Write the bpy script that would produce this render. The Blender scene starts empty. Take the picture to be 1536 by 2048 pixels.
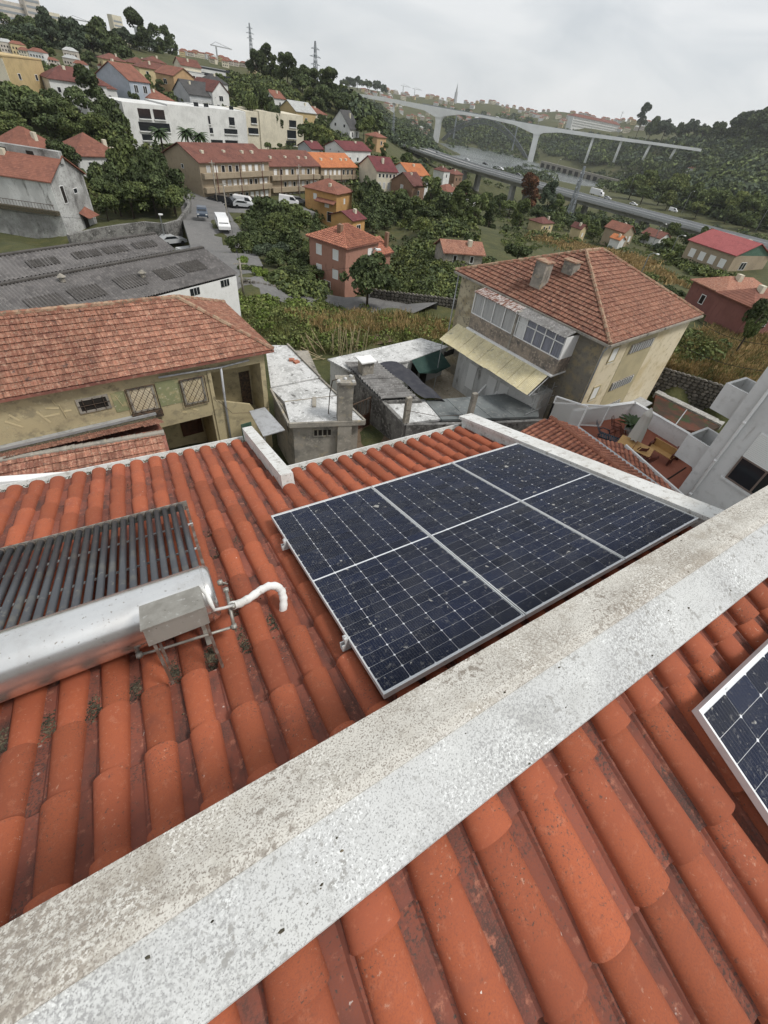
import bpy, math, random
import numpy as np
from mathutils import Matrix, Vector
random.seed(7); rng = np.random.default_rng(7)
R = math.radians
sc = bpy.context.scene
col = sc.collection
# ------------------------------------------------------------------ camera
CM = np.array([[0.84473695, -0.2470041, 0.474772], [-0.51651984, -0.60850283, 0.60243802], [0.14009545, -0.75413081, -0.64160734]])
PPX, PPY, FPX = 838.0, 938.0, 861.0
cam = bpy.data.cameras.new('camera'); cam_o = bpy.data.objects.new('camera', cam); col.objects.link(cam_o); sc.camera = cam_o
cam.sensor_fit = 'VERTICAL'; cam.sensor_height = 36; cam.sensor_width = 27
cam.lens = FPX/2048*36; cam.shift_x = (768-PPX)/2048; cam.shift_y = -(1024-PPY)/2048
cam.clip_start = .05; cam.clip_end = 20000
cr, cu, cb = CM[:, 0], -CM[:, 1], -CM[:, 2]
cam_o.matrix_world = Matrix(((cr[0], cu[0], cb[0], 0), (cr[1], cu[1], cb[1], 0), (cr[2], cu[2], cb[2], 0), (0, 0, 0, 1)))
sc.view_settings.view_transform = 'Standard'; sc.view_settings.look = 'None'; sc.view_settings.exposure = 0.30; sc.view_settings.gamma = 1
# ------------------------------------------------------------------ sky: overcast, thin sky tint, soft cloud bands
SUN_EL, SUN_AZ = 56, 138      # azimuth measured from +Y towards +X
w = bpy.data.worlds.new('World'); sc.world = w; w.use_nodes = True
nt = w.node_tree; nt.nodes.clear(); nn = nt.nodes.new; ln = nt.links.new
out = nn('ShaderNodeOutputWorld'); bg = nn('ShaderNodeBackground'); sky = nn('ShaderNodeTexSky'); sky.sky_type = 'NISHITA'; sky.sun_disc = False
sky.sun_elevation = R(SUN_EL); sky.sun_rotation = R(SUN_AZ); sky.air_density = 1; sky.dust_density = 3
skb = nn('ShaderNodeVectorMath'); skb.operation = 'SCALE'; skb.inputs[3].default_value = .10; ln(sky.outputs[0], skb.inputs[0])
tc = nn('ShaderNodeTexCoord'); mp = nn('ShaderNodeMapping'); mp.inputs['Scale'].default_value = (1.0, 1.0, 3.2); mp.inputs['Rotation'].default_value = (0, 0, .5); ln(tc.outputs['Generated'], mp.inputs[0])
no = nn('ShaderNodeTexNoise'); no.inputs['Scale'].default_value = 3.4; no.inputs['Detail'].default_value = 5; no.inputs['Roughness'].default_value = .5; no.inputs['Distortion'].default_value = .6
ln(mp.outputs[0], no.inputs[0])
cl = nn('ShaderNodeValToRGB'); cl.color_ramp.elements[0].position = .36; cl.color_ramp.elements[0].color = (.62, .655, .685, 1); cl.color_ramp.elements[1].position = .62; cl.color_ramp.elements[1].color = (.80, .815, .825, 1)
ln(no.outputs[0], cl.inputs[0])
mx = nn('ShaderNodeMix'); mx.data_type = 'RGBA'; mx.inputs[0].default_value = .90
ln(skb.outputs[0], mx.inputs[6]); ln(cl.outputs[0], mx.inputs[7]); ln(mx.outputs[2], bg.inputs[0]); bg.inputs[1].default_value = .90; ln(bg.outputs[0], out.inputs[0])
sl = bpy.data.lights.new('sun', 'SUN'); sl.energy = 2.2; sl.angle = R(12); sl.color = (1, .97, .92)
so = bpy.data.objects.new('sun', sl); col.objects.link(so)
sd = Vector((math.sin(R(SUN_AZ))*math.cos(R(SUN_EL)), math.cos(R(SUN_AZ))*math.cos(R(SUN_EL)), math.sin(R(SUN_EL))))
so.rotation_euler = (-sd).to_track_quat('-Z', 'Y').to_euler()
sc.cycles.max_bounces = 4; sc.cycles.diffuse_bounces = 2; sc.cycles.glossy_bounces = 2; sc.cycles.transparent_max_bounces = 8; sc.cycles.volume_bounces = 1
sc.cycles.use_denoising = True; sc.cycles.use_adaptive_sampling = True; sc.cycles.adaptive_threshold = .02

# ------------------------------------------------------------------ pixel rays (photo pixels to points at a chosen real depth)
def ray(u, v):
    d = CM @ np.array([u-PPX, v-PPY, FPX]); return d/np.linalg.norm(d)
def atZ(u, v, z): r = ray(u, v); return r*(z/r[2])
def atD(u, v, D): r = ray(u, v); return r*(D/math.hypot(r[0], r[1]))

# ------------------------------------------------------------------ materials
MATS = {}
def srgb(h):
    c = [int(h[i:i+2], 16)/255 for i in (0, 2, 4)]
    return tuple(x/12.92 if x <= .04045 else ((x+.055)/1.055)**2.4 for x in c)
def mk(name, c, rough=.85, layers=(), bump=None, rnd=0, metal=0, spec=.3, coat=0, island=0, emit=None, wave=None):
    """colour c, then layers (noise scale, lo, hi, colour2[, stretch]) mixed on top; rnd = brightness change from object to object"""
    if isinstance(c, str): c = srgb(c)
    m = bpy.data.materials.new(name); m.use_nodes = True; t = m.node_tree; n = t.nodes; L = t.links.new
    b = n['Principled BSDF']; b.inputs['Roughness'].default_value = rough; b.inputs['Metallic'].default_value = metal
    b.inputs['Specular IOR Level'].default_value = spec; b.inputs['Coat Weight'].default_value = coat; b.inputs['Coat Roughness'].default_value = .06
    cur = n.new('ShaderNodeRGB'); cur.outputs[0].default_value = (*c, 1); cur = cur.outputs[0]
    tcn = n.new('ShaderNodeTexCoord'); oi = n.new('ShaderNodeObjectInfo'); va = n.new('ShaderNodeVectorMath'); va.operation = 'MULTIPLY_ADD'
    va.inputs[1].default_value = (1.73, 1.73, 1.73); L(oi.outputs['Location'], va.inputs[0]); L(tcn.outputs['Object'], va.inputs[2]); vec = va.outputs[0]
    for ly in layers:
        s, lo, hi, c2 = ly[:4]
        if isinstance(c2, str): c2 = srgb(c2)
        v = vec
        if len(ly) > 4 and ly[4]:
            mpn = n.new('ShaderNodeMapping'); mpn.inputs['Scale'].default_value = ly[4]; L(vec, mpn.inputs[0]); v = mpn.outputs[0]
        ns = n.new('ShaderNodeTexNoise'); ns.inputs['Scale'].default_value = s; ns.inputs['Detail'].default_value = 5; ns.inputs['Roughness'].default_value = .62; L(v, ns.inputs[0])
        mr = n.new('ShaderNodeMapRange'); mr.interpolation_type = 'SMOOTHSTEP'; mr.inputs[1].default_value = lo; mr.inputs[2].default_value = hi; L(ns.outputs[0], mr.inputs[0])
        fac = mr.outputs[0]
        if len(ly) > 5:     # patchy: only where a second, larger noise is high
            n2 = n.new('ShaderNodeTexNoise'); n2.inputs['Scale'].default_value = ly[5]; n2.inputs['Detail'].default_value = 3; n2.inputs['Distortion'].default_value = .4; L(vec, n2.inputs[0])
            m2 = n.new('ShaderNodeMapRange'); m2.interpolation_type = 'SMOOTHSTEP'; m2.inputs[1].default_value = .44; m2.inputs[2].default_value = .62; L(n2.outputs[0], m2.inputs[0])
            mu = n.new('ShaderNodeMath'); mu.operation = 'MULTIPLY'; L(fac, mu.inputs[0]); L(m2.outputs[0], mu.inputs[1]); fac = mu.outputs[0]
        x = n.new('ShaderNodeMix'); x.data_type = 'RGBA'; L(fac, x.inputs[0]); L(cur, x.inputs[6]); x.inputs[7].default_value = (*c2, 1); cur = x.outputs[2]
    for amt, src in ((rnd, 'o'), (island, 'i')):
        if amt:
            if src == 'o': so_ = oi.outputs['Random']
            else: g = n.new('ShaderNodeNewGeometry'); so_ = g.outputs['Random Per Island']
            mr = n.new('ShaderNodeMapRange'); mr.inputs[3].default_value = 1-amt; mr.inputs[4].default_value = 1+amt; L(so_, mr.inputs[0])
            h = n.new('ShaderNodeHueSaturation'); L(mr.outputs[0], h.inputs['Value']); L(cur, h.inputs['Color']); cur = h.outputs[0]
    L(cur, b.inputs['Base Color'])
    hgt = None
    if wave:   # (axis, period, strength) regular relief too fine to build at that distance
        wv = n.new('ShaderNodeTexWave'); wv.bands_direction = wave[0]; wv.inputs['Scale'].default_value = 2*math.pi/20/wave[1]; L(tcn.outputs['Object'], wv.inputs[0]); hgt = (wv.outputs['Fac'], wave[2])
    if bump:
        ns = n.new('ShaderNodeTexNoise'); ns.inputs['Scale'].default_value = bump[0]; ns.inputs['Detail'].default_value = 4; L(vec, ns.inputs[0])
        if not hgt: hgt = (ns.outputs[0], bump[1])
    if hgt:
        bp = n.new('ShaderNodeBump'); bp.inputs['Strength'].default_value = min(1, hgt[1]*10); bp.inputs['Distance'].default_value = hgt[1]/max(1e-6, min(1, hgt[1]*10)); L(hgt[0], bp.inputs['Height']); L(bp.outputs[0], b.inputs['Normal'])
    if emit: b.inputs['Emission Color'].default_value = (*emit[0], 1); b.inputs['Emission Strength'].default_value = emit[1]
    MATS[name] = m
    return m

# ------------------------------------------------------------------ mesh collecting and linking
class MB:
    def __init__(s): s.v = []; s.f = []; s.mi = []; s.cur = 0
    def add(s, vs, fs):
        o = len(s.v); s.v.extend([tuple(map(float, p)) for p in vs]); s.f.extend([tuple(i+o for i in f) for f in fs]); s.mi.extend([s.cur]*len(fs)); return s
    def quad(s, *p): return s.add(p, [tuple(range(len(p)))])
    def box(s, x0, x1, y0, y1, z0, z1):
        return s.add([(x0, y0, z0), (x1, y0, z0), (x1, y1, z0), (x0, y1, z0), (x0, y0, z1), (x1, y0, z1), (x1, y1, z1), (x0, y1, z1)],
                     [(3, 2, 1, 0), (4, 5, 6, 7), (0, 1, 5, 4), (1, 2, 6, 5), (2, 3, 7, 6), (3, 0, 4, 7)])
    def hexa(s, b, t):      # four bottom points, four top points (same order, counterclockwise from above)
        return s.add(list(b)+list(t), [(3, 2, 1, 0), (4, 5, 6, 7), (0, 1, 5, 4), (1, 2, 6, 5), (2, 3, 7, 6), (3, 0, 4, 7)])
    def slab(s, pts, th):   # plate: pts top outline, extruded down by th
        n = len(pts); b = [(p[0], p[1], p[2]-th) for p in pts]
        return s.add(list(pts)+b, [tuple(range(n)), tuple(range(2*n-1, n-1, -1))]+[(i, i+n, (i+1) % n+n, (i+1) % n) for i in range(n)])
    def prism(s, pts, x0, x1):  # outline in (y,z), extruded along x
        n = len(pts)
        return s.add([(x0, *p) for p in pts]+[(x1, *p) for p in pts], [tuple(range(n))[::-1], tuple(range(n, 2*n))]+[(i, (i+1) % n, (i+1) % n+n, i+n) for i in range(n)])
    def beam(s, p, q, w, h=None):
        h = h or w; p = Vector(p); q = Vector(q); d = (q-p).normalized(); up = Vector((0, 0, 1)) if abs(d.z) < .95 else Vector((0, 1, 0))
        a = d.cross(up).normalized()*w/2; b = a.cross(d).normalized()*h/2
        return s.hexa([p-a-b, p+a-b, q+a-b, q-a-b], [p-a+b, p+a+b, q+a+b, q-a+b])
    def tube(s, pts, r, n=8, cap=True):
        pts = [Vector(p) for p in pts]; rs = r if isinstance(r, (list, tuple)) else [r]*len(pts); vs = []; fs = []; a = None
        for i, p in enumerate(pts):
            d = (pts[min(i+1, len(pts)-1)]-pts[max(i-1, 0)]).normalized()
            if a is None: a = d.orthogonal().normalized()
            else: a = (a-d*a.dot(d)).normalized()
            b = d.cross(a)
            for k in range(n): t = 2*math.pi*k/n; vs.append(p+(a*math.cos(t)+b*math.sin(t))*rs[i])
        for i in range(len(pts)-1):
            for k in range(n): k2 = (k+1) % n; fs.append((i*n+k, i*n+k2, (i+1)*n+k2, (i+1)*n+k))
        if cap: fs += [tuple(range(n))[::-1], tuple(range((len(pts)-1)*n, len(pts)*n))]
        return s.add(vs, fs)
    def lathe(s, prof, n=12, c=(0, 0, 0)):  # (r,z) profile round z
        vs = [(c[0]+r*math.cos(2*math.pi*k/n), c[1]+r*math.sin(2*math.pi*k/n), c[2]+z) for r, z in prof for k in range(n)]; m = len(prof)
        return s.add(vs, [(i*n+k, i*n+(k+1) % n, (i+1)*n+(k+1) % n, (i+1)*n+k) for i in range(m-1) for k in range(n)]+[tuple(range(n))[::-1], tuple(range((m-1)*n, m*n))])
    def mesh(s, name, mats, smooth=False):
        me = bpy.data.meshes.new(name); me.from_pydata(s.v, [], s.f)
        for m in (mats if isinstance(mats, (list, tuple)) else [mats]): me.materials.append(MATS[m] if isinstance(m, str) else m)
        if max(s.mi, default=0): me.polygons.foreach_set('material_index', s.mi)
        if smooth: me.polygons.foreach_set('use_smooth', [True]*len(s.f))
        me.update(); return me
    def build(s, name, mats, parent=None, smooth=False): return link(name, s.mesh(name, mats, smooth), parent)
def link(name, me, parent=None, mw=None):
    o = bpy.data.objects.new(name, me); col.objects.link(o)
    if parent is not None: o.parent = parent
    if mw is not None: o.matrix_basis = mw
    return o
def sharp(me, ang=40):
    try: me.set_sharp_from_angle(angle=R(ang))
    except Exception: pass
    return me
def tag(o, label=None, cat=None, group=None, kind=None):
    if label: o['label'] = label
    if cat: o['category'] = cat
    if group: o['group'] = group
    if kind: o['kind'] = kind
    return o
def thing(name, label, cat, loc=(0, 0, 0), rz=0, group=None, mw=None):
    o = bpy.data.objects.new(name, None); col.objects.link(o); o.empty_display_size = .2
    if mw is not None: o.matrix_basis = mw
    else: o.location = tuple(map(float, loc)); o.rotation_euler = (0, 0, rz)
    return tag(o, label, cat, group)
def dup(root, loc=None, rz=0, label=None, group=None, scale=None, mw=None):
    r = root.copy(); col.objects.link(r)
    if mw is not None: r.matrix_basis = mw
    elif loc is not None: r.location = tuple(map(float, loc)); r.rotation_euler = (0, 0, rz)
    if scale is not None: r.scale = scale if isinstance(scale, tuple) else (scale,)*3
    if label: r['label'] = label
    if group: r['group'] = group
    for ch in root.children:
        c = ch.copy(); col.objects.link(c); c.parent = r
        for g in ch.children: d = g.copy(); col.objects.link(d); d.parent = c
    return r
def nf(v, k): return math.sin(v*12.9898+k*78.233)*43758.5453 % 1
# ================================================================== the house we look over: two tiled slopes, ridge cap, parapets
K = 1.12                          # the roof measured in the photo's own unit, scaled to metres
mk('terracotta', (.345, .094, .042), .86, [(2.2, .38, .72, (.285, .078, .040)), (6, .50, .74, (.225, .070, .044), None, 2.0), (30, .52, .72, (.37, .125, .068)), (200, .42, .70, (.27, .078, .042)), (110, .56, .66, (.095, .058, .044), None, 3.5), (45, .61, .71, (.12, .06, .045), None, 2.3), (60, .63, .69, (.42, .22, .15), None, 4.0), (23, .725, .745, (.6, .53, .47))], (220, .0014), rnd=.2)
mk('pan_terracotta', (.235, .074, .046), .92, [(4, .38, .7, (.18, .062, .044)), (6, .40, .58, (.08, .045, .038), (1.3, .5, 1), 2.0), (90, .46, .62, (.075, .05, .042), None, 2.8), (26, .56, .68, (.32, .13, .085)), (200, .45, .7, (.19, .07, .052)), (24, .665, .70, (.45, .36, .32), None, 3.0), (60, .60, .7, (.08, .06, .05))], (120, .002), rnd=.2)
mk('cap_far', (.60, .58, .53), .95, [(2.5, .35, .7, (.54, .515, .46)), (9, .46, .64, (.40, .365, .31), None, 1.6), (95, .42, .58, (.33, .295, .25), None, 2.2), (45, .50, .62, (.25, .22, .185), None, 3.0), (200, .50, .62, (.24, .21, .18)), (130, .52, .60, (.70, .68, .63), None, 5.0), (14, .70, .76, (.10, .085, .07), None, 2)], (180, .002))
mk('cap_near', (.52, .525, .512), .95, [(3, .35, .7, (.50, .505, .50)), (8, .48, .66, (.40, .40, .385), None, 1.5), (110, .46, .60, (.31, .31, .305), None, 2.4), (200, .52, .63, (.27, .27, .265)), (40, .54, .64, (.28, .275, .26), None, 2.8), (120, .54, .62, (.66, .67, .66), None, 4.5), (14, .70, .76, (.12, .11, .10), None, 2)], (180, .0015))
mk('white_concrete', (.66, .66, .64), .92, [(3, .4, .7, (.55, .54, .51)), (14, .52, .68, (.42, .40, .37)), (60, .6, .7, (.18, .17, .15))], (60, .002))
mk('dirty_concrete', (.42, .41, .385), .95, [(2, .4, .65, (.28, .27, .25)), (11, .5, .66, (.17, .16, .14)), (45, .58, .7, (.52, .51, .49))], (50, .002))
mk('aluminium', (.60, .61, .61), .45, [(20, .5, .75, (.5, .51, .52))], metal=.25)
mk('white_back', (.72, .74, .77), .5, spec=.5)
mk('dark_wall', (.30, .28, .25), .95, [(1.5, .4, .7, (.2, .19, .17))])
mk('moss', (.055, .050, .035), 1, [(9, .45, .6, (.11, .09, .06))], island=.5)
mk('black_gap', (.02, .02, .02), 1)
HB = thing('tiled_house', 'house with bright terracotta roof carrying solar panels and a wide white ridge cap', 'house', (1.2, .5, -15.6))
hb = Vector(HB.location)
TH = R(18.27)
def rot_far(): return Matrix.Rotation(-TH, 4, 'X')
ROT_F = rot_far()
ROT_N = Matrix(((-1, 0, 0, 0), (0, -math.cos(TH), -math.sin(TH), 0), (0, -math.sin(TH), math.cos(TH), 0), (0, 0, 0, 1)))
SK = Matrix.Scale(K, 4)
def roof_obj(name, mb, mat, ROT):
    o = mb.build(name, mat, HB); o.matrix_basis = Matrix.Translation(-hb) @ ROT @ SK; return o
# decks under the tiles, in slope coordinates (x, s, -h)
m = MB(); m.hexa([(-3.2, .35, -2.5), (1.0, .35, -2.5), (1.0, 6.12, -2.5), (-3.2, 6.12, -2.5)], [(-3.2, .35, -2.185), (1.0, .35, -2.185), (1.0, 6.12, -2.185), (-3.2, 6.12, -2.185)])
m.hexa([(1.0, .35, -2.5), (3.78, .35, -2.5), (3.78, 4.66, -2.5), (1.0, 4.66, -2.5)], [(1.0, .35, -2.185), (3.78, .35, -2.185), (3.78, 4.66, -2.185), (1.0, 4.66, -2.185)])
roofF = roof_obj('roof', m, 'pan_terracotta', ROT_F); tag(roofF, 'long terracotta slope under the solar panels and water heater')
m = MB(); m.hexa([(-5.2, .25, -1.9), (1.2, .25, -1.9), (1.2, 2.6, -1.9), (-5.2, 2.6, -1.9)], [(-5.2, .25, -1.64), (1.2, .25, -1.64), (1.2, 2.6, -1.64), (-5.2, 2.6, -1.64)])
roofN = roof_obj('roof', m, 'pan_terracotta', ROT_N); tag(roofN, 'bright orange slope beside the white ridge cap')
# tile: a round roll and a flat pan, lower lip with thickness
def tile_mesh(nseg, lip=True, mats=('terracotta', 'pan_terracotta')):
    prof = [(-.0695, -.004)]
    for k in range(nseg+1):
        a = math.pi*k/nseg; prof.append((-.067*math.cos(a), .050*max(0, math.sin(a))**.85))
    npan0 = len(prof)-1
    prof += [(.075, -.005), (.118, -.006), (.128, .003), (.142, .003)]
    y0, y1 = -.226, .214; vs = []; fs = []; mi = []
    tap = lambda x, y: x*(1-.02*(y/.2))
    rows = [(y0, 0), (0, 0), (y1, 0)]
    n = len(prof)
    tq = lambda x, z, y: (x*(1+.09*(y/.22)) if abs(x) < .07 else x, y, (z*(1+.19*(y/.22)) if z > .005 else z)+.013*(y-y0)/.44)
    for y, dz in rows: vs += [tq(x, z, y) for x, z in prof]
    for r in range(2):
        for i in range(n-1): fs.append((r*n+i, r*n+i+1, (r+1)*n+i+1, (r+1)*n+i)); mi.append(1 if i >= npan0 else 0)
    if lip:
        b = len(vs); vs += [((x*1.0 if abs(x) < .07 else x), y1-(.034 if z > .01 else .012), tq(x, z, y1)[2]-(.016 if z > .01 else .010)) for x, z in prof]
        for i in range(n-1): fs.append((2*n+i, 2*n+i+1, b+i+1, b+i)); mi.append(1 if i >= npan0 else 0)
    fs = [f[::-1] for f in fs] if False else fs
    me = bpy.data.meshes.new('tile'); me.from_pydata(vs, [], fs); [me.materials.append(MATS[q]) for q in mats]
    me.polygons.foreach_set('material_index', mi); me.polygons.foreach_set('use_smooth', [True]*len(fs)); sharp(me, 35); return me
TILE = tile_mesh(10); TILE_HI = tile_mesh(18)
def tile_mx(x, s, h, jit=1):
    return Matrix.Translation((x+random.gauss(0, .0025)*jit, s-.214+random.gauss(0, .004)*jit, -h+random.gauss(0, .0012)*jit)) @ Matrix.Rotation(random.gauss(0, .008)*jit, 4, 'Z') @ Matrix.Rotation(random.gauss(0, .006)*jit, 4, 'X')
TILT = Matrix.Rotation(.034, 4, 'X')
far_tiles = []; near_tiles = []; rest = []
for k in range(-11, 19):
    x = -.013+.2005*k
    s_end = 6.17 if x < .92 else 4.74
    if x > 3.66: continue
    j = 0
    while True:
        s = s_end - .392*j
        j += 1
        if s < .95: break
        hid = (.85 < x < 3.5 and 1.75 < s < 3.75) or s < 1.3 or (x < -.15 and 2.9 < s < 3.0) or x < -2.1
        (rest if hid else far_tiles).append((x, s))
# the run along the right slope keeps the course lines of the left one
for i in range(-4, 17):
    x = .34+.2005*i
    for j in range(0, 7):
        s = .135+.39*j
        if s < .3: continue
        vis = (x > -.5 and s < 1.0+.55*max(0, x+.2)) and not (x > 1.6 and s > 1.1)
        if vis and s < 2.4: near_tiles.append((x, s))
near_rest = []
n_parts = 0
for x, s in near_tiles:
    short = Matrix.Translation((0, .214, 0)) @ Matrix.Scale(.62, 4, (0, 1, 0)) @ Matrix.Translation((0, -.214, 0)) if s < .6 else Matrix()
    o = link('tile', TILE_HI, roofN, tile_mx(-x, s+.002, 1.601) @ TILT @ short @ Matrix.Scale(-1, 4, (1, 0, 0))); n_parts += 1
far_tiles.sort(key=lambda q: (q[1]-1.5)**2*.5+abs(q[0]-.2)*.3)
for x, s in far_tiles:
    if n_parts < 300: link('tile', TILE, roofF, tile_mx(x, s, 2.158) @ TILT); n_parts += 1
    else: rest.append((x, s))
def join_tiles(name, spots, h, parent, me=TILE, flip=False):
    nv = len(me.vertices); co = np.empty(nv*3); me.vertices.foreach_get('co', co); co = co.reshape(-1, 3); co = np.c_[co, np.ones(nv)]
    fs = [tuple(p.vertices) for p in me.polygons]; mi = [p.material_index for p in me.polygons]; V = []; F = []; MI = []
    for i, (x, s) in enumerate(spots):
        V.append((co @ np.array(tile_mx(x, s, h) @ TILT).T)[:, :3]); F += [tuple(a+i*nv for a in f) for f in fs]; MI += mi
    mm = bpy.data.meshes.new(name); mm.from_pydata(np.concatenate(V).tolist(), [], F)
    for m_ in me.materials: mm.materials.append(m_)
    mm.polygons.foreach_set('material_index', MI); mm.polygons.foreach_set('use_smooth', [True]*len(F)); sharp(mm, 35)
    return tag(link(name, mm, parent), kind='stuff')
join_tiles('tile_field', rest, 2.158, roofF)
# ridge cap: two sheets over the wall between the slopes; world y,z in the unscaled unit
def hpart(name, mb, mat, smooth=False):
    o = mb.build(name, mat, HB, smooth); o.matrix_basis = Matrix.Translation(-hb) @ SK; return o
m = MB()
pf = [(.262, -1.494), (.30, -1.500), (.345, -1.517), (.39, -1.538), (.452, -1.564)]
m.prism([(y, z-.012) for y, z in pf[::-1]][0:0]+[(y, z) for y, z in pf]+[(y, z-.012) for y, z in pf[::-1]], -3.6, 7.5)
hpart('ridge_sheet', m, 'cap_far')
m = MB(); pn = [(.266, -1.503), (.16, -1.532), (.070, -1.560), (.068, -1.575), (.16, -1.545), (.262, -1.518)]
m.prism(pn, -3.6, 7.5); hpart('ridge_sheet', m, 'cap_near')
m = MB(); m.prism([(.13, -1.60), (.26, -1.545), (.40, -1.585), (.40, -2.9), (.13, -2.9)], -3.6, 7.2); hpart('ridge_wall', m, 'dirty_concrete')
# verge coping along the far side of the panels, step beam between the two eaves, gutter strips
def fpart(name, mb, mat, smooth=False):
    o = mb.build(name, mat, HB, smooth); o.matrix_basis = Matrix.Translation(-hb) @ ROT_F @ SK; return o
m = MB(); m.box(3.74, 3.93, 1.25, 4.84, -2.6, -2.03); m.box(3.72, 3.95, 1.2, 4.88, -2.03, -1.985); fpart('coping', m, 'white_concrete')
m = MB(); m.box(.925, 1.06, 4.36, 6.28, -2.55, -1.97); fpart('parapet_beam', m, 'white_concrete')
m = MB(); m.box(-3.2, .92, 6.335, 6.36, -2.3, -2.115); m.box(-3.2, .92, 6.18, 6.335, -2.3, -2.20); fpart('gutter', m, 'white_concrete')
m = MB(); m.box(1.07, 3.73, 4.90, 4.925, -2.3, -2.12); m.box(1.07, 3.73, 4.74, 4.90, -2.3, -2.20); fpart('gutter', m, 'white_concrete')
# walls of the house below
m = MB(); m.hexa([(-3.1, -2.2, -13.9), (.95, -2.2, -13.9), (.95, 5.2, -13.9), (-3.1, 5.2, -13.9)], [(-3.1, -2.2, -2.6), (.95, -2.2, -2.6), (.95, 5.2, -4.25), (-3.1, 5.2, -4.25)])
m.hexa([(.95, -2.2, -13.9), (3.75, -2.2, -13.9), (3.75, 3.75, -13.9), (.95, 3.75, -13.9)], [(.95, -2.2, -2.6), (3.75, -2.2, -2.6), (3.75, 3.75, -3.9), (.95, 3.75, -3.9)])
hpart('wall', m, 'dark_wall')
# moss and grit lying in the pans and gutters
def grit(spots, parent, r0=.003, r1=.009):
    m = MB()
    for (x, s, z) in spots:
        r = random.uniform(r0, r1); a = random.random()*6
        c = [(x+r*math.cos(a+t)*random.uniform(.6, 1.4), s+r*math.sin(a+t)*random.uniform(.6, 1.4), z) for t in (0, 1.57, 3.14, 4.7)]
        m.add(c+[(x, s, z+r*.8)], [(0, 1, 4), (1, 2, 4), (2, 3, 4), (3, 0, 4)])
    return tag(m.build('moss_grit', 'moss', parent), kind='stuff')
sp = []
def clump(x, s, n, dx, ds):
    for _ in range(n): sp.append((x+random.gauss(0, dx), s+random.gauss(0, ds), -2.158+.004))
for i in range(-11, 19):
    xp = -.013+.2005*i+.1
    if xp > 3.65: continue
    e = 6.17 if xp < .9 else 4.74
    clump(xp, e+.07, 70, .03, .03); clump(xp+.09, e+.09, 40, .04, .02); clump(xp, e-.03, 12, .02, .03)
    clump(xp, random.uniform(2, 5.5) if xp < .9 else 4.2, 22, .018, .09)
for i in range(-11, 0): clump(-.013+.2005*i+.1, 2.36+random.uniform(-.02, .05), 150, .022, .05)
for x, s, n in ((.088, 2.62, 160), (.088, 2.35, 130), (.29, 2.5, 150), (.088, 3.4, 120), (.288, 3.7, 60), (-.11, 2.25, 120), (-.31, 2.2, 80), (.088, 2.95, 90), (.088, 3.8, 80)): clump(x, s, n, .022, .07)
grit(sp, roofF)
m = MB()
for i in range(120):
    x = random.uniform(-1.2, 5.5); t = random.random(); far_ = random.random() < .55
    y, z = (.262+.19*t, -1.494-.07*t) if far_ else (.262-.19*t, -1.502-.058*t); r = random.choice((.0015, .002, .003, .004, .0055)); a = random.random()*6
    c = [(x+r*2*math.cos(a+q)*random.uniform(.4, 1), y+r*1.3*math.sin(a+q)*random.uniform(.4, 1), z+.001) for q in (0, 1.26, 2.5, 3.8, 5)]; m.add(c+[(x, y, z+r*.9)], [(k, (k+1) % 5, 5) for k in range(5)])
tag(hpart('lichen_specks', m, 'moss'), kind='stuff')

# ------------------------------------------------------------------ solar modules
def cell_material():
    m = mk('cell', (.0075, .0125, .033), .34, [(1.2, .4, .7, (.009, .013, .028))], rnd=.3, spec=.07)
    t = m.node_tree; n = t.nodes; L = t.links.new; b = n['Principled BSDF']
    src = b.inputs['Base Color'].links[0].from_socket
    tcn = n.new('ShaderNodeTexCoord'); sx = n.new('ShaderNodeSeparateXYZ'); L(tcn.outputs['Object'], sx.inputs[0])
    ml = n.new('ShaderNodeMath'); ml.operation = 'MULTIPLY'; ml.inputs[1].default_value = 1/.0168; L(sx.outputs[0], ml.inputs[0])
    fr = n.new('ShaderNodeMath'); fr.operation = 'FRACT'; L(ml.outputs[0], fr.inputs[0])
    lt = n.new('ShaderNodeMath'); lt.operation = 'LESS_THAN'; lt.inputs[1].default_value = .10; L(fr.outputs[0], lt.inputs[0])
    mxn = n.new('ShaderNodeMix'); mxn.data_type = 'RGBA'; L(lt.outputs[0], mxn.inputs[0]); L(src, mxn.inputs[6]); mxn.inputs[7].default_value = (.055, .06, .075, 1); L(mxn.outputs[2], b.inputs['Base Color'])
    return m
cell_material()
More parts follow.
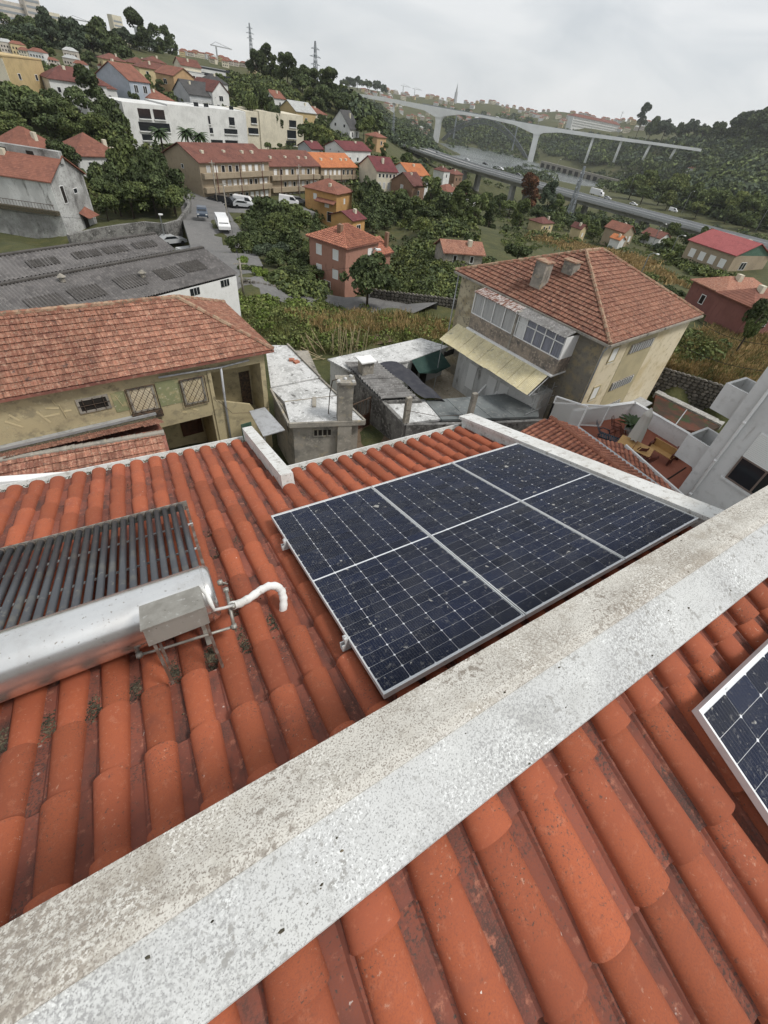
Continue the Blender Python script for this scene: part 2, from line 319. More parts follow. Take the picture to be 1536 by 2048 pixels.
def glass_material():
    m = bpy.data.materials.new('dusty_glass'); m.use_nodes = True; t = m.node_tree; n = t.nodes; L = t.links.new; n.clear()
    o = n.new('ShaderNodeOutputMaterial'); tr = n.new('ShaderNodeBsdfTransparent'); gl = n.new('ShaderNodeBsdfGlossy'); gl.inputs['Roughness'].default_value = .12
    fz = n.new('ShaderNodeFresnel'); fz.inputs[0].default_value = 1.11; a = n.new('ShaderNodeMixShader'); L(fz.outputs[0], a.inputs[0]); L(tr.outputs[0], a.inputs[1]); L(gl.outputs[0], a.inputs[2])
    df = n.new('ShaderNodeBsdfDiffuse'); df.inputs[0].default_value = (.5, .49, .46, 1)
    tcn = n.new('ShaderNodeTexCoord'); oi = n.new('ShaderNodeObjectInfo'); va = n.new('ShaderNodeVectorMath'); L(tcn.outputs['Object'], va.inputs[0]); L(oi.outputs['Location'], va.inputs[1])
    tot = None
    for s, lo, hi, amt in ((7, .50, .75, .035), (34, .60, .74, .17), (15, .70, .74, .60), (70, .63, .72, .22), (3, .5, .7, .03)):
        ns = n.new('ShaderNodeTexNoise'); ns.inputs['Scale'].default_value = s; ns.inputs['Detail'].default_value = 3; L(va.outputs[0], ns.inputs[0])
        mr = n.new('ShaderNodeMapRange'); mr.inputs[1].default_value = lo; mr.inputs[2].default_value = hi; mr.inputs[4].default_value = amt; L(ns.outputs[0], mr.inputs[0])
        if tot is None: tot = mr.outputs[0]
        else:
            mm = n.new('ShaderNodeMath'); mm.operation = 'MAXIMUM'; L(tot, mm.inputs[0]); L(mr.outputs[0], mm.inputs[1]); tot = mm.outputs[0]
    ad = n.new('ShaderNodeMath'); ad.inputs[1].default_value = .012; L(tot, ad.inputs[0])
    z = n.new('ShaderNodeMixShader'); L(ad.outputs[0], z.inputs[0]); L(a.outputs[0], z.inputs[1]); L(df.outputs[0], z.inputs[2]); L(z.outputs[0], o.inputs[0]); MATS['dusty_glass'] = m
glass_material()
MW, ML, CW, CL = 1.014, 2.19, .1655, .0888
def cell_mesh():
    a, b, c = CW/2-.0015, CL/2-.0012, .0065
    p = [(-a+c, -b), (a-c, -b), (a, -b+c), (a, b-.001), (-a, b-.001), (-a, -b+c)]
    p = [(-a+c, -b), (a-c, -b), (a, -b+c), (a, b-c), (a-c, b), (-a+c, b), (-a, b-c), (-a, -b+c)]
    mb = MB(); mb.add([(x, y, 0) for x, y in p]+[(x, y, -.0015) for x, y in p], [tuple(range(8))]+[(i, i+8, (i+1) % 8+8, (i+1) % 8) for i in range(8)])
    return mb.mesh('cell', 'cell')
CELL = cell_mesh()
def module(label, mw, nrows=24, group='rooftop solar panels'):
    t = thing('solar_module', label, 'solar panel', group=group, mw=mw)   # origin: corner at low x, low s, top of frame; y = down the slope
    fw = .0085
    m = MB(); m.box(0, MW, 0, fw, -.035, 0); m.box(0, MW, ML-fw, ML, -.035, 0); m.box(0, fw, fw, ML-fw, -.035, 0); m.box(MW-fw, MW, fw, ML-fw, -.035, 0)
    m.build('frame', 'aluminium', t)
    m = MB(); m.box(fw, MW-fw, fw, ML-fw, -.012, -.0085); m.build('backsheet', 'white_back', t)
    m = MB(); m.quad((fw, fw, -.003), (MW-fw, fw, -.003), (MW-fw, ML-fw, -.003), (fw, ML-fw, -.003)); m.build('glass', 'dusty_glass', t)
    mx_ = (MW-6*CW)/2; gap = .014; my = (ML-24*CL-gap)/2
    for r in range(24):
        for c in range(6):
            link('cell', CELL, t, Matrix.Translation((mx_+CW*(c+.5), my+CL*(r+.5)+(gap if r >= 12 else 0), -.0068)))
    m = MB(); m.box(.3*MW, .7*MW, .04, .14, -.034, -.013); m.build('junction_box', 'black_gap', t)
    return t
for i, lb in enumerate(('solar panel beside the water heater, first of the three on the long slope', 'middle one of three solar panels on the long slope', 'solar panel against the white coping, last of the three on the long slope')):
    module(lb, ROT_F @ SK @ Matrix.Translation((.618+1.0215*i, 1.427, -2.0)))
# rails and clamps under the array
rt = thing('mounting_rails', 'aluminium mounting rails with end clamps under the three solar panels', 'rail', mw=ROT_F @ SK @ Matrix.Translation((.618, 1.427, -2.08)))
for s in (.47, 1.72):
    m = MB(); m.box(-.045, 3.10, s-.02, s+.02, 0, .012); m.box(-.045, 3.10, s-.02, s-.012, .012, .042); m.box(-.045, 3.10, s+.012, s+.02, .012, .042); ro = m.build('rail', 'aluminium', rt)
    m = MB(); m.box(-.024, -.002, s-.02, s+.02, .042, .083); m.lathe([(.007, .083), (.007, .095)], 6, (-.014, s, 0)); m.build('clamp', 'aluminium', ro)
    for x in (.3, 1.4, 2.6):
        m = MB(); m.box(x-.015, x+.015, s-.01, s+.01, -.06, 0); m.build('bracket', 'aluminium', ro)
# the module on the bright slope
module('lone solar panel on the bright orange slope beside the ridge cap', ROT_N @ SK @ Matrix.Translation((-1.443-MW, .612, -1.468)))
# ------------------------------------------------------------------ vacuum tube water heater
mk('tube_glass', (.060, .064, .072), .38, [(6, .5, .7, (.10, .098, .09)), (25, .6, .7, (.15, .145, .13))], spec=.45, coat=.12)
mk('steel_tank', (.78, .78, .77), .26, [(4, .4, .7, (.68, .67, .65)), (50, .63, .68, (.40, .37, .33)), (20, .66, .74, (.5, .46, .4))], metal=.9)
mk('galvanised', (.36, .345, .31), .55, [(7, .4, .65, (.27, .255, .225)), (35, .6, .7, (.5, .49, .46)), (40, .66, .72, (.12, .1, .08))], metal=.5)
mk('white_lagging', (.74, .74, .72), .8, [(8, .45, .7, (.58, .57, .54)), (50, .6, .7, (.45, .43, .4))], (30, .004))
mk('rusty_steel', (.13, .075, .055), .8, [(9, .45, .6, (.20, .17, .15))])
mk('tube_cap', (.12, .10, .085), .7)
mk('teal_plastic', (.02, .075, .085), .5)
ht = thing('solar_water_heater', 'solar water heater with dark vacuum tubes and a shiny steel tank on terracotta tiles', 'water heater', mw=ROT_F @ SK @ Matrix.Translation((0, 2.7, -2.1)))
# local: (x, s-2.7, 2.1-h)
def hp(x, s, h): return (x, s-2.7, 2.1-h)
def onF(u, v, h):
    r = ray(u, v); c, sn = math.cos(TH), math.sin(TH); k = -h/(r[1]*sn+r[2]*c); p = r*k; return (p[0], p[1]*c-p[2]*sn, h)
def hx(u, v, h): return hp(*onF(u, v, h))
TKR, TKS, TKH, XE = .18, 2.588, 1.839, .012
m = MB(); n = 40; xs = [(-2.9, 1), (XE-.055, 1), (XE-.03, .985), (XE-.01, .93), (XE, .84)]; vs = []; fs = []
for x, q in xs: vs += [hp(x, TKS+TKR*q*math.cos(2*math.pi*k/n), TKH+TKR*q*math.sin(2*math.pi*k/n)) for k in range(n)]
for i in range(len(xs)-1): fs += [(i*n+k, i*n+(k+1) % n, (i+1)*n+(k+1) % n, (i+1)*n+k) for k in range(n)]
fs.append(tuple(range((len(xs)-1)*n, len(xs)*n))); m.add(vs, fs); tk = m.build('tank', 'steel_tank', ht, True); sharp(tk.data, 50)
m = MB(); vs = []; fs = []
for x, q in ((XE-.05, 1.0), (XE-.048, 1.025), (XE-.042, 1.025), (XE-.04, 1.0)): vs += [hp(x, TKS+TKR*q*math.cos(2*math.pi*k/n), TKH+TKR*q*math.sin(2*math.pi*k/n)) for k in range(n)]
for i in range(3): fs += [(i*n+k, i*n+(k+1) % n, (i+1)*n+(k+1) % n, (i+1)*n+k) for k in range(n)]
m.add(vs, fs); m.build('seam_band', 'steel_tank', tk, True)
for i in range(27):
    x = -.062-.0648*i
    m = MB(); m.tube([hp(x, 2.70, 1.90), hp(x, 4.235, 1.955)], .0238, 10); o = m.build('vacuum_tube', 'tube_glass', ht, True)
    m = MB(); m.tube([hp(x, 4.215, 1.9545), hp(x, 4.245, 1.9555)], .027, 10); m.build('end_cap', 'tube_cap', o, True)
m = MB(); m.beam(hp(-2.9, 4.255, 1.965), hp(.0, 4.255, 1.965), .012, .06); m.beam(hp(-2.9, 4.23, 1.998), hp(.0, 4.23, 1.998), .06, .006); m.build('end_rail', 'galvanised', ht)
for x in (-.012, -.66, -1.35, -2.0):
    m = MB(); m.beam(hp(x, 2.75, 1.985), hp(x, 4.255, 2.0), .022, .03); m.build('side_rail', 'rusty_steel', ht)
for s in (3.42, 3.86):
    m = MB(); m.beam(hp(-2.9, s, 1.985), hp(.0, s, 1.985), .018, .01); m.build('cross_rail', 'aluminium', ht)
for x in (-.1,):
    m = MB(); m.beam(hp(x, 2.45, 1.98), hp(x, 2.72, 1.98), .03, .03); m.beam(hp(x, 2.5, 1.98), hp(x, 2.45, 2.12), .03, .03); m.beam(hp(x, 2.7, 1.98), hp(x, 2.72, 2.12), .03, .03); m.build('tank_cradle', 'galvanised', ht)
# feeder box, its legs, the pipes and lagged hose
m = MB(); B_ = [(-.345, 2.125), (-.055, 2.125), (-.055, 2.32), (-.345, 2.32)]
m.hexa([hp(x, s, 1.705) for x, s in B_], [hp(x, s, 1.595) for x, s in B_]); bo = m.build('feeder_box', 'galvanised', ht)
m = MB(); m.hexa([hp(x*1.02-.002, 2.22+(s-2.22)*1.06, 1.597) for x, s in B_], [hp(x*1.02-.002, 2.22+(s-2.22)*1.06, 1.588) for x, s in B_]); m.build('lid', 'galvanised', bo)
for a, b in ((hp(-.325, 2.15, 1.70), hp(-.315, 2.19, 2.06)), (hp(-.075, 2.15, 1.70), hp(-.060, 2.19, 2.10)), (hp(-.325, 2.30, 1.70), hp(-.325, 2.36, 2.10)), (hp(-.075, 2.30, 1.70), hp(-.075, 2.36, 2.12))):
    m = MB(); m.beam(a, b, .014, .014); m.build('leg', 'rusty_steel', bo)
m = MB(); m.tube([hx(279, 1310, 1.98), hx(330, 1296, 1.97), hx(400, 1274, 1.96), hx(468, 1253, 1.95)], .0085); m.tube([hx(468, 1253, 1.95), hx(460, 1215, 1.86), hx(452, 1180, 1.88)], .010)
m.tube([hx(266, 1262, 1.85), hx(276, 1308, 1.98)], .012); m.build('steel_pipe', 'galvanised', ht, True)
m = MB(); m.tube([hx(275, 1252, 1.80), hx(252, 1256, 1.80), hx(244, 1262, 1.80)], [.009, .012, .009]); m.build('valve_lever', 'teal_plastic', ht, True)
m = MB(); m.tube([hx(392, 1182, 1.66), hx(404, 1178, 1.62), hx(414, 1188, 1.63), hx(421, 1205, 1.66), hx(428, 1220, 1.72), hx(448, 1216, 1.80), hx(466, 1211, 1.84)], [.012, .013, .013, .012, .009, .009, .009], 10); m.build('hot_pipe', 'white_lagging', ht, True)
m = MB(); hz = [hx(462, 1212, 1.86), hx(480, 1207, 1.90), hx(500, 1196, 1.93), hx(520, 1181, 1.92), hx(538, 1172, 1.91), hx(553, 1172, 1.93), hx(563, 1181, 1.98), hx(567, 1197, 2.03), hx(567, 1216, 2.09), hx(566, 1226, 2.14)]
pts = []
for i in range(len(hz)-1):
    for k in range(4): t = k/4; pts.append(tuple(hz[i][j]*(1-t)+hz[i+1][j]*t for j in range(3)))
m.tube(pts, [.0265+.0022*math.sin(i*2.1) for i in range(len(pts))], 12); m.build('lagged_hose', 'white_lagging', ht, True)
for u, v, h in ((452, 1180, 1.88), (466, 1212, 1.85), (468, 1253, 1.95), (279, 1310, 1.98), (440, 1165, 1.85)):
    p = hx(u, v, h); m = MB(); m.tube([(p[0]-.016, p[1], p[2]), (p[0]+.016, p[1], p[2])], .017, 8); m.tube([(p[0], p[1]-.02, p[2]), (p[0], p[1]+.02, p[2])], .012, 8); m.build('pipe_joint', 'galvanised', ht, True)
m = MB(); m.tube([hx(455, 1168, 1.9), hx(437, 1163, 1.86)], .006); m.build('valve_stem', 'galvanised', ht, True)
# ================================================================== terrain
CT = []   # (x, y, z) anchors
for p in ((0, 10, -15.6), (8, 14, -15.8), (0, 25, -16.2), (-15, 20, -15.4), (10, 25, -16.7), (20, 26, -16.9), (26, 20, -17), (29, 8, -17), (20, 4, -17), (15, -10, -16.5), (-10, -10, -15.4), (-25, 30, -15), (40, -10, -16), (-15, 35, -16.4), (5, 40, -17.3), (36.0, 16.2, -18), (38.0, 12.4, -18), (35, 13, -18), (33, 18, -17.4), (31.5, 12, -17.5), (36.5, 9.5, -18), (33, 9, -17.8), (39.0, 17.9, -14.3), (41.6, 13.4, -14.3), (40.5, 15.8, -14.3), (37.4, 20.4, -14.6)): CT.append(p)
for u, v, D in ((700, 670, 36), (600, 640, 40), (780, 640, 42), (500, 575, 52), (560, 588, 54), (640, 603, 55), (760, 612, 55), (900, 634, 52), (690, 596, 62), (440, 520, 66), (425, 450, 88), (420, 406, 120), (560, 402, 128), (690, 470, 118),
                (345, 490, 80), (60, 500, 74), (250, 330, 125), (100, 310, 120), (20, 240, 150), (100, 220, 165), (260, 300, 168), (420, 299, 190), (520, 297, 205), (606, 296, 222), (75, 205, 190), (150, 200, 200), (280, 195, 225), (240, 165, 265), (340, 160, 275),
                (400, 195, 230), (500, 190, 255), (560, 160, 330), (440, 150, 340), (100, 95, 340), (0, 95, 300), (60, 62, 430), (200, 75, 430), (320, 105, 450), (420, 120, 520), (550, 140, 540), (655, 186, 640), (750, 212, 900), (690, 196, 800), (720, 204, 880), (600, 235, 235), (700, 268, 230), (720, 300, 210), (640, 190, 330),
                (780, 360, 180), (820, 420, 140), (850, 395, 190), (900, 405, 240), (760, 470, 105), (880, 470, 100), (960, 480, 100), (900, 520, 75), (1000, 500, 95), (1050, 470, 160), (1150, 480, 170), (1250, 525, 120), (1350, 560, 105), (1395, 588, 82), (1455, 614, 78), (1500, 662, 62), (1420, 700, 47), (1340, 720, 44), (1500, 780, 42), (1400, 630, 62),
                (1000, 440, 190), (1130, 465, 185), (1280, 490, 180), (1390, 530, 130), (1470, 550, 120), (1536, 560, 118), (1000, 420, 300), (1150, 430, 330), (1300, 455, 320), (1500, 490, 300), (880, 330, 420), (820, 300, 420), (760, 270, 420), (960, 345, 600), (1100, 370, 600), (1300, 395, 560), (1500, 430, 480), (1536, 400, 620), (1400, 390, 620),
                (740, 250, 700), (800, 260, 800), (860, 285, 900), (900, 330, 850), (1050, 335, 1000), (1150, 380, 900),
                (1000, 250, 1500), (900, 240, 1500), (1100, 300, 1250), (1200, 310, 1200), (1300, 320, 1000), (1400, 320, 900), (1400, 290, 1150), (1300, 280, 1350), (1200, 260, 1500), (1100, 240, 1700), (1000, 212, 2100), (880, 200, 2100), (1150, 228, 2000), (1300, 245, 1700), (1420, 255, 1350), (1536, 262, 1150), (1536, 330, 850), (800, 190, 1900), (1536, 250, 1300), (700, 178, 1300)):
    CT.append(tuple(atD(u, v, D)))
for u, v, D in ((930, 290, 1150), (1000, 300, 1180), (1055, 312, 1150), (985, 322, 1020), (1150, 345, 1020), (1250, 372, 950), (1330, 395, 880), (1100, 335, 1030)):   # river bed
    p = atD(u, v, D); CT.append((p[0], p[1], -66))
RW = ((140, 470, 82), (190, 458, 85), (240, 450, 88), (290, 444, 90), (330, 448, 89), (360, 440, 92), (380, 412, 102), (380, 388, 112))   # top line of the retaining wall
for u, v, D in RW[:6]:
    p = atD(u, v, D); CT.append((p[0]*.955, p[1]*.955, p[2]-5.2)); CT.append((p[0]*.90, p[1]*.90, p[2]-5.6)); CT.append((p[0]*1.035, p[1]*1.035, p[2]-.4))
CT = np.array(CT); CP = np.c_[np.arctan2(CT[:, 0], CT[:, 1])*2.2, np.log(np.hypot(CT[:, 0], CT[:, 1])+8)]
TA = np.radians(np.linspace(-75, 125, 241)); TD = np.exp(np.linspace(math.log(4), math.log(7000), 190))
GA, GD = np.meshgrid(TA, TD, indexing='ij'); G = np.stack([GA*2.2, np.log(GD+8)], -1)
GZ = np.zeros(GA.shape); GW = np.zeros(GA.shape)
for (a, b), z in zip(CP, CT[:, 2]):
    d2 = (G[..., 0]-a)**2+(G[..., 1]-b)**2; wt = 1/(d2+.0012)**2; GZ += wt*z; GW += wt
GZ /= GW
far = np.clip((GD-2600)/2500, 0, 1); GZ = GZ*(1-far)+far*20
def gz(x, y):
    a = math.atan2(x, y); D = math.hypot(x, y)
    i = (a-TA[0])/(TA[1]-TA[0]); j = (math.log(max(D, 4.01))-math.log(4))/(math.log(TD[1])-math.log(TD[0]))
    i = min(max(i, 0), len(TA)-1.001); j = min(max(j, 0), len(TD)-1.001); i0, j0 = int(i), int(j); p, q = i-i0, j-j0
    return (GZ[i0, j0]*(1-p)+GZ[i0+1, j0]*p)*(1-q)+(GZ[i0, j0+1]*(1-p)+GZ[i0+1, j0+1]*p)*q
def hit(u, v, D0=9, D1=6000):
    """where the ray of a photo pixel meets the terrain"""
    D = D0
    while D < D1:
        p = atD(u, v, D)
        if p[2] <= gz(p[0], p[1]):
            lo, hi = D/1.02, D
            for _ in range(12):
                mid = (lo+hi)/2; p = atD(u, v, mid)
                if p[2] <= gz(p[0], p[1]): hi = mid
                else: lo = mid
            p = atD(u, v, hi); return np.array([p[0], p[1], gz(p[0], p[1])])
        D *= 1.02
    p = atD(u, v, D1); return np.array([p[0], p[1], gz(p[0], p[1])])
def gzv(x, y):
    a = np.arctan2(x, y); D = np.maximum(np.hypot(x, y), 4.01); i = np.clip((a-TA[0])/(TA[1]-TA[0]), 0, len(TA)-1.001); j = np.clip((np.log(D)-math.log(4))/(math.log(TD[1])-math.log(TD[0])), 0, len(TD)-1.001)
    i0 = i.astype(int); j0 = j.astype(int); p = i-i0; q = j-j0
    return (GZ[i0, j0]*(1-p)+GZ[i0+1, j0]*p)*(1-q)+(GZ[i0, j0+1]*(1-p)+GZ[i0+1, j0+1]*p)*q
def hits(uv, D0=9.0, D1=5000.0):
    uv = np.asarray(uv, float); out = []
    for c in range(0, len(uv), 2000):
        q = uv[c:c+2000]; d = np.stack([q[:, 0]-PPX, q[:, 1]-PPY, np.full(len(q), FPX)], 1) @ CM.T; d /= np.hypot(d[:, 0], d[:, 1])[:, None]
        Ds = np.exp(np.arange(math.log(D0), math.log(D1), .02)); X = d[:, 0:1]*Ds; Y = d[:, 1:2]*Ds; Z = d[:, 2:3]*Ds; df = Z-gzv(X, Y); below = df <= 0; k = np.where(below.any(1), below.argmax(1), len(Ds)-1); k = np.maximum(k, 1); r = np.arange(len(q))
        a, b = df[r, k-1], df[r, k]; t = np.clip(a/(a-b+1e-9), 0, 1); Dh = Ds[k-1]*(1-t)+Ds[k]*t; P = d*Dh[:, None]; P[:, 2] = gzv(P[:, 0], P[:, 1]); out.append(P)
    return np.concatenate(out)
mk('field', (.060, .066, .024), .95, [(.03, .55, .70, (.115, .088, .040)), (.12, .44, .62, (.040, .048, .018)), (.5, .46, .66, (.085, .082, .030)), (2.5, .5, .7, (.045, .05, .02)), (9, .5, .7, (.10, .09, .04))], (2, .08))
m = MB(); na, nd = GA.shape
m.v = np.stack([np.sin(GA)*GD, np.cos(GA)*GD, GZ], -1).reshape(-1, 3).tolist()
m.f = [(i*nd+j, i*nd+j+1, (i+1)*nd+j+1, (i+1)*nd+j) for i in range(na-1) for j in range(nd-1)]; m.mi = [0]*len(m.f)
tag(m.build('ground', 'field', None, True), kind='structure')
# river
mk('water', (.055, .065, .065), .22, [(.01, .4, .6, (.13, .145, .14))], (.08, .25), spec=.5)
m = MB(); rp = [(math.sin(a)*D, math.cos(a)*D, -61) for a, D in [(R(x), d) for x, d in ((28, 700), (28, 2600), (45, 2600), (62, 2200), (90, 1500), (90, 600), (60, 620), (45, 660))]]
m.add(rp, [tuple(range(len(rp)))[::-1]]); tag(m.build('river', 'water'), kind='structure')

# ------------------------------------------------------------------ local frames of houses
class Fr:
    def __init__(s, o, ang): a = R(ang); s.o = np.array(o, float); s.ex = np.array([math.cos(a), math.sin(a), 0]); s.ey = np.array([-math.sin(a), math.cos(a), 0]); s.ang = a
    def pl(s, u, v, x=None, y=None, z=None):
        r = ray(u, v)
        if y is not None: k = (s.o @ s.ey+y)/(r @ s.ey)
        elif x is not None: k = (s.o @ s.ex+x)/(r @ s.ex)
        else: k = (s.o[2]+z)/r[2]
        d = r*k-s.o; return (d @ s.ex, d @ s.ey, d[2])
    def thing(s, name, label, cat, group=None): return thing(name, label, cat, s.o, s.ang, group)
# wall materials
mk('cream', (.65, .57, .42), .9, [(.5, .4, .7, (.54, .44, .27)), (2, .52, .72, (.42, .36, .24)), (9, .6, .75, (.48, .42, .3))])
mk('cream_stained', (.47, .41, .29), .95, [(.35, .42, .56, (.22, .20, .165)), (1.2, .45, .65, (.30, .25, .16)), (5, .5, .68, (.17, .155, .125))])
mk('yellow_plaster', (.44, .37, .225), .95, [(.7, .42, .66, (.37, .315, .195)), (2.5, .50, .66, (.28, .24, .155)), (20, .5, .66, (.36, .31, .2), None, 1.2), (6, .6, .7, (.48, .42, .27)), (1.0, .62, .70, (.2, .17, .10))])
mk('green_plaster', (.24, .25, .135), .95, [(3, .5, .66, (.36, .32, .18)), (10, .6, .68, (.5, .47, .36))])
mk('plaster_scar', (.52, .44, .27), .95, [(6, .5, .7, (.42, .34, .18))])
mk('gray_plaster', (.60, .60, .59), .92, [(.6, .4, .7, (.53, .53, .52)), (3, .5, .75, (.48, .475, .46)), (.9, .62, .72, (.42, .41, .39), (3, 3, .4))])
mk('white_paint', (.76, .76, .75), .85, [(1, .45, .75, (.68, .68, .66)), (5, .55, .75, (.6, .59, .57))])
mk('white_dirty', (.62, .62, .60), .92, [(.35, .42, .60, (.48, .48, .465), (1.4, 1.4, .5)), (.8, .54, .68, (.22, .215, .20), (1.5, 1.5, .5)), (5, .55, .7, (.45, .445, .43))])
mk('black_streaked', (.50, .50, .485), .95, [(.22, .38, .62, (.24, .235, .225)), (.45, .50, .68, (.10, .097, .092), (1.0, 1.0, .4)), (2.5, .5, .7, (.30, .295, .28)), (6, .55, .7, (.14, .135, .13))])
mk('mortar_grey', (.30, .275, .235), .95, [(.9, .42, .66, (.17, .16, .14)), (5, .5, .7, (.37, .34, .29)), (2.2, .56, .70, (.36, .31, .22)), (1.5, .60, .72, (.085, .08, .072), (1, 1, .35))], (20, .008))
mk('roof_cement', (.55, .55, .54), .95, [(1.2, .42, .62, (.38, .38, .37)), (6, .5, .64, (.64, .64, .63)), (2.8, .58, .68, (.14, .135, .13)), (22, .56, .68, (.25, .25, .24))], (20, .004))
mk('dark_glass', (.018, .021, .025), .1, spec=.6)
mk('dark_inside', (.022, .018, .015), .95)
mk('curtain', (.50, .50, .49), .9, [(2, .4, .7, (.36, .36, .36), (8, 8, .3))])
mk('grey_curtain', (.30, .31, .36), .9, [(2, .4, .7, (.2, .21, .25), (8, 8, .3))])
mk('brown_wood', (.085, .038, .024), .8, [(4, .4, .7, (.05, .024, .017))])
mk('teal_door', (.06, .12, .085), .8, [(3, .4, .7, (.1, .16, .12))])
mk('iron', (.05, .038, .03), .8, [(9, .45, .6, (.11, .07, .045))])
mk('zinc', (.42, .43, .44), .5, [(4, .45, .7, (.3, .3, .3))], metal=.3)
mk('shutter_white', (.72, .72, .70), .7)
mk('old_tile', (.265, .118, .078), .92, [(1.0, .42, .62, (.19, .082, .058)), (5, .45, .64, (.33, .175, .12)), (14, .55, .68, (.40, .28, .205)), (3, .60, .70, (.115, .07, .058))], rnd=.22, island=.25)
mk('old_pan', (.235, .095, .07), .95, [(1.0, .42, .62, (.17, .072, .056)), (6, .5, .66, (.32, .18, .135)), (12, .6, .7, (.09, .06, .05))], rnd=.22, island=.25)
mk('orange_tile', (.35, .145, .092), .9, [(2, .42, .62, (.27, .105, .07)), (8, .5, .68, (.46, .2, .12)), (20, .62, .7, (.15, .08, .06))], rnd=.2, island=.2)
mk('ridge_mortar', (.36, .25, .17), .95, [(3, .42, .6, (.26, .12, .08)), (9, .5, .66, (.16, .13, .09))])
def flat_tile_mesh():
    # interlocking tile: two low flutes, a thick lower edge standing off the course below
    prof = [(-.105, 0), (-.08, .004), (-.058, .024), (-.034, .004), (-.012, .004), (.012, .024), (.036, .004), (.07, .004), (.098, .012)]; y0, y1 = -.21, .20; n = len(prof); vs = []; fs = []; mi = []
    for y, dz in ((y0, 0), (y1, .034)): vs += [(x, y, z+dz) for x, z in prof]
    vs += [(x, y1-.004, z+.034-.016) for x, z in prof]
    for r in range(2):
        for i in range(n-1): fs.append((r*n+i, r*n+i+1, (r+1)*n+i+1, (r+1)*n+i)); mi.append(1 if r else 0)
    me = bpy.data.meshes.new('tile'); me.from_pydata(vs, [], fs); me.materials.append(MATS['old_tile']); me.materials.append(MATS['old_pan']); me.polygons.foreach_set('material_index', mi); me.polygons.foreach_set('use_smooth', [True]*len(fs)); sharp(me, 40); return me
TILE_OLD = flat_tile_mesh(); TILE_ORG = tile_mesh(6, True, ('orange_tile', 'old_pan'))
def inside(px, py, poly):
    c = False; n = len(poly)
    for i in range(n):
        (x0, y0), (x1, y1) = poly[i], poly[i-1]
        if (y0 > py) != (y1 > py) and px < (x1-x0)*(py-y0)/(y1-y0)+x0: c = not c
    return c
def tile_field(parent, pts, eave, pu, ps, me, nmax=0, lift=.03, near=None):
    """tiles over the planar outline pts (local points); eave = (i, j) the two outline corners along the eave, running left to right seen from outside"""
    P = [Vector(p) for p in pts]; o = P[eave[0]]; ex = (P[eave[1]]-o).normalized(); nrm = None
    for p in P:
        c = ex.cross(p-o)
        if c.length > .3: nrm = c.normalized(); break
    if nrm.z < 0: nrm = -nrm
    es = nrm.cross(ex).normalized()
    if max((p-o).dot(es) for p in P) < .2: es = -es
    q = [((p-o).dot(ex), (p-o).dot(es)) for p in P]
    u0, u1 = min(a for a, b in q), max(a for a, b in q); s1 = max(b for a, b in q); L = []
    for j in range(int(s1/ps)+1):
        for i in range(int((u1-u0)/pu)+1):
            u = u0+pu*(i+.5); s = ps*j
            if inside(u, s+ps*.45, q): L.append((u, s))
    bx = -es.cross(nrm)*-1
    rotm = Matrix((ex, -es, nrm)).transposed().to_4x4()
    sx, sy = pu/.2005, ps/.392; S = Matrix.Diagonal((sx, sy, (sx+sy)/2, 1))
    def mxf(u, s):
        p = o+ex*u+es*s+nrm*lift
        return Matrix.Translation(p) @ rotm @ S @ Matrix.Rotation(random.gauss(0, .012), 4, 'Z') @ Matrix.Translation((random.gauss(0, .003), -.205+random.gauss(0, .004), random.gauss(0, .003))) @ TILT
    if near: L.sort(key=lambda t: (o+ex*t[0]+es*t[1]-Vector(near)).length)
    for u, s in L[:nmax]: link('tile', me, parent, mxf(u, s))
    if L[nmax:]:
        nv = len(me.vertices); co = np.empty(nv*3); me.vertices.foreach_get('co', co); co = np.c_[co.reshape(-1, 3), np.ones(nv)]
        fs = [tuple(p.vertices) for p in me.polygons]; mi = [p.material_index for p in me.polygons]; V = []; F = []; MI = []
        for i, (u, s) in enumerate(L[nmax:]):
            V.append((co @ np.array(mxf(u, s)).T)[:, :3]); F += [tuple(a+i*nv for a in f) for f in fs]; MI += mi
        mm = bpy.data.meshes.new('tile_field'); mm.from_pydata(np.concatenate(V).tolist(), [], F)
        for m_ in me.materials: mm.materials.append(m_)
        mm.polygons.foreach_set('material_index', MI); mm.polygons.foreach_set('use_smooth', [True]*len(F)); sharp(mm, 35); tag(link('tile_field', mm, parent), kind='stuff')
def ridge_tiles(parent, a, b, r=.1, mat='ridge_mortar', step=.4):
    a = Vector(a); b = Vector(b); n = max(1, int((b-a).length/step)); m = MB()
    pts = []; rs = []
    for i in range(n):
        p, q = a.lerp(b, i/n), a.lerp(b, (i+1)/n); pts += [p, q-(q-p)*.06]; rs += [r*random.uniform(.85, .95), r*random.uniform(1.0, 1.15)]
    m.tube(pts, rs, 7); return m.build('ridge', mat, parent)
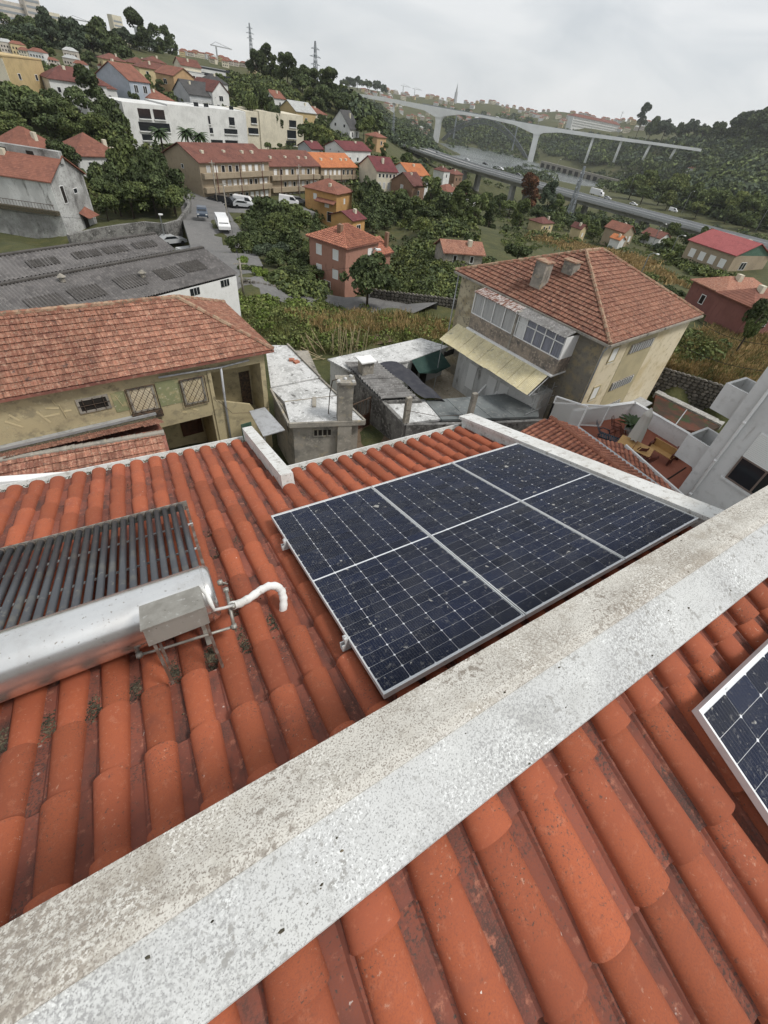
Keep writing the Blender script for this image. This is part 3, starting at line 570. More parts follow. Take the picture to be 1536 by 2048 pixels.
def window(T, x0, x1, z0, z1, face='y', at=0.0, frame='white_paint', pane='dark_glass', out=-1, mull=1, fw=.05, sub=True, shutter=None, cross=0):
    """a window on the wall plane (face 'y': wall at y=at, looking -y; face 'x': wall at x=at, looking -x)"""
    def P(u, d, z): return (u, at+out*d, z) if face == 'y' else (at+out*d, u, z)
    def bxx(m, u0, u1, d0, d1, a0, a1):
        p = P(u0, d0, a0); q = P(u1, d1, a1); m.box(min(p[0], q[0]), max(p[0], q[0]), min(p[1], q[1]), max(p[1], q[1]), a0, a1)
    m = MB(); bxx(m, x0, x1, -.02, .05, z0, z0+fw); bxx(m, x0, x1, -.02, .05, z1-fw, z1); bxx(m, x0, x0+fw, -.02, .05, z0+fw, z1-fw); bxx(m, x1-fw, x1, -.02, .05, z0+fw, z1-fw)
    for k in range(mull): u = x0+(x1-x0)*(k+1)/(mull+1); bxx(m, u-fw/2, u+fw/2, -.02, .045, z0+fw, z1-fw)
    for k in range(cross): z = z0+(z1-z0)*(k+1)/(cross+1); bxx(m, x0+fw, x1-fw, -.02, .04, z-fw/2, z+fw/2)
    f = m.build('window', frame, T)
    m = MB(); bxx(m, x0+fw*.8, x1-fw*.8, -.02, .018, z0+fw*.8, z1-fw*.8); m.build('pane', pane, f)
    if shutter: m = MB(); bxx(m, x0+fw, x1-fw, .0, .035, z1-fw-(z1-z0)*shutter, z1-fw*.5); m.build('shutter', 'shutter_white', f)
    return f
def hip_roof(T, x0, x1, y0, y1, z, ridge_a, ridge_b, mat='old_pan', th=.12):
    """solid hipped roof body; ridge from ridge_a to ridge_b"""
    m = MB(); A, B, C, D = (x0, y0, z), (x1, y0, z), (x1, y1, z), (x0, y1, z); a, b = tuple(ridge_a), tuple(ridge_b)
    lo = [(p[0], p[1], z-th) for p in (A, B, C, D)]
    m.add([A, B, C, D, a, b]+lo, [(0, 1, 5, 4), (2, 3, 4, 5), (1, 2, 5), (3, 0, 4), (6, 7, 1, 0), (7, 8, 2, 1), (8, 9, 3, 2), (9, 6, 0, 3), (9, 8, 7, 6)]); return m.build('roof', mat, T)
# ------------------------------------------------------------------ yellow house below the eave
F = Fr(atZ(548, 700, -10.2)-np.array([0, 0, 5.4]), 7.7); E = 5.4
T = F.thing('yellow_house', 'old mustard yellow house with hipped red tile roof and scarred plaster', 'house')
W0, W1, WY = -12.2, -.38, .38
m = MB(); m.box(W0, -3.02, WY, 6.0, 2.35, E-.1); m.box(W0, -5.6, WY, 6, -.8, 2.35); m.box(-5.6, -3.3, WY+2.2, 6, -.8, 2.35); m.box(-3.3, -2.75, WY, 6, -.8, 2.35)
m.box(-3.02, W1, WY+1.5, 6, 1.4, E-.1); m.box(-2.75, W1, WY, 6, -.8, 1.4); m.box(-3.02, W1, WY, WY+1.5, E-.75, E-.1); m.box(-.62, W1, WY+.002, WY+1.5, 1.4, E-.75)
m.build('wall', 'yellow_plaster', T)
for q in ((-7.1, -6.6, E-1.75, E-.8), (-5.4, -4.45, E-1.95, E-.7)): m = MB(); m.box(q[0], q[1], WY-.02, WY+.05, q[2], q[3]); m.build('render_patch', 'green_plaster', T)
sc_ = [((-9.6, -.95), (-9.35, -1.55)), ((-9.3, -.9), (-8.9, -1.0)), ((-9.45, -1.25), (-8.95, -1.25)), ((-8.85, -.85), (-8.8, -1.5)), ((-10.6, -1.1), (-10.2, -1.5)), ((-10.4, -.85), (-10.2, -1.2)), ((-8.8, -1.2), (-8.55, -1.2)), ((-6.95, -.95), (-6.8, -1.5)), ((-6.95, -1.4), (-6.65, -1.3)), ((-9.0, -.6), (-8.95, -.8)), ((-4.2, -2.4), (-3.9, -2.6)), ((-4.6, -2.5), (-4.4, -2.55))]
for (a, b), (c, d) in sc_:
    m = MB(); m.beam((a, WY-.004, E+b), (c, WY-.004, E+d), .02, .07); m.build('plaster_scar', 'plaster_scar', T)
x0, y0, x1, y1 = -12.8, 0, 0, 6.4; ra, rb = (-9.5, 3.2, E+1.75), (-3.15, 3.2, E+1.75)
rf = hip_roof(T, x0, x1, y0, y1, E, ra, rb)
tile_field(rf, [(x0, y0, E), (x1, y0, E), rb, ra], (0, 1), .213, .283, TILE_OLD, 300, near=(-3, 0, E))
tile_field(rf, [(x1, y0, E), (x1, y1, E), rb], (0, 1), .213, .283, TILE_OLD); tile_field(rf, [(x0, y1, E), (x0, y0, E), ra], (0, 1), .213, .283, TILE_OLD)
for a, b in ((ra, rb), (rb, (x1, y0, E)), (rb, (x1, y1, E)), (ra, (x0, y0, E))): ridge_tiles(rf, (a[0], a[1], a[2]+.05), (b[0], b[1], b[2]+.05), .11)
window(T, -8.32, -7.2, E-1.45, E-.78, at=WY, frame='mortar_grey', pane='dark_inside', mull=0, fw=.09)
m = MB()
for k in range(3): m.tube([(-8.1+.35*k, WY-.07, E-1.4), (-8.1+.35*k, WY-.07, E-.8)], .014, 5)
m.tube([(-8.3, WY-.07, E-1.1), (-7.2, WY-.07, E-1.1)], .014, 5); m.build('window_bars', 'iron', T)
for (a, b, c, d) in ((-6.5, -5.5, E-1.96, E-.75), (-4.38, -3.42, E-2.15, E-.82)):
    wn = window(T, a, b, c, d, at=WY, frame='mortar_grey', pane='cream', mull=0, fw=.08)
    m = MB()
    for k in range(7):
        for sgn in (1, -1):
            u0 = a+(b-a)*(k-2)/4; pts = []
            for t in range(9):
                u = u0+sgn*(t/8)*(d-c)*.62+(0 if sgn > 0 else (d-c)*.62*.5); z = c+(d-c)*t/8
                if a <= u <= b: pts.append((u, WY-.10, z))
            if len(pts) > 1: m.tube(pts, .011, 4)
    for q in (((a-.06, c-.05), (b+.06, c-.05)), ((a-.06, d+.03), (b+.06, d+.03)), ((a-.06, c-.05), (a-.06, d+.03)), ((b+.06, c-.05), (b+.06, d+.03))): m.tube([(q[0][0], WY-.10, q[0][1]), (q[1][0], WY-.10, q[1][1])], .022, 5)
    m.build('window_grille', 'iron', T)
m = MB(); m.box(-6.6, -5.4, WY-.16, WY, E-2.35, E-2.0); m.build('planter_ledge', 'iron', T)
m = MB(); m.box(-3.18, -3.02, WY-.06, WY+.0, 0, E-.1); m.build('pilaster', 'yellow_plaster', T)
m = MB(); m.add([(-3.02, WY-.003, E-2.3), (-1.35, WY-.003, E-3.0), (-1.0, WY-.003, E-3.75), (-1.0, WY-.003, E-5.6), (-3.02, WY-.003, E-5.6), (-3.02, WY+.14, E-2.3), (-1.35, WY+.14, E-3.0), (-1.0, WY+.14, E-3.75), (-1.0, WY+.14, E-5.6), (-3.02, WY+.14, E-5.6)], [(0, 4, 3, 2, 1), (0, 1, 6, 5), (1, 2, 7, 6), (2, 3, 8, 7)]); m.build('stair_parapet', 'yellow_plaster', T)
m = MB(); m.box(-1.25, -.72, WY+1.44, WY+1.5, 1.4, E-1.9); m.build('door', 'iron', T)
m = MB(); m.box(-4.45, -3.4, WY+2.1, WY+2.2, 0, 2.3); dr = m.build('door', 'brown_wood', T)
for k in range(4): m = MB(); m.box(-4.4+.26*k, -4.2+.26*k, WY+2.07, WY+2.1, .1, 2.2); m.build('door_board', 'brown_wood', dr)
m = MB(); m.box(-2.0, -1.45, WY-.03, WY+.02, 0, 1.35); m.build('cabinet_door', 'teal_door', T)
m = MB(); m.tube([(-2.55, WY-.12, E-.55), (-2.62, WY-.1, E-2.5), (-2.68, WY-.1, .1)], .055, 8); m.tube([(-2.5, WY-.15, E-.5), (-5.2, WY-.15, E-.42)], .05, 6); m.tube([(-2.5, WY-.15, E-.5), (-1.2, WY-.15, E-.4)], .05, 6); m.build('drainpipe', 'zinc', T, True)
m = MB(); m.tube([(-2.0, WY+1.4, E-1.25), (-1.9, WY+1.35, E-1.1), (-1.75, WY+1.35, E-1.1), (-1.7, WY+1.4, E-1.25)], .03, 6); m.build('wall_lamp', 'iron', T)
m = MB(); m.tube([(-3.1, WY-.1, E-2.0), (-2.4, WY-.2, E-3.1), (-1.2, WY-.25, E-3.4), (-.4, WY-.3, E-3.2)], .012, 4); m.build('hanging_cable', 'iron', T)
m = MB(); m.slab([(-1.95, -2.5, E-2.95), (-.83, -2.5, E-2.95), (-.98, -.55, E-2.72), (-1.78, -.55, E-2.72)], .05); m.tube([(-1.85, -2.4, E-3), (-1.85, -2.4, .2)], .03, 5); m.build('porch_canopy', 'zinc', T)
# annex roof before the yellow house
T = F.thing('tiled_annex', 'low annex roof of broken old tiles before the yellow house', 'annex')
zr, zb, zf = E-1.85, E-2.42, E-2.85
Pa, Pb = (-12.4, -.80, zr), (-5.85, -1.83, zr); Ba, Bb = (-12.4, .34, zb), (-5.75, .34, zb-.05); Fa, Fb = (-12.4, -3.6, zf), (-6.25, -4.4, zf)
m = MB(); m.add([Pa, Pb, Ba, Bb, Fa, Fb], [(0, 1, 3, 2), (4, 5, 1, 0)]); m.add([Fa, Fb, Bb, Ba]+[(p[0], p[1], -.8) for p in (Fa, Fb, Bb, Ba)], [(4, 5, 1, 0), (5, 6, 2, 1), (6, 7, 3, 2), (7, 4, 0, 3)]); rf = m.build('roof', 'old_pan', T)
tile_field(rf, [Fa, Fb, Pb, Pa], (0, 1), .25, .33, TILE_OLD, 120, near=(-8, -2.5, zr)); tile_field(rf, [Bb, Ba, Pa, Pb], (0, 1), .25, .33, TILE_OLD)
ridge_tiles(rf, (Pa[0], Pa[1], Pa[2]+.04), (Pb[0], Pb[1], Pb[2]+.04), .13, 'mortar_grey', .25)
m = MB(); m.box(-12.4, -5.7, .16, .372, E-2.18, E-2.06); m.build('flashing', 'zinc', T)
m = MB(); m.box(-12.4, -5.75, -.25, .37, E-2.35, E-2.2); m.build('gap_filler', 'moss', T)
T = F.thing('white_beam', 'white painted wall top lying before the broken annex tiles', 'wall')
a = F.pl(0, 953, z=E-1.6); b = F.pl(140, 950, z=E-1.6); m = MB(); m.beam((a[0]-1, a[1], a[2]), (b[0], b[1]-.2, b[2]), .3, .4); m.build('coping', 'white_paint', T)
# ------------------------------------------------------------------ flat roofed shed with the tall chimney
F2 = Fr(atZ(585, 845, -12.8)-np.array([0, 0, 3.0]), -16); H = 3.0
T = F2.thing('flat_roof_shed', 'grimy flat roofed shed with white patchy roof and a tall square chimney', 'shed')
m = MB(); m.slab([(.02, .1, H-.2), (3.3, .1, H-.2), (1.9, 4.0, H-.2), (1.4, 8.2, H-.2), (-1.0, 8.2, H-.2), (-.85, 3.2, H-.2)], 3.6); m.build('wall', 'mortar_grey', T)
m = MB(); m.slab([(-.12, -.1, H), (3.55, -.1, H), (2.55, 2.4, H), (-.3, 1.9, H)], .2); m.build('roof', 'roof_cement', T)
m = MB(); m.slab([(-.30, 1.93, H-.02), (2.54, 2.43, H-.02), (1.75, 4.3, H-.02), (-.95, 3.3, H-.02)], .18); m.build('roof', 'roof_cement', T)
m = MB(); m.slab([(-.95, 3.34, H+.05), (1.72, 4.34, H+.05), (.1, 8.4, H+.05), (-1.2, 8.4, H+.05)], .25); m.build('roof', 'roof_cement', T)
m = MB(); m.beam((-.16, -.14, H-.06), (3.6, -.14, H-.06), .12, .26); m.beam((3.6, -.1, H-.05), (1.76, 4.3, H-.05), .1, .24); m.beam((1.76, 4.3, H+.03), (.14, 8.45, H+.03), .1, .26); m.beam((-.18, -.1, H-.05), (-.96, 3.2, H-.05), .1, .2); m.build('parapet', 'mortar_grey', T)
m = MB(); m.beam((-.3, 1.9, H+.01), (2.5, 2.4, H+.01), .05, .03); m.build('roof_joint', 'mortar_grey', T)
m = MB(); m.box(2.2, 2.92, -.16, .42, 0, H+2.2); ch = m.build('chimney', 'mortar_grey', T)
m = MB(); m.box(2.1, 3.02, -.26, .52, H+2.2, H+2.32); m.build('chimney_cap', 'mortar_grey', ch)
for q in ((2.2, -.1), (2.55, .1), (2.85, .35), (2.9, -.15)): m = MB(); m.lathe([(.09, H+2.32), (.08, H+2.4), (.03, H+2.43)], 6, (q[0], q[1], 0)); m.build('loose_stone', 'roof_cement', ch)
m = MB(); m.tube([(2.2, .0, H+2.4), (1.95, .2, H+2.2), (1.85, .35, H+1.4), (1.8, .5, H+.1)], .025, 5); m.build('cable', 'iron', ch)
window(T, .98, 1.95, H-1.0, H-.5, at=.1, frame='mortar_grey', pane='dark_inside', mull=3, fw=.06)
for a, b, l in (((.35, .9), .5, .12), ((1.3, 1.2), 1.0, .14)): pass
m = MB(); m.hexa([(1.05, 1.3, H), (1.25, 1.3, H), (1.35, 2.2, H), (1.15, 2.2, H)], [(1.05, 1.3, H+.07), (1.25, 1.3, H+.07), (1.35, 2.2, H+.09), (1.15, 2.2, H+.09)]); tag(m.build('loose_plank', 'mortar_grey'), 'loose board lying on the white patchy shed roof', 'board').matrix_basis = T.matrix_basis
for i, q in enumerate(((0.3, 6.35), (.55, 6.1))):
    m = MB(); m.box(-.16, .16, -.12, .12, 0, .12); o = tag(m.build('broken_brick', 'orange_tile'), ('orange brick on the shed roof, nearer the yellow house', 'orange brick on the shed roof, nearer the chimney')[i], 'brick', 'bricks on the shed roof')
    o.matrix_basis = Matrix.Translation(F2.o) @ Matrix.Rotation(F2.ang, 4, 'Z') @ Matrix.Translation((q[0], q[1], H+.05)) @ Matrix.Rotation(i*.6, 4, 'Z')
# ================================================================== yard buildings between the shed and the cream house
mk('corrugated', (.20, .195, .19), .95, [(1.5, .4, .65, (.13, .125, .12)), (7, .5, .66, (.28, .27, .26)), (18, .58, .7, (.12, .115, .11))])
mk('tarp_black', (.035, .036, .045), .75, [(2, .4, .7, (.055, .055, .062))])
mk('tarp_green', (.018, .045, .038), .8, [(3, .4, .7, (.03, .06, .05))])
mk('felt_grey', (.16, .175, .175), .9, [(1, .4, .65, (.11, .12, .12)), (4, .5, .7, (.22, .225, .22))])
mk('yard_paving', (.34, .29, .22), .95, [(1.2, .4, .65, (.26, .22, .165)), (6, .5, .7, (.42, .38, .31)), (2.5, .6, .7, (.17, .15, .12))])
mk('yellow_sheet', (.60, .53, .33), .6, [(1.5, .42, .65, (.52, .46, .30)), (5, .5, .68, (.66, .60, .42)), (2.2, .60, .70, (.36, .33, .24))])
mk('blue_plastic', (.02, .06, .22), .4); mk('step_grey', (.42, .43, .44), .9)
mk('block_wall', (.20, .195, .185), .95, [(1, .4, .62, (.085, .082, .078)), (5, .5, .68, (.33, .32, .30)), (2.5, .58, .68, (.055, .05, .045))], (15, .01))
G0 = -16.85
def wavy(o, ex, ey, n, amp, nrm=(0, 0, 1), segs=6):
    """corrugated sheet: o corner, ex along which the waves follow one another, ey along the ridges"""
    o, ex, ey, nr = map(lambda v: np.array(v, float), (o, ex, ey, nrm)); vs = []; k = n*segs
    for i in range(k+1):
        z = nr*amp*math.cos(2*math.pi*i/segs); vs += [o+ex*i/k+z, o+ex*i/k+ey+z]
    return vs, [(2*i, 2*i+1, 2*i+3, 2*i+2) for i in range(k)]
def quadz(pts, z): return [tuple(atZ(u, v, z)) for u, v in pts]
def lone(name, mb, mat, label, cat, group=None, smooth=False): return tag(mb.build(name, mat, None, smooth), label, cat, group)
# long low shed
T = thing('long_shed', 'long low shed with pale cement sheet roof and a green awning', 'shed', (15, 25.5, G0))
b0 = np.array([15, 25.5, G0])
def rel(p, b=None): b = b0 if b is None else b; return tuple(np.array(p, float)-b)
Q = quadz([(655, 718), (700, 742), (760, 729), (815, 722), (897, 693), (842, 676)], -14.1)
m = MB(); m.slab([rel(p) for p in Q], .12); m.build('roof', 'roof_cement', T)
wl = [Q[0]*1 for _ in ()]; c = np.mean([p[:2] for p in Q], 0); m = MB()
m.slab([rel((c[0]+(p[0]-c[0])*.96, c[1]+(p[1]-c[1])*.93, -14.25)) for p in Q], 2.9); m.build('wall', 'white_dirty', T)
p0, p1 = np.array(Q[3]), np.array(Q[4]); d = (p1-p0)/np.linalg.norm(p1-p0); nrm = np.array([d[1], -d[0], 0])
a = p0+d*.3+nrm*.1; b = p0+d*3.5+nrm*.1; m = MB()
m.add([rel(a+np.array([0, 0, .02])), rel(b+np.array([0, 0, .02])), rel(b+nrm*1.3+np.array([0, 0, -.75])), rel((a+b)/2+nrm*1.2+np.array([0, 0, -.95])), rel(a+nrm*.9+np.array([0, 0, -.6]))], [(0, 4, 3, 2, 1)]); m.build('awning', 'tarp_green', T)
for t in (.5, 1.6): q = p0+d*t+nrm*.07; m = MB(); m.beam(rel(q+np.array([0, 0, -1.4])), rel(q+d*.75+np.array([0, 0, -1.4])), .06, 2.2); m.build('doorway', 'dark_inside', T)
q = p0+d*4.2+nrm*.06; m = MB(); m.beam(rel(q+np.array([0, 0, -.55])), rel(q+d*1.2+np.array([0, 0, -.55])), .06, .45); m.build('window', 'dark_glass', T)
# shed under fibre cement sheets and a black tarpaulin
C = np.array(quadz([(690, 728), (755, 726), (845, 798), (765, 800)], -14.0))
T = thing('corrugated_shed', 'block walled shed under grey corrugated sheets with a small square chimney', 'shed', (12.5, 21.5, G0)); b0 = np.array([12.5, 21.5, G0])
for j in range(2):
    vs, fs = wavy(C[0]+(C[3]-C[0])*j*.5, (C[3]-C[0])*.5, C[1]-C[0], 8, .07); m = MB(); m.add([rel(p+np.array([0, 0, .08-.03*j])) for p in vs], fs); m.build('roof_sheet', 'corrugated', T, True)
Cw = [C[0], C[1], C[2], C[3]]; m = MB(); m.slab([rel(p-np.array([0, 0, .12])) for p in (C[3], C[2], C[1], C[0])], 3); m.build('wall', 'block_wall', T)
k0 = (C[0]*.72+C[1]*.28)*.7+(C[3]*.72+C[2]*.28)*.3; m = MB(); k = rel(k0); m.box(k[0]-.4, k[0]+.4, k[1]-.35, k[1]+.35, k[2]-.2, k[2]+1.0); ch = m.build('chimney', 'mortar_grey', T); m = MB(); m.box(k[0]-.55, k[0]+.5, k[1]-.5, k[1]+.45, k[2]+1.0, k[2]+1.08); m.build('chimney_cap', 'white_paint', ch)
D_ = np.array(quadz([(757, 727), (806, 722), (893, 797), (849, 798)], -14.0)); m = MB(); n = 10; vs = []
for i in range(n+1):
    for j in range(5):
        p = (D_[0]*(1-j/4)+D_[1]*j/4)*(1-i/n)+(D_[3]*(1-j/4)+D_[2]*j/4)*i/n; vs.append(p+np.array([0, 0, .06*math.sin(i*1.3+j*1.1)+.05*random.random()-(.25 if j == 4 else 0)]))
m.add(vs, [(i*5+j, (i+1)*5+j, (i+1)*5+j+1, i*5+j+1) for i in range(n) for j in range(4)]); lone('tarpaulin', m, 'tarp_black', 'black tarpaulin stretched beside the corrugated shed roof', 'tarpaulin', smooth=True)
# slab roof with pale patches and grey felt roof, in front of it the block wall and its posts
S_ = np.array(quadz([(767, 802), (849, 798), (882, 838), (814, 846)], -14.3)); T = thing('patched_roof_shed', 'low shed roof of pale cement patches behind the block wall', 'shed', S_.mean(0)-np.array([0, 0, 2.5])); b0 = S_.mean(0)-np.array([0, 0, 2.5])
m = MB(); m.slab([rel(p) for p in S_[::-1]], .15); m.build('roof', 'roof_cement', T)
m = MB(); m.slab([rel(S_.mean(0)*.03+p*.97-np.array([0, 0, .16])) for p in S_[::-1]], 2.6); m.build('wall', 'block_wall', T)
S_ = np.array(quadz([(851, 801), (1010, 787), (1076, 820), (1078, 833), (884, 839)], -14.25)); c = S_.mean(0); b0 = c-np.array([0, 0, 2.5])
T = thing('felt_roof_shed', 'shed with dark grey felt flat roof beside the cream house', 'shed', b0)
m = MB(); m.slab([rel(p) for p in S_[::-1]], .15); m.build('roof', 'felt_grey', T); m = MB(); m.slab([rel(c*.03+p*.97-np.array([0, 0, .16])) for p in S_[::-1]], 2.6); m.build('wall', 'block_wall', T)
for t in (.25, .5, .75): a, b = S_[0]*(1-t)+S_[1]*t, S_[4]*(1-t)+S_[3]*t; m = MB(); m.beam(rel(a+np.array([0, 0, .012])), rel(b+np.array([0, 0, .012])), .06, .02); m.build('felt_seam', 'felt_grey', T)
Wp = [atZ(702, 742, -14.2), atZ(768, 805, -14.2), atZ(812, 850, -14.2), atZ(980, 846, -14.2), atZ(1100, 840, -14.2)]
T = thing('block_wall', 'blackened concrete block wall around the sheds with two square posts', 'wall', Wp[2]-np.array([0, 0, 2.6])); b0 = Wp[2]-np.array([0, 0, 2.6])
for a, b in zip(Wp, Wp[1:]): m = MB(); m.beam(rel(a-np.array([0, 0, 1.4])), rel(b-np.array([0, 0, 1.4])), .22, 2.9); m.build('wall_panel', 'block_wall', T)
for (u, v), hh in (((811, 846), 1.75), ((938, 836), 1.75)): q = atZ(u, v, -14.2); m = MB(); m.hexa([rel(q+np.array([x, y, -2.4])) for x, y in ((-.16, -.12), (.16, -.12), (.16, .12), (-.16, .12))], [rel(q+np.array([x, y, hh])) for x, y in ((-.16, -.12), (.16, -.12), (.16, .12), (-.16, .12))]); m.build('post', 'mortar_grey', T)
qa, qb = atZ(811, 820, -12.7), atZ(938, 815, -12.7); m = MB(); m.tube([rel(qa), rel((qa+qb)/2-np.array([0, 0, .5])), rel(qb-np.array([0, 0, .5]))], .015, 4); m.build('wire', 'iron', T)
# iron gate by the shed chimney
a, b = atZ(700, 812, -14.4), atZ(742, 795, -14.4); T = thing('yard_gate', 'rusty sheet iron gate with bars beside the shed chimney', 'gate', (a[0], a[1], G0)); b0 = np.array([a[0], a[1], G0])
m = MB(); m.beam(rel(a), rel(b), .06, .06); m.beam(rel(b+np.array([0, 0, .1])), rel(b-np.array([0, 0, 2.4])), .07, .07); m.beam(rel(a-np.array([0, 0, 1.1])), rel(b-np.array([0, 0, 1.1])), .05, .05); m.build('gate_frame', 'iron', T)
m = MB(); m.beam(rel(a-np.array([0, 0, 1.75])), rel(b-np.array([0, 0, 1.75])), .03, 1.25); m.build('gate_sheet', 'brown_wood', T)
for k in range(7): q = a+(b-a)*(k+.5)/7; m = MB(); m.beam(rel(q), rel(q-np.array([0, 0, 1.1])), .025, .025); m.build('bar', 'iron', T)
# paved yard
m = MB(); yq = [atZ(u, v, -16.55) for u, v in ((830, 745), (905, 700), (1000, 760), (1010, 815), (900, 835), (880, 800))]; m.slab([tuple(p) for p in yq[::-1]], .5)
tag(m.build('yard', 'yard_paving'), kind='structure')
# ------------------------------------------------------------------ cream three storey house
E = 8.2; FC = Fr(atZ(1220, 690, -8.8)-np.array([0, 0, E]), 7.9); L = 13.0
T = FC.thing('cream_house', 'three storey cream house with big hipped tile roof and yellow plastic awning', 'house')
m = MB(); m.box(.42, 12.6, .42, 12.6, -1.5, E-.08); wo = m.build('wall', ['cream'], T)
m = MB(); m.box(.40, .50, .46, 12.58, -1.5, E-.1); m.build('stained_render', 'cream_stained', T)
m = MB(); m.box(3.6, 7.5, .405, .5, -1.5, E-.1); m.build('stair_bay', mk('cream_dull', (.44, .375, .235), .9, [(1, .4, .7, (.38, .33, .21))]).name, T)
m = MB(); m.box(.41, 12.62, .36, .44, -1.4, .55); m.build('plinth', mk('plinth_cream', (.47, .37, .22), .9, [(1, .4, .7, (.4, .31, .18))]).name, T)
ra, rb = (5.3, 6.5, E+2.85), (7.4, 6.5, E+2.85); rf = hip_roof(T, 0, L, 0, L, E, ra, rb, 'old_pan')
A, B, C_, D_ = (0, 0, E), (L, 0, E), (L, L, E), (0, L, E)
for poly, ev in (([A, B, rb, ra], (0, 1)), ([D_, A, ra], (0, 1)), ([B, C_, rb], (0, 1))): tile_field(rf, poly, ev, .30, .34, TILE_OLD, lift=.03)
for a, b in ((ra, rb), (ra, A), (ra, D_), (rb, B)): ridge_tiles(rf, (a[0], a[1], a[2]+.06), (b[0], b[1], b[2]+.06), .12, 'ridge_mortar')
m = MB(); m.beam((-.05, 0, E-.08), (-.05, L, E-.08), .12, .14); m.beam((0, -.05, E-.08), (L, -.05, E-.08), .12, .14); m.build('gutter', 'mortar_grey', T)
def on_slope(u, v):   # point of the front-left slope hit by a pixel
    best = None
    for k in range(400):
        x = k*.02; p = FC.pl(u, v, x=x)
        if p[2] >= E+x*2.85/5.3: best = p
        if best is not None and p[2] < E+x*2.85/5.3: break
    return best if best is not None else FC.pl(u, v, x=1)
for (u, v), wd, hh in (((1068, 597), .42, 1.35), ((1138, 547), .40, .55)):
    x = 1.6 if hh > 1 else 3.4
    p = FC.pl(u, v, x=x); z0 = E+x*2.85/5.3-.4; m = MB(); m.box(x-.38, x+.38, p[1]-wd, p[1]+wd, z0, z0+.4+hh+.1); c = m.build('chimney', 'mortar_grey', T)
    m = MB(); m.box(x-.45, x+.45, p[1]-wd-.08, p[1]+wd+.08, z0+.5+hh, z0+.58+hh); m.build('chimney_cap', 'ridge_mortar', c)
# enclosed balconies on the side facing the yard
y0, y1, xb, zt, zs, zb = 2.15, 9.75, -1.0, E-.05, E-1.75, E-2.75
m = MB(); m.box(xb, .42, y0, y1, zb, zs); m.build('balcony_parapet', mk('parapet_stain', (.30, .25, .20), .95, [(1, .4, .6, (.19, .165, .14)), (6, .5, .65, (.40, .33, .27)), (2, .58, .68, (.12, .11, .10))]).name, T)
m = MB(); m.box(xb-.18, .42, y0-.02, y1+.02, zb-.12, zb-.002); m.build('balcony_slab', 'white_paint', T)
m = MB(); m.box(xb-.05, .42, 5.85, 6.0, zb, zt-.15); m.build('party_post', 'mortar_grey', T)
for (a, b, n, cur, rf_) in ((6.05, y1, 4, 'curtain', 0), (y0, 5.8, 5, 'grey_curtain', 1)):
    m = MB()
    for k in range(n+1): y = a+(b-a)*k/n; m.box(xb, xb+.06, y-.03, y+.03, zs, zt-.25)
    m.box(xb, xb+.06, a, b, zs, zs+.06); m.box(xb, xb+.06, a, b, zt-.3, zt-.25)
    if rf_: m.box(xb, xb+.05, a, b, zt-.75, zt-.7)
    fr = m.build('window_frame', 'white_paint', T)
    for k in range(n):
        u0, u1 = a+(b-a)*k/n+.03, a+(b-a)*(k+1)/n-.03; vs = []; s = 28
        for i in range(s+1): yy = u0+(u1-u0)*i/s; vs += [(xb+.10+.025*math.sin(i*1.9+k), yy, zs+.05), (xb+.10+.025*math.sin(i*1.9+k+.3), yy, zt-.32)]
        m = MB(); m.add(vs, [(2*i, 2*i+1, 2*i+3, 2*i+2) for i in range(s)]); pn = 'white_paint' if (rf_ and k == n-1) else cur; m.build('curtain', pn, fr, True)
        m = MB(); m.quad((xb+.03, u0, zs+.05), (xb+.03, u1, zs+.05), (xb+.03, u1, zt-.3), (xb+.03, u0, zt-.3)); m.build('pane', 'clear_pane' if 'clear_pane' in MATS else 'dusty_glass', fr)
m = MB(); m.box(xb, .42, y0, y0+.05, zs, zt-.3); m.build('side_pane', 'white_paint', T)
mk('roof_rust', (.16, .065, .04), .9, [(2, .45, .55, (.45, .42, .4), (1, 6, 1)), (6, .5, .65, (.09, .04, .03))])
m = MB(); m.slab([(xb-.12, 6.05, zt-.22), (.35, 6.05, zt+.02), (.35, y1+.05, zt+.02), (xb-.12, y1+.05, zt-.22)], .05); m.build('balcony_roof', 'roof_rust', T)
vs, fs = wavy((xb-.2, y0-.05, zt-.25), (0, 3.9, 0), (1.5, 0, .28), 22, .025); m = MB(); m.add(vs, fs); m.build('balcony_roof', 'corrugated', T, True)
# the yellow awning: a sheet of corrugated plastic in panels
ya, yb = 2.35, 10.6; zt_, zl, xl = zb-.1, zb-1.05, -2.75
for k in range(9):
    a, b = ya+(yb-ya)*k/9, ya+(yb-ya)*(k+1)/9+.05; dz = .012*(k % 2); vs, fs = wavy((xb-.15, a, zt_+dz), (0, b-a, 0), (xl-xb+.15, 0, zl-zt_+random.uniform(-.04, .04)), 9, .018); m = MB(); m.add(vs, fs); m.build('awning_sheet', 'yellow_sheet', T, True)
for y in (2.5, 5.2, 7.9, 10.4): m = MB(); m.tube([(xl+.1, y, zl-.03), (xl+.1, y, .2)], .03, 6) if y > 10 else m.tube([(xl+.1, y, zl-.05), (xb, y, zl-.5)], .025, 6); m.build('awning_strut', 'zinc', T)
m = MB(); m.tube([(xb-.1, ya-.05, zt_-.1), (xl+.1, ya-.05, zl-.1)], .025, 5)
for z in (zl-.1, zl-.8, zl-1.5): m.tube([(.3, ya-.1, z), (xl+.4, ya-.1, z)], .02, 4)
for x in (-.2, -1.0, -1.8): m.tube([(x, ya-.1, zl-1.9), (x, ya-.1, zl+.3)], .02, 4)
m.build('side_lattice', 'zinc', T)
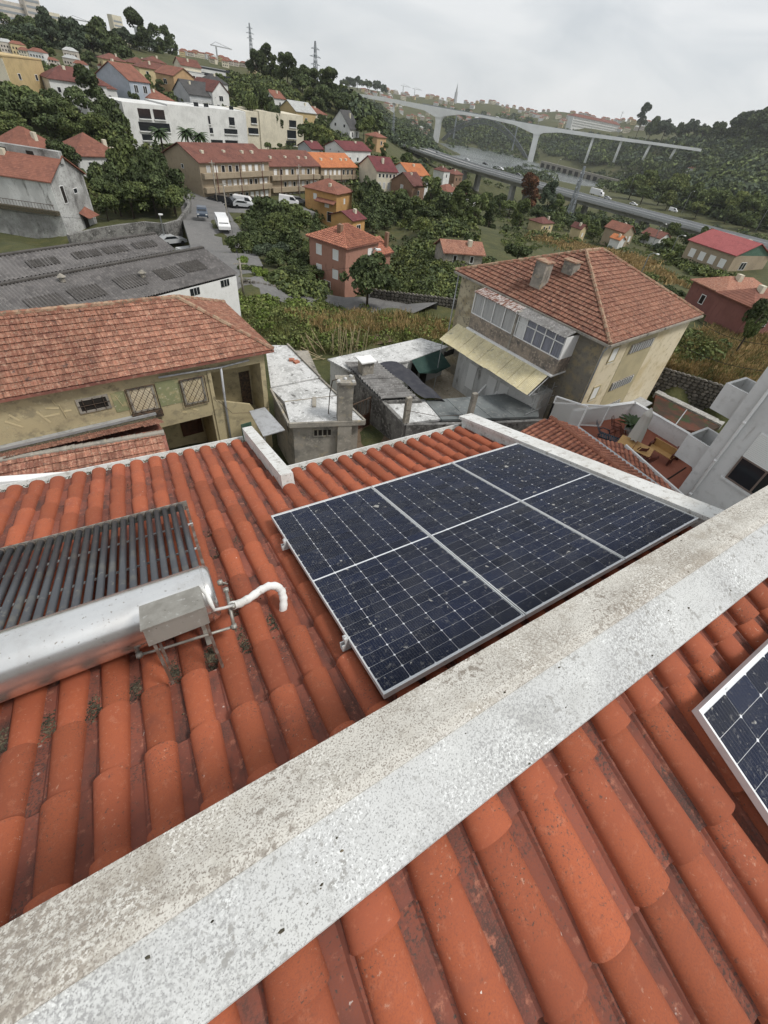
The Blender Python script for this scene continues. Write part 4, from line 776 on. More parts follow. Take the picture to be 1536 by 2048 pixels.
# ground floor walls, stair flights to the yard
m = MB(); m.box(xb-.02, .42, ya+.1, y1+.3, -1, zl-.6); m.build('lower_wall', 'white_dirty', T)
for k, y in enumerate((4.6, 5.7, 6.8)):
    m = MB(); m.add([(xb, y, -.5), (xb-2.0, y, -.5), (xb-2.0, y, .75), (xb-1.3, y, 1.25), (xb, y, 2.35)]+[(xb, y+.12, -.5), (xb-2.0, y+.12, -.5), (xb-2.0, y+.12, .75), (xb-1.3, y+.12, 1.25), (xb, y+.12, 2.35)], [(0, 1, 2, 3, 4), (9, 8, 7, 6, 5), (1, 6, 7, 2), (2, 7, 8, 3), (3, 8, 9, 4)]); m.build('stair_wall', 'white_paint', T)
for y in (4.72, 5.82):
    for i in range(7): m = MB(); m.box(xb-1.9+.27*i, xb-.02, y, y+.98, -.4+.2*i, -.2+.2*i); m.build('stair_step', 'step_grey', T)
for y, w_ in ((8.0, .8), (4.9, .8), (6.0, .8)): m = MB(); m.box(xb-.06, xb-.02, y, y+w_, 1.2, 3.1); m.build('door', 'shutter_white', T)
# windows of the end wall
for (a, b, c, d) in ((1.6, 2.5, E-1.7, E-.65), (1.4, 2.3, E-4.35, E-3.3)): window(T, a, b, c, d, at=.42, frame='cream_dull', pane='curtain', mull=0, fw=.1, shutter=.97)
for (a, b, c, d) in ((4.1, 7.2, E-1.55, E-.9), (3.9, 6.9, E-4.25, E-3.6), (4.2, 6.7, E-6.2, E-5.6)):
    f = window(T, a, b, c, d, at=.405, frame='mortar_grey', pane='dark_glass', mull=0, fw=.07)
    for k in range(9): u = a+(b-a)*(k+.5)/9; m = MB(); m.box(u-.09, u+.05, .30, .40, c+.06, d-.06); m.build('louvre', 'curtain', f)
m = MB(); m.tube([(.18, .1, E-.15), (.3, .32, E-.6), (.3, .32, 0)], .05, 7); m.build('drainpipe', 'zinc', T, True)
m = MB(); m.tube([(.2, 12.75, E-.1), (.25, 12.7, 0)], .05, 6); m.build('drainpipe', 'zinc', T, True)
p = FC.pl(1250, 835, y=.3); m = MB(); m.box(9.2, 10.6, -.5, .4, 0, 1.6); pc = m.build('porch', 'cream', T); m = MB(); m.box(9.1, 10.7, -.65, .4, 1.6, 1.68); m.build('porch_roof', 'zinc', pc)
for k in range(3): m = MB(); m.box(9.3+.42*k, 9.65+.42*k, -.54, -.5, .5, 1.45); m.build('pane', 'dark_glass', pc)
# things in the yard
def barrel(u, v, label):
    p = atZ(u, v, -16.5); t = thing('water_barrel', label, 'barrel', p, group='blue barrels in the yard'); m = MB(); m.lathe([(.27, 0), (.3, .15), (.3, .75), (.27, .9)], 14); m.build('drum', 'blue_plastic', t, True); m = MB(); m.lathe([(.28, .9), (.28, .94), (.1, .95)], 14); m.build('lid', 'blue_plastic', t)
barrel(900, 728, 'blue barrel in the yard, tight against the long shed'); barrel(914, 734, 'blue barrel in the yard, on the side of the flower pot')
p = atZ(917, 741, -16.5); t = thing('flower_pot', 'round grey flower pot standing beside the blue barrels', 'pot', p); m = MB(); m.lathe([(.16, 0), (.25, .2), (.27, .38), (.24, .4), (.22, .3)], 12); m.build('bowl', 'roof_cement', t, True)
p = atZ(934, 757, -16.5); t = thing('wooden_chair', 'small wooden chair with red cushion in the paved yard', 'chair', p, .5)
for x in (-.2, .2):
    for y in (-.2, .2): m = MB(); m.box(x-.02, x+.02, y-.02, y+.02, 0, .45 if y < 0 else .95); m.build('leg', 'brown_wood', t)
m = MB(); m.box(-.23, .23, -.23, .23, .44, .48); m.build('seat', 'brown_wood', t); m = MB(); m.box(-.22, .22, .18, .22, .7, .95); m.build('backrest', mk('pine', (.50, .30, .12), .7, [(3, .4, .7, (.42, .24, .09), (1, 8, 1))]).name, t)
mk('red_cloth', (.22, .02, .02), .9); m = MB(); m.box(-.2, .2, -.2, .18, .48, .53); m.build('cushion', 'red_cloth', t)
# ------------------------------------------------------------------ terrace with furniture
ZT = -12.5
mk('terrace_red', (.30, .105, .065), .8, [(1.5, .4, .7, (.26, .09, .058)), (6, .55, .7, (.34, .13, .085))])
mk('navy_plastic', (.035, .048, .065), .5); mk('teak', (.13, .042, .028), .7, [(5, .4, .7, (.09, .03, .02))]); mk('parasol_cloth', (.56, .54, .49), .9)
tp = [atZ(u, v, ZT) for u, v in ((1135, 850), (1255, 832), (1400, 920), (1352, 990), (1300, 1040), (1180, 960))]
T = thing('roof_terrace', 'red floored roof terrace with low white walls', 'terrace', tp[0]); b0 = tp[0].copy()
m = MB(); m.slab([rel(p) for p in tp[::-1]], 4.5); m.build('deck', 'terrace_red', T)
for i, (a, b) in enumerate(((tp[0], tp[1]), (tp[1], tp[2]))): m = MB(); m.beam(rel(a+np.array([0, 0, .4])), rel(b+np.array([0, 0, .4])), .14, 1.1); pw = m.build('parapet', 'white_paint', T); m = MB(); m.beam(rel(a+np.array([0, 0, .97])), rel(b+np.array([0, 0, .97])), .22, .05); m.build('coping', 'white_paint', pw)
a, b = atZ(1372, 935, ZT+.01), atZ(1310, 975, ZT+.01); m = MB(); m.beam(rel(a), rel(b), .06, .03); m.build('floor_joint', 'dark_inside', T)
mk('mesh_screen', (.62, .62, .6), .8); m_ = MATS['mesh_screen']; m_.node_tree.nodes['Principled BSDF'].inputs['Alpha'].default_value = .55
T = thing('terrace_screen', 'white framed translucent wind screen at the terrace corner', 'screen', atZ(1150, 872, -12.3)); b0 = np.array(T.location)
s0, s1, s2 = atZ(1152, 868, -11.9), atZ(1097, 838, -11.9), atZ(1205, 846, -12.0)
pts = [(atZ(1150, 870, -11.6), atZ(1090, 842, -11.6)), (atZ(1113, 800, -11.2), atZ(1213, 808, -11.2))]
A_, B_, C1 = atZ(1150, 868, -12.0), atZ(1092, 846, -12.4), atZ(1200, 852, -12.2)
for a, b, hh in ((A_, B_, 1.7), (B_, C1, 1.3)):
    up = np.array([0, 0, hh]); m = MB(); m.beam(rel(a), rel(a+up), .07); m.beam(rel(b), rel(b+up), .07); m.beam(rel(a+up), rel(b+up), .07); m.beam(rel(a), rel(b), .06); f = m.build('frame', 'white_paint', T)
    m = MB(); m.quad(rel(a), rel(b), rel(b+up), rel(a+up)); m.build('sheet', 'mesh_screen', f)
def on_t(u, v, z=ZT): return atZ(u, v, z)
# lounger
t = thing('sun_lounger', 'dark blue slatted plastic sun lounger on the terrace', 'sun lounger', on_t(1200, 880), R(-55))
for sx in (-.26, .26): m = MB(); m.beam((-.2, sx, .34), (1.2, sx, .28), .05, .06); m.build('side_rail', 'navy_plastic', t); 
for x in (-.1, 1.05):
    for y in (-.25, .25): m = MB(); m.beam((x, y, .34), (x-.05, y*1.1, 0), .05); m.build('leg', 'navy_plastic', t)
for k in range(10): m = MB(); m.box(-.1+.13*k, -.01+.13*k, -.25, .25, .33, .36); m.build('slat', 'navy_plastic', t)
for k in range(6): x, z = -.16-.075*k, .40+.10*k; m = MB(); m.hexa([(x, -.25, z), (x+.01, -.25, z+.0), (x+.01, .25, z), (x, .25, z)], [(x-.05, -.25, z+.085), (x-.04, -.25, z+.085), (x-.04, .25, z+.085), (x-.05, .25, z+.085)]); m.build('slat', 'navy_plastic', t)
for y in (-.31, .31): m = MB(); m.tube([(-.3, y, .45), (-.1, y, .6), (.25, y, .58), (.35, y, .36)], .03, 6); m.build('armrest', 'navy_plastic', t)
# table and bench
ta, tb = on_t(1240, 877, ZT+.72), on_t(1300, 905, ZT+.72); an = math.atan2(tb[1]-ta[1], tb[0]-ta[0]); ln_ = np.linalg.norm(tb-ta)
t = thing('garden_table', 'long pale wooden garden table in two halves on the terrace', 'table', (ta[0], ta[1], ZT), an)
for k in range(6):
    m = MB(); m.box(0, ln_*.49, -.5+.17*k, -.34+.17*k, .70, .73); m.build('plank', 'pine', t); m = MB(); m.box(ln_*.51, ln_+.1, -.5+.17*k, -.34+.17*k, .70, .73); m.build('plank', 'pine', t)
for x in (.15, ln_-.1):
    for y in (-.42, .42): m = MB(); m.box(x-.04, x+.04, y-.04, y+.04, 0, .70); m.build('leg', 'teak', t)
ta, tb = on_t(1296, 892, ZT+.45), on_t(1335, 915, ZT+.45); an = math.atan2(tb[1]-ta[1], tb[0]-ta[0]); ln_ = np.linalg.norm(tb-ta)+.2
t = thing('garden_bench', 'wooden garden bench along the white terrace wall', 'bench', (ta[0], ta[1], ZT), an)
m = MB(); m.box(0, ln_, 0, .5, .42, .46); m.build('seat', 'pine', t); m = MB(); m.box(0, ln_, .48, .53, .46, .85); m.build('backrest', 'pine', t)
for x in (.04, ln_-.04):
    m = MB(); m.box(x-.05, x+.05, .02, .1, 0, .65); m.build('leg', 'teak', t); m = MB(); m.box(x-.05, x+.05, .42, .5, 0, .8); m.build('leg', 'teak', t); m = MB(); m.box(x-.05, x+.05, 0, .5, .65, .7); m.build('armrest', 'teak', t)
def fold_chair(u, v, rz, label):
    t = thing('folding_chair', label, 'chair', on_t(u, v), rz, 'dark wooden terrace chairs')
    for y in (-.22, .22): m = MB(); m.beam((-.2, y, 0), (.25, y, .5), .04, .03); m.build('leg', 'teak', t); m = MB(); m.beam((.25, y, 0), (-.3, y, 1.0), .04, .03); m.build('leg', 'teak', t); m = MB(); m.box(-.22, .25, y-.03, y+.03, .62, .65); m.build('armrest', 'teak', t)
    for k in range(5): m = MB(); m.box(-.15+.085*k, -.08+.085*k, -.2, .2, .44, .46); m.build('slat', 'teak', t)
    for k in range(4): z = .55+.11*k; m = MB(); m.box(-.16-.05*k-.05, -.14-.05*k-.05, -.2, .2, z, z+.09); m.build('slat', 'teak', t)
for u, v, a, lb in ((1222, 868, -1.0, 'dark red wooden chair between the lounger and the palm'), (1240, 885, -.4, 'dark wooden chair at the table end by the lounger'), (1268, 918, 1.0, 'dark wooden chair tucked at the table beside the parasol'), (1285, 935, 1.2, 'dark wooden chair standing free at the tiled roof verge')): fold_chair(u, v, a, lb)
# closed parasol
p = on_t(1254, 905); t = thing('closed_parasol', 'closed off-white parasol leaning over the terrace table', 'parasol', p)
m = MB(); m.tube([(0, 0, 0), (.16, .10, 2.75)], .03, 7); m.build('pole', 'teak', t)
m = MB(); n = 16; vs = []; pr = [(.9, .30), (1.3, .27), (1.8, .23), (2.25, .19), (2.32, .22), (2.5, .12), (2.72, .03)]
for z, r in pr: vs += [((.16*z/2.75)+r*(1+.28*math.cos(k*math.pi)*(1 if z < 2.3 else .5))*math.cos(2*math.pi*k/n), (.10*z/2.75)+r*(1+.28*math.cos(k*math.pi)*(1 if z < 2.3 else .5))*math.sin(2*math.pi*k/n), z) for k in range(n)]
m.add(vs, [(i*n+k, i*n+(k+1) % n, (i+1)*n+(k+1) % n, (i+1)*n+k) for i in range(len(pr)-1) for k in range(n)]); m.build('canopy', 'parasol_cloth', t, True)
m = MB(); m.lathe([(.3, 0), (.3, .06), (.06, .1)], 12); m.build('base', 'iron', t)
# potted palm
mk('palm_green', (.030, .055, .018), .6, [(3, .4, .7, (.05, .075, .022))])
p = on_t(1255, 866); t = thing('potted_palm', 'potted sago palm standing in the terrace corner', 'plant', p); m = MB(); m.lathe([(.22, 0), (.3, .35), (.27, .4)], 12); m.build('pot', 'roof_cement', t, True)
for k in range(30):
    a = k*2.4; e = .25+.9*(k/30); L_ = .85; m = MB(); pts = []
    for i in range(6): s = i/5; r = L_*s*math.cos(e*(1-.6*s)); pts.append(Vector((r*math.cos(a), r*math.sin(a), .5+L_*s*math.sin(e)*(1-.55*s))))
    sd_ = Vector((-math.sin(a), math.cos(a), 0)); wd = [.03, .12, .14, .12, .08, .01]; vs = []
    for i in range(6): vs += [pts[i]-sd_*wd[i]+Vector((0, 0, .03)), pts[i], pts[i]+sd_*wd[i]+Vector((0, 0, .03))]
    m.add(vs, [f for i in range(5) for f in ((3*i, 3*i+1, 3*i+4, 3*i+3), (3*i+1, 3*i+2, 3*i+5, 3*i+4))]); m.build('frond', 'palm_green', t)
# air conditioner and bits by the wall
p = on_t(1388, 940); t = thing('air_conditioner', 'white outdoor air conditioner unit on the terrace floor', 'air conditioner', p, R(35)); m = MB(); m.box(-.4, .4, -.15, .15, .08, .65); m.build('case', 'white_paint', t)
m = MB(); vs = [(-.12+.24*math.cos(2*math.pi*k/16), -.16, .36+.24*math.sin(2*math.pi*k/16)) for k in range(16)]; m.add(vs, [tuple(range(16))[::-1]]); m.build('fan_grille', 'dark_glass', t)
for x in (-.3, .3): m = MB(); m.box(x-.03, x+.03, -.14, .14, 0, .08); m.build('foot', 'iron', t)
p = on_t(1350, 915); t = thing('wooden_stool', 'small dark wooden side cabinet at the bench end', 'cabinet', p, R(10)); m = MB(); m.box(-.25, .25, -.2, .2, .05, .55); m.build('box', 'teak', t); m = MB(); m.box(-.18, .18, -.215, -.2, .12, .48); m.build('front', 'pine', t)
# ------------------------------------------------------------------ two small tiled roofs between the coping and the terrace
P1 = atZ(1100, 836, -10.3); P2 = P1+np.array([.1, -6.5, 0]); b0 = P1+np.array([0, -3, -5.2])
T = thing('small_tiled_house', 'small house with old orange tile roof just beyond the coping', 'house', b0)
Rr = atZ(1152, 856, -10.95); le = np.array([P1[0]-4.2, P1[1]+.3, -11.5])
r1, r2 = rel(P1), rel(P2); e1 = rel(Rr); e2 = rel(Rr+np.array([.1, -6.5, 0])); l1 = rel(le); l2 = rel(le+np.array([.1, -6.5, 0]))
m = MB(); m.add([r1, r2, e1, e2, l1, l2], [(1, 0, 2, 3), (0, 1, 5, 4)]); m.add([e1, l1, (e1[0], e1[1], 0), (l1[0], l1[1], 0), r1], [(0, 4, 1, 3, 2)]); m.add([e1, e2, (e1[0], e1[1], 0), (e2[0], e2[1], 0)], [(0, 1, 3, 2)]); rf = m.build('roof', 'old_pan', T)
tile_field(rf, [e2, e1, r1, r2], (0, 1), .22, .34, TILE_ORG, 60, near=r1); tile_field(rf, [l1, l2, r2, r1], (0, 1), .22, .34, TILE_ORG, 150, near=r1)
ridge_tiles(rf, (r1[0], r1[1], r1[2]+.05), (r2[0], r2[1], r2[2]+.05), .12, 'orange_tile', .35)
m = MB(); m.beam((e1[0]+.12, e1[1]+.1, e1[2]-.02), (e2[0]+.12, e2[1], e2[2]-.02), .2, .12); m.build('gutter', 'zinc', T)
Q = [atZ(1178, 880, -11.3), atZ(1249, 895, -11.3)]; up = np.array([.1, -3.4, -.45]); b0 = (Q[0]+Q[1])/2-np.array([0, 0, 4]); T = thing('lean_to_roof', 'lean-to with bright orange tiles and white verge beside the terrace', 'roof', b0)
q = [rel(Q[1]), rel(Q[0]), rel(Q[0]+up), rel(Q[1]+up)]
m = MB(); m.slab([q[0], q[1], q[2], q[3]], .15); rf = m.build('roof', 'old_pan', T); tile_field(rf, [q[2], q[3], q[0], q[1]], (0, 1), .21, .34, TILE_ORG, 110, near=q[0])
m = MB(); m.beam((q[0][0]+.08, q[0][1]+.05, q[0][2]+.06), (q[3][0]+.08, q[3][1], q[3][2]+.06), .1, .16); m.build('verge', 'white_paint', T)
m = MB(); m.slab([(p[0]*.96, p[1]-.1, p[2]-.2) for p in q], 3.5); m.build('wall', 'white_dirty', T)
# ------------------------------------------------------------------ pale grey building at the picture edge
b0 = atZ(1350, 988, ZT); bx_, by_ = b0[0], b0[1]; b0 = np.array([bx_, by_, -17.0]); T = thing('grey_apartment_block', 'pale grey rendered block with roller shutter window above the terrace', 'building', b0)
FR = Fr((bx_, by_, -17.0), 0)
m = MB(); m.box(0, 9, -14, 0, -1, 22); m.build('wall', 'gray_plaster', T)
def fx(u, v): return FR.pl(u, v, x=0)
a, b = fx(1452, 952), fx(1536, 1000); c = fx(1470, 925)
window(T, b[1]-.4, a[1], a[2]-.05, a[2]+1.15, face='x', at=0, frame=mk('brown_frame', (.17, .13, .11), .5).name, pane='dark_glass', mull=1, fw=.07)
m = MB()
for k in range(16): m.box(-.05, .0, b[1]-.4, a[1]-.02, a[2]+1.15+.075*k, a[2]+1.215+.075*k)
tag(m.build('roller_shutter', 'shutter_white', T), kind='stuff')
m = MB(); m.box(-.12, .0, b[1]-.6, a[1]+.15, a[2]-.16, a[2]-.06); m.build('window_sill', 'gray_plaster', T)
a2 = fx(1402, 1003); window(T, a2[1]-2.2, a2[1], a2[2]-1.5, a2[2]+.0, face='x', at=0, frame='iron', pane='curtain', mull=1, fw=.08)
pa = fx(1536, 800); pb = fx(1420, 945); m = MB(); m.tube([(-.09, -.55, 0), (-.09, -.55, 22)], .06, 8); 
for z in range(1, 22, 2): m.tube([(-.09, -.55, z), (-.09, -.55, z+.12)], .075, 8)
m.build('drainpipe', 'white_paint', T, True)
for z, y1 in ((6.2, 1.12), (8.95, 1.0)):
    m = MB(); m.box(.3, 2.0, .002, y1, z-.22, z); bl = m.build('balcony', 'gray_plaster', T)
    for q in ((.3, .42, .002, y1), (.42, 1.88, y1-.12, y1), (1.88, 2.0, .002, y1)): m = MB(); m.box(q[0], q[1], q[2], q[3], z+.002, z+1.02); m.build('balcony_wall', 'gray_plaster', bl)
# ================================================================== warehouses, road, hillside houses, bridges
mk('wh_roof', (.165, .155, .15), .95, [(.6, .4, .65, (.115, .108, .105)), (3, .5, .68, (.22, .205, .195)), (9, .6, .7, (.08, .075, .07))])
mk('wh_panel', (.085, .078, .072), .95, [(2, .4, .65, (.06, .055, .05)), (9, .55, .7, (.16, .15, .14))])
for nm, lb, e0, e1, t1, t0, zl, zh, pans in (
    ('near', 'warehouse with corrugated grey roof and white wall beside the lane', (317, 588), (476, 547), (406, 495), None, -14.0, -13.0, ((.02, .40), (.20, .42), (.42, .45), (.64, .45), (.80, .5))),
    ('far', 'warehouse with corrugated grey roof against the blackened retaining wall', None, (352, 500), (310, 467), None, -13.6, -13.1, ((.30, .45), (.52, .5), (.68, .5), (.86, .5)))):
    ex = np.array([math.cos(R(30.2)), math.sin(R(30.2)), 0]); A1 = atZ(*e1, zl); B1 = atZ(*t1, zh); L = 34
    A0, B0 = A1-ex*L, B1-ex*L; b0 = np.array([A1[0], A1[1], -17.6]); T = thing('warehouse', lb, 'warehouse', b0)
    n = 150 if nm == 'near' else 120; vs, fs = wavy(A0, A1-A0, B0-A0, n, .05, segs=4); m = MB(); m.add([rel(p) for p in vs], fs); m.build('roof', 'wh_roof', T)
    for (s, t) in pans:
        for j in range(1):
            c = A0+(A1-A0)*(.55+.45*s)+(B0-A0)*t; du = (A1-A0)/L*1.05; dv = (B0-A0)*.16
            vs, fs = wavy(c-du-dv, du*2, dv*2, 9, .05, segs=4); m = MB(); m.add([rel(p+np.array([0, 0, .045])) for p in vs], fs); m.build('roof_light', 'wh_panel', T)
    for s, t in ((.50, .5), (.16, .8)) if nm == 'near' else (): c = rel(A0+(A1-A0)*(.55+.45*s)+(B0-A0)*t); m = MB(); m.lathe([(.18, 0), (.18, .3), (.3, .35), (.05, .55)], 8, c); m.build('roof_vent', 'mortar_grey', T)
    low = lambda p: np.array([p[0], p[1], -18.5])
    m = MB(); i_ = ex*.25; a0, a1, b1, b0_ = A0, A1-i_, B1-i_, B0; m.add([rel(p) for p in (a0-np.array([0, 0, .15]), a1-np.array([0, 0, .15]), b1-np.array([0, 0, .15]), b0_-np.array([0, 0, .15]), low(a0), low(a1), low(b1), low(b0_))], [(4, 5, 1, 0), (5, 6, 2, 1), (6, 7, 3, 2), (7, 4, 0, 3)]); m.build('wall', 'white_dirty' if nm == 'far' else 'white_paint', T)
    m = MB(); m.beam(rel(B0+np.array([0, 0, .06])), rel(B1+np.array([0, 0, .06])), .35, .1); m.build('ridge_flashing', 'wh_panel', T)
    if nm == 'near':
        for u, v in ((390, 583), (450, 566)):
            r = ray(u, v); nrm = np.array([-ex[1], ex[0], 0]); p = r*((A1 @ nrm-.02)/(r @ nrm)); q = rel(p); o = MB(); o.beam(rel(p-ex*.45), rel(p+ex*.45), .06, .55); w_ = o.build('window', 'dark_glass', T)
            for k in (-.15, .15): o = MB(); o.beam(rel(p+ex*k+np.array([0, 0, -.27])), rel(p+ex*k+np.array([0, 0, .27])), .09, .05); o.build('glazing_bar', 'white_paint', w_)
# road
mk('asphalt', (.16, .155, .15), .95, [(.4, .4, .65, (.13, .128, .125)), (3, .5, .7, (.19, .185, .18))])
mk('kerb_stone', (.33, .32, .30), .95, [(2, .4, .65, (.22, .21, .2))])
def strip(path, w, dz=.06):
    """drape a strip on the ground; path = ground points"""
    P = [np.array(p) for p in path]; Q = []
    for a, b in zip(P, P[1:]):
        n = max(1, int(np.linalg.norm(b-a)/2))
        for k in range(n): Q.append(a+(b-a)*k/n)
    Q.append(P[-1]); vs = []; fs = []; ed = []
    for i, p in enumerate(Q):
        d = Q[min(i+1, len(Q)-1)]-Q[max(i-1, 0)]; nr = np.array([-d[1], d[0], 0]); nr /= np.linalg.norm(nr)
        l, r = p+nr*w/2, p-nr*w/2; z = max(gz(*p[:2]), gz(*l[:2]), gz(*r[:2]))+dz; vs += [(l[0], l[1], z), (r[0], r[1], z), (l[0], l[1], z-1), (r[0], r[1], z-1)]; ed.append((l, r, z))
    for i in range(len(Q)-1): o = 4*i; fs += [(o, o+4, o+5, o+1), (o+2, o+6, o+4, o), (o+1, o+5, o+7, o+3)]
    return vs, fs, ed
rp_ = [hit(*q) for q in ((385, 392), (408, 420), (424, 452), (440, 495), (458, 532), (482, 566), (530, 584), (580, 594), (650, 606), (760, 615), (850, 629))]
vs, fs, ed = strip(rp_[:5], 8.5); m = MB(); m.add(vs, fs); tag(m.build('road', 'asphalt'), kind='structure')
pk = [hit(u, v) for u, v in ((405, 412), (500, 418), (610, 420))]; vs, fs, _ = strip(pk, 9, .05); m = MB(); m.add(vs, fs); tag(m.build('road', 'asphalt'), kind='structure')
vs, fs, ed2 = strip(rp_[3:], 5.6, .10); m = MB(); m.add(vs, fs); tag(m.build('lane', 'asphalt'), kind='structure')
# stone walls: irregular stones on a core
mk('stone', (.19, .175, .15), .95, [(2, .4, .65, (.12, .11, .10)), (7, .5, .68, (.28, .255, .22))], rnd=.35, island=.35)
mk('wall_core', (.07, .065, .055), 1)
def stone_wall(label, a, b, h, th=.4, sz=.38, nmax=300, zb=None, face=-1, name='stone_wall'):
    a, b = np.array(a, float), np.array(b, float); L = np.hypot(*(b-a)[:2]); ang = math.atan2(b[1]-a[1], b[0]-a[0]); T = thing(name, label, 'wall', a, ang); dzl = (b[2]-a[2])/L
    m = MB(); m.hexa([(0, -th/2, -1), (L, -th/2, -1+dzl*L), (L, th/2, -1+dzl*L), (0, th/2, -1)], [(0, -th/2, h-.06), (L, -th/2, h-.06+dzl*L), (L, th/2, h-.06+dzl*L), (0, th/2, h-.06)]); m.build('core', 'wall_core', T)
    protos = []
    for k in range(6):
        o = MB(); p = [(math.cos(t)*random.uniform(.42, .56), math.sin(t)*random.uniform(.42, .56)) for t in np.linspace(0, 2*math.pi, 7)[:-1]]
        o.add([(x, 0, z) for x, z in p]+[(x*.75, -.28, z*.75) for x, z in p], [tuple(range(6, 12))[::-1]]+[(i, (i+1) % 6, (i+1) % 6+6, i+6) for i in range(6)]); protos.append(o)
    meshes = [o.mesh('stone', 'stone') for o in protos]; rest_ = MB(); n = 0; z = -.1; row = 0
    while z < h:
        hh = sz*random.uniform(.7, 1.0); u = random.uniform(-.3, 0)
        while u < L:
            w_ = sz*random.uniform(.7, 1.5); k = random.randrange(6); mxs = Matrix.Translation((u+w_/2, face*th/2, z+hh/2+dzl*u)) @ Matrix.Rotation(random.uniform(-.2, .2), 4, 'Y') @ Matrix.Diagonal((w_*1.02, .4 if face < 0 else -.4, hh*1.05, 1))
            if n < nmax: link('stone', meshes[k], T, mxs); n += 1
            else:
                co = [tuple(mxs @ Vector(p)) for p in protos[k].v]; rest_.add(co, protos[k].f)
            u += w_
        z += hh
    if rest_.v: tag(rest_.build('stone_infill', 'stone', T), kind='stuff')
    return T
W1_, W2_ = atZ(1285, 722, -14.1), atZ(1460, 774, -14.1)
stone_wall('high rubble stone wall between the dry field and the cream house yard', (W1_[0], W1_[1], -17.2), (W2_[0], W2_[1], -17.2), 3.1, sz=.36)
a, b = hit(735, 598), hit(930, 622); stone_wall('dark dry stone wall along the lane under the brambles', (a[0], a[1], a[2]-.2), (b[0], b[1], b[2]-.2), 1.5, sz=.45)
a, b = hit(485, 567), hit(610, 592); stone_wall('low mossy stone wall along the lane bend beside the thicket', (a[0], a[1], a[2]-.3), (b[0], b[1], b[2]-.3), .7, sz=.4)
# dark glazed pit beside the stone wall and the concrete rim
p = [atZ(u, v, -16.1) for u, v in ((1290, 778), (1312, 785), (1445, 850), (1415, 865), (1300, 850), (1270, 830))]
T = thing('covered_tank', 'dark rusty sheet cover over the sunken yard by the stone wall', 'cover', p[0]); b0 = p[0].copy()
mk('rust_dark', (.045, .028, .018), .7, [(.6, .42, .6, (.10, .035, .02)), (1, .5, .62, (.03, .045, .015))])
m = MB(); m.slab([rel(q) for q in p[1:5][::-1]], .4); m.build('sheet', 'rust_dark', T)
m = MB(); m.beam(rel(p[1]+np.array([0, 0, -.1])), rel(p[2]+np.array([0, 0, -.1])), .8, .5); m.build('rim', 'dirty_concrete', T); m = MB(); m.beam(rel(p[1]*.5+p[2]*.5+np.array([0, 0, .03])), rel(p[4]*.6+p[3]*.4+np.array([0, 0, .03])), .07, .05); m.build('bar', 'zinc', T)
# ------------------------------------------------------------------ generic house
for nm, c in dict(w_white=(.66, .66, .64), w_grey=(.42, .43, .44), w_blue=(.38, .42, .47), w_beige=(.34, .275, .195), w_orange=(.52, .30, .12), w_pink=(.37, .195, .145), w_yellow=(.56, .46, .27), w_tan=(.50, .38, .20), w_peach=(.47, .31, .17), w_cream=(.62, .57, .45), w_brown=(.24, .15, .10), w_red=(.23, .10, .085), w_ochre=(.38, .23, .06), w_city=(.55, .50, .44)).items():
    mk(nm, c, .9, [(.4, .42, .68, tuple(x*.84 for x in c)), (2.0, .54, .72, tuple(x*.68 for x in c), (2, 2, .5))])
for nm, c, c2 in (('r_red', (.165, .070, .053), (.115, .05, .040)), ('r_orange', (.42, .155, .065), (.34, .12, .055)), ('r_dark', (.135, .055, .046), (.095, .04, .035)), ('r_maroon', (.135, .04, .042), (.10, .03, .033)), ('r_pinkred', (.30, .085, .085), (.25, .07, .07)), ('r_slate', (.07, .068, .068), (.05, .05, .05)), ('r_pale', (.42, .43, .42), (.34, .34, .33)), ('r_terra', (.215, .092, .064), (.155, .068, .05))):
    mk(nm, c, .92, [(.5, .42, .65, c2), (2.5, .5, .68, tuple(x*1.25 for x in c)), (5, .58, .7, tuple(x*.55 for x in c))], rnd=.08, wave=('Z', .16, .03))
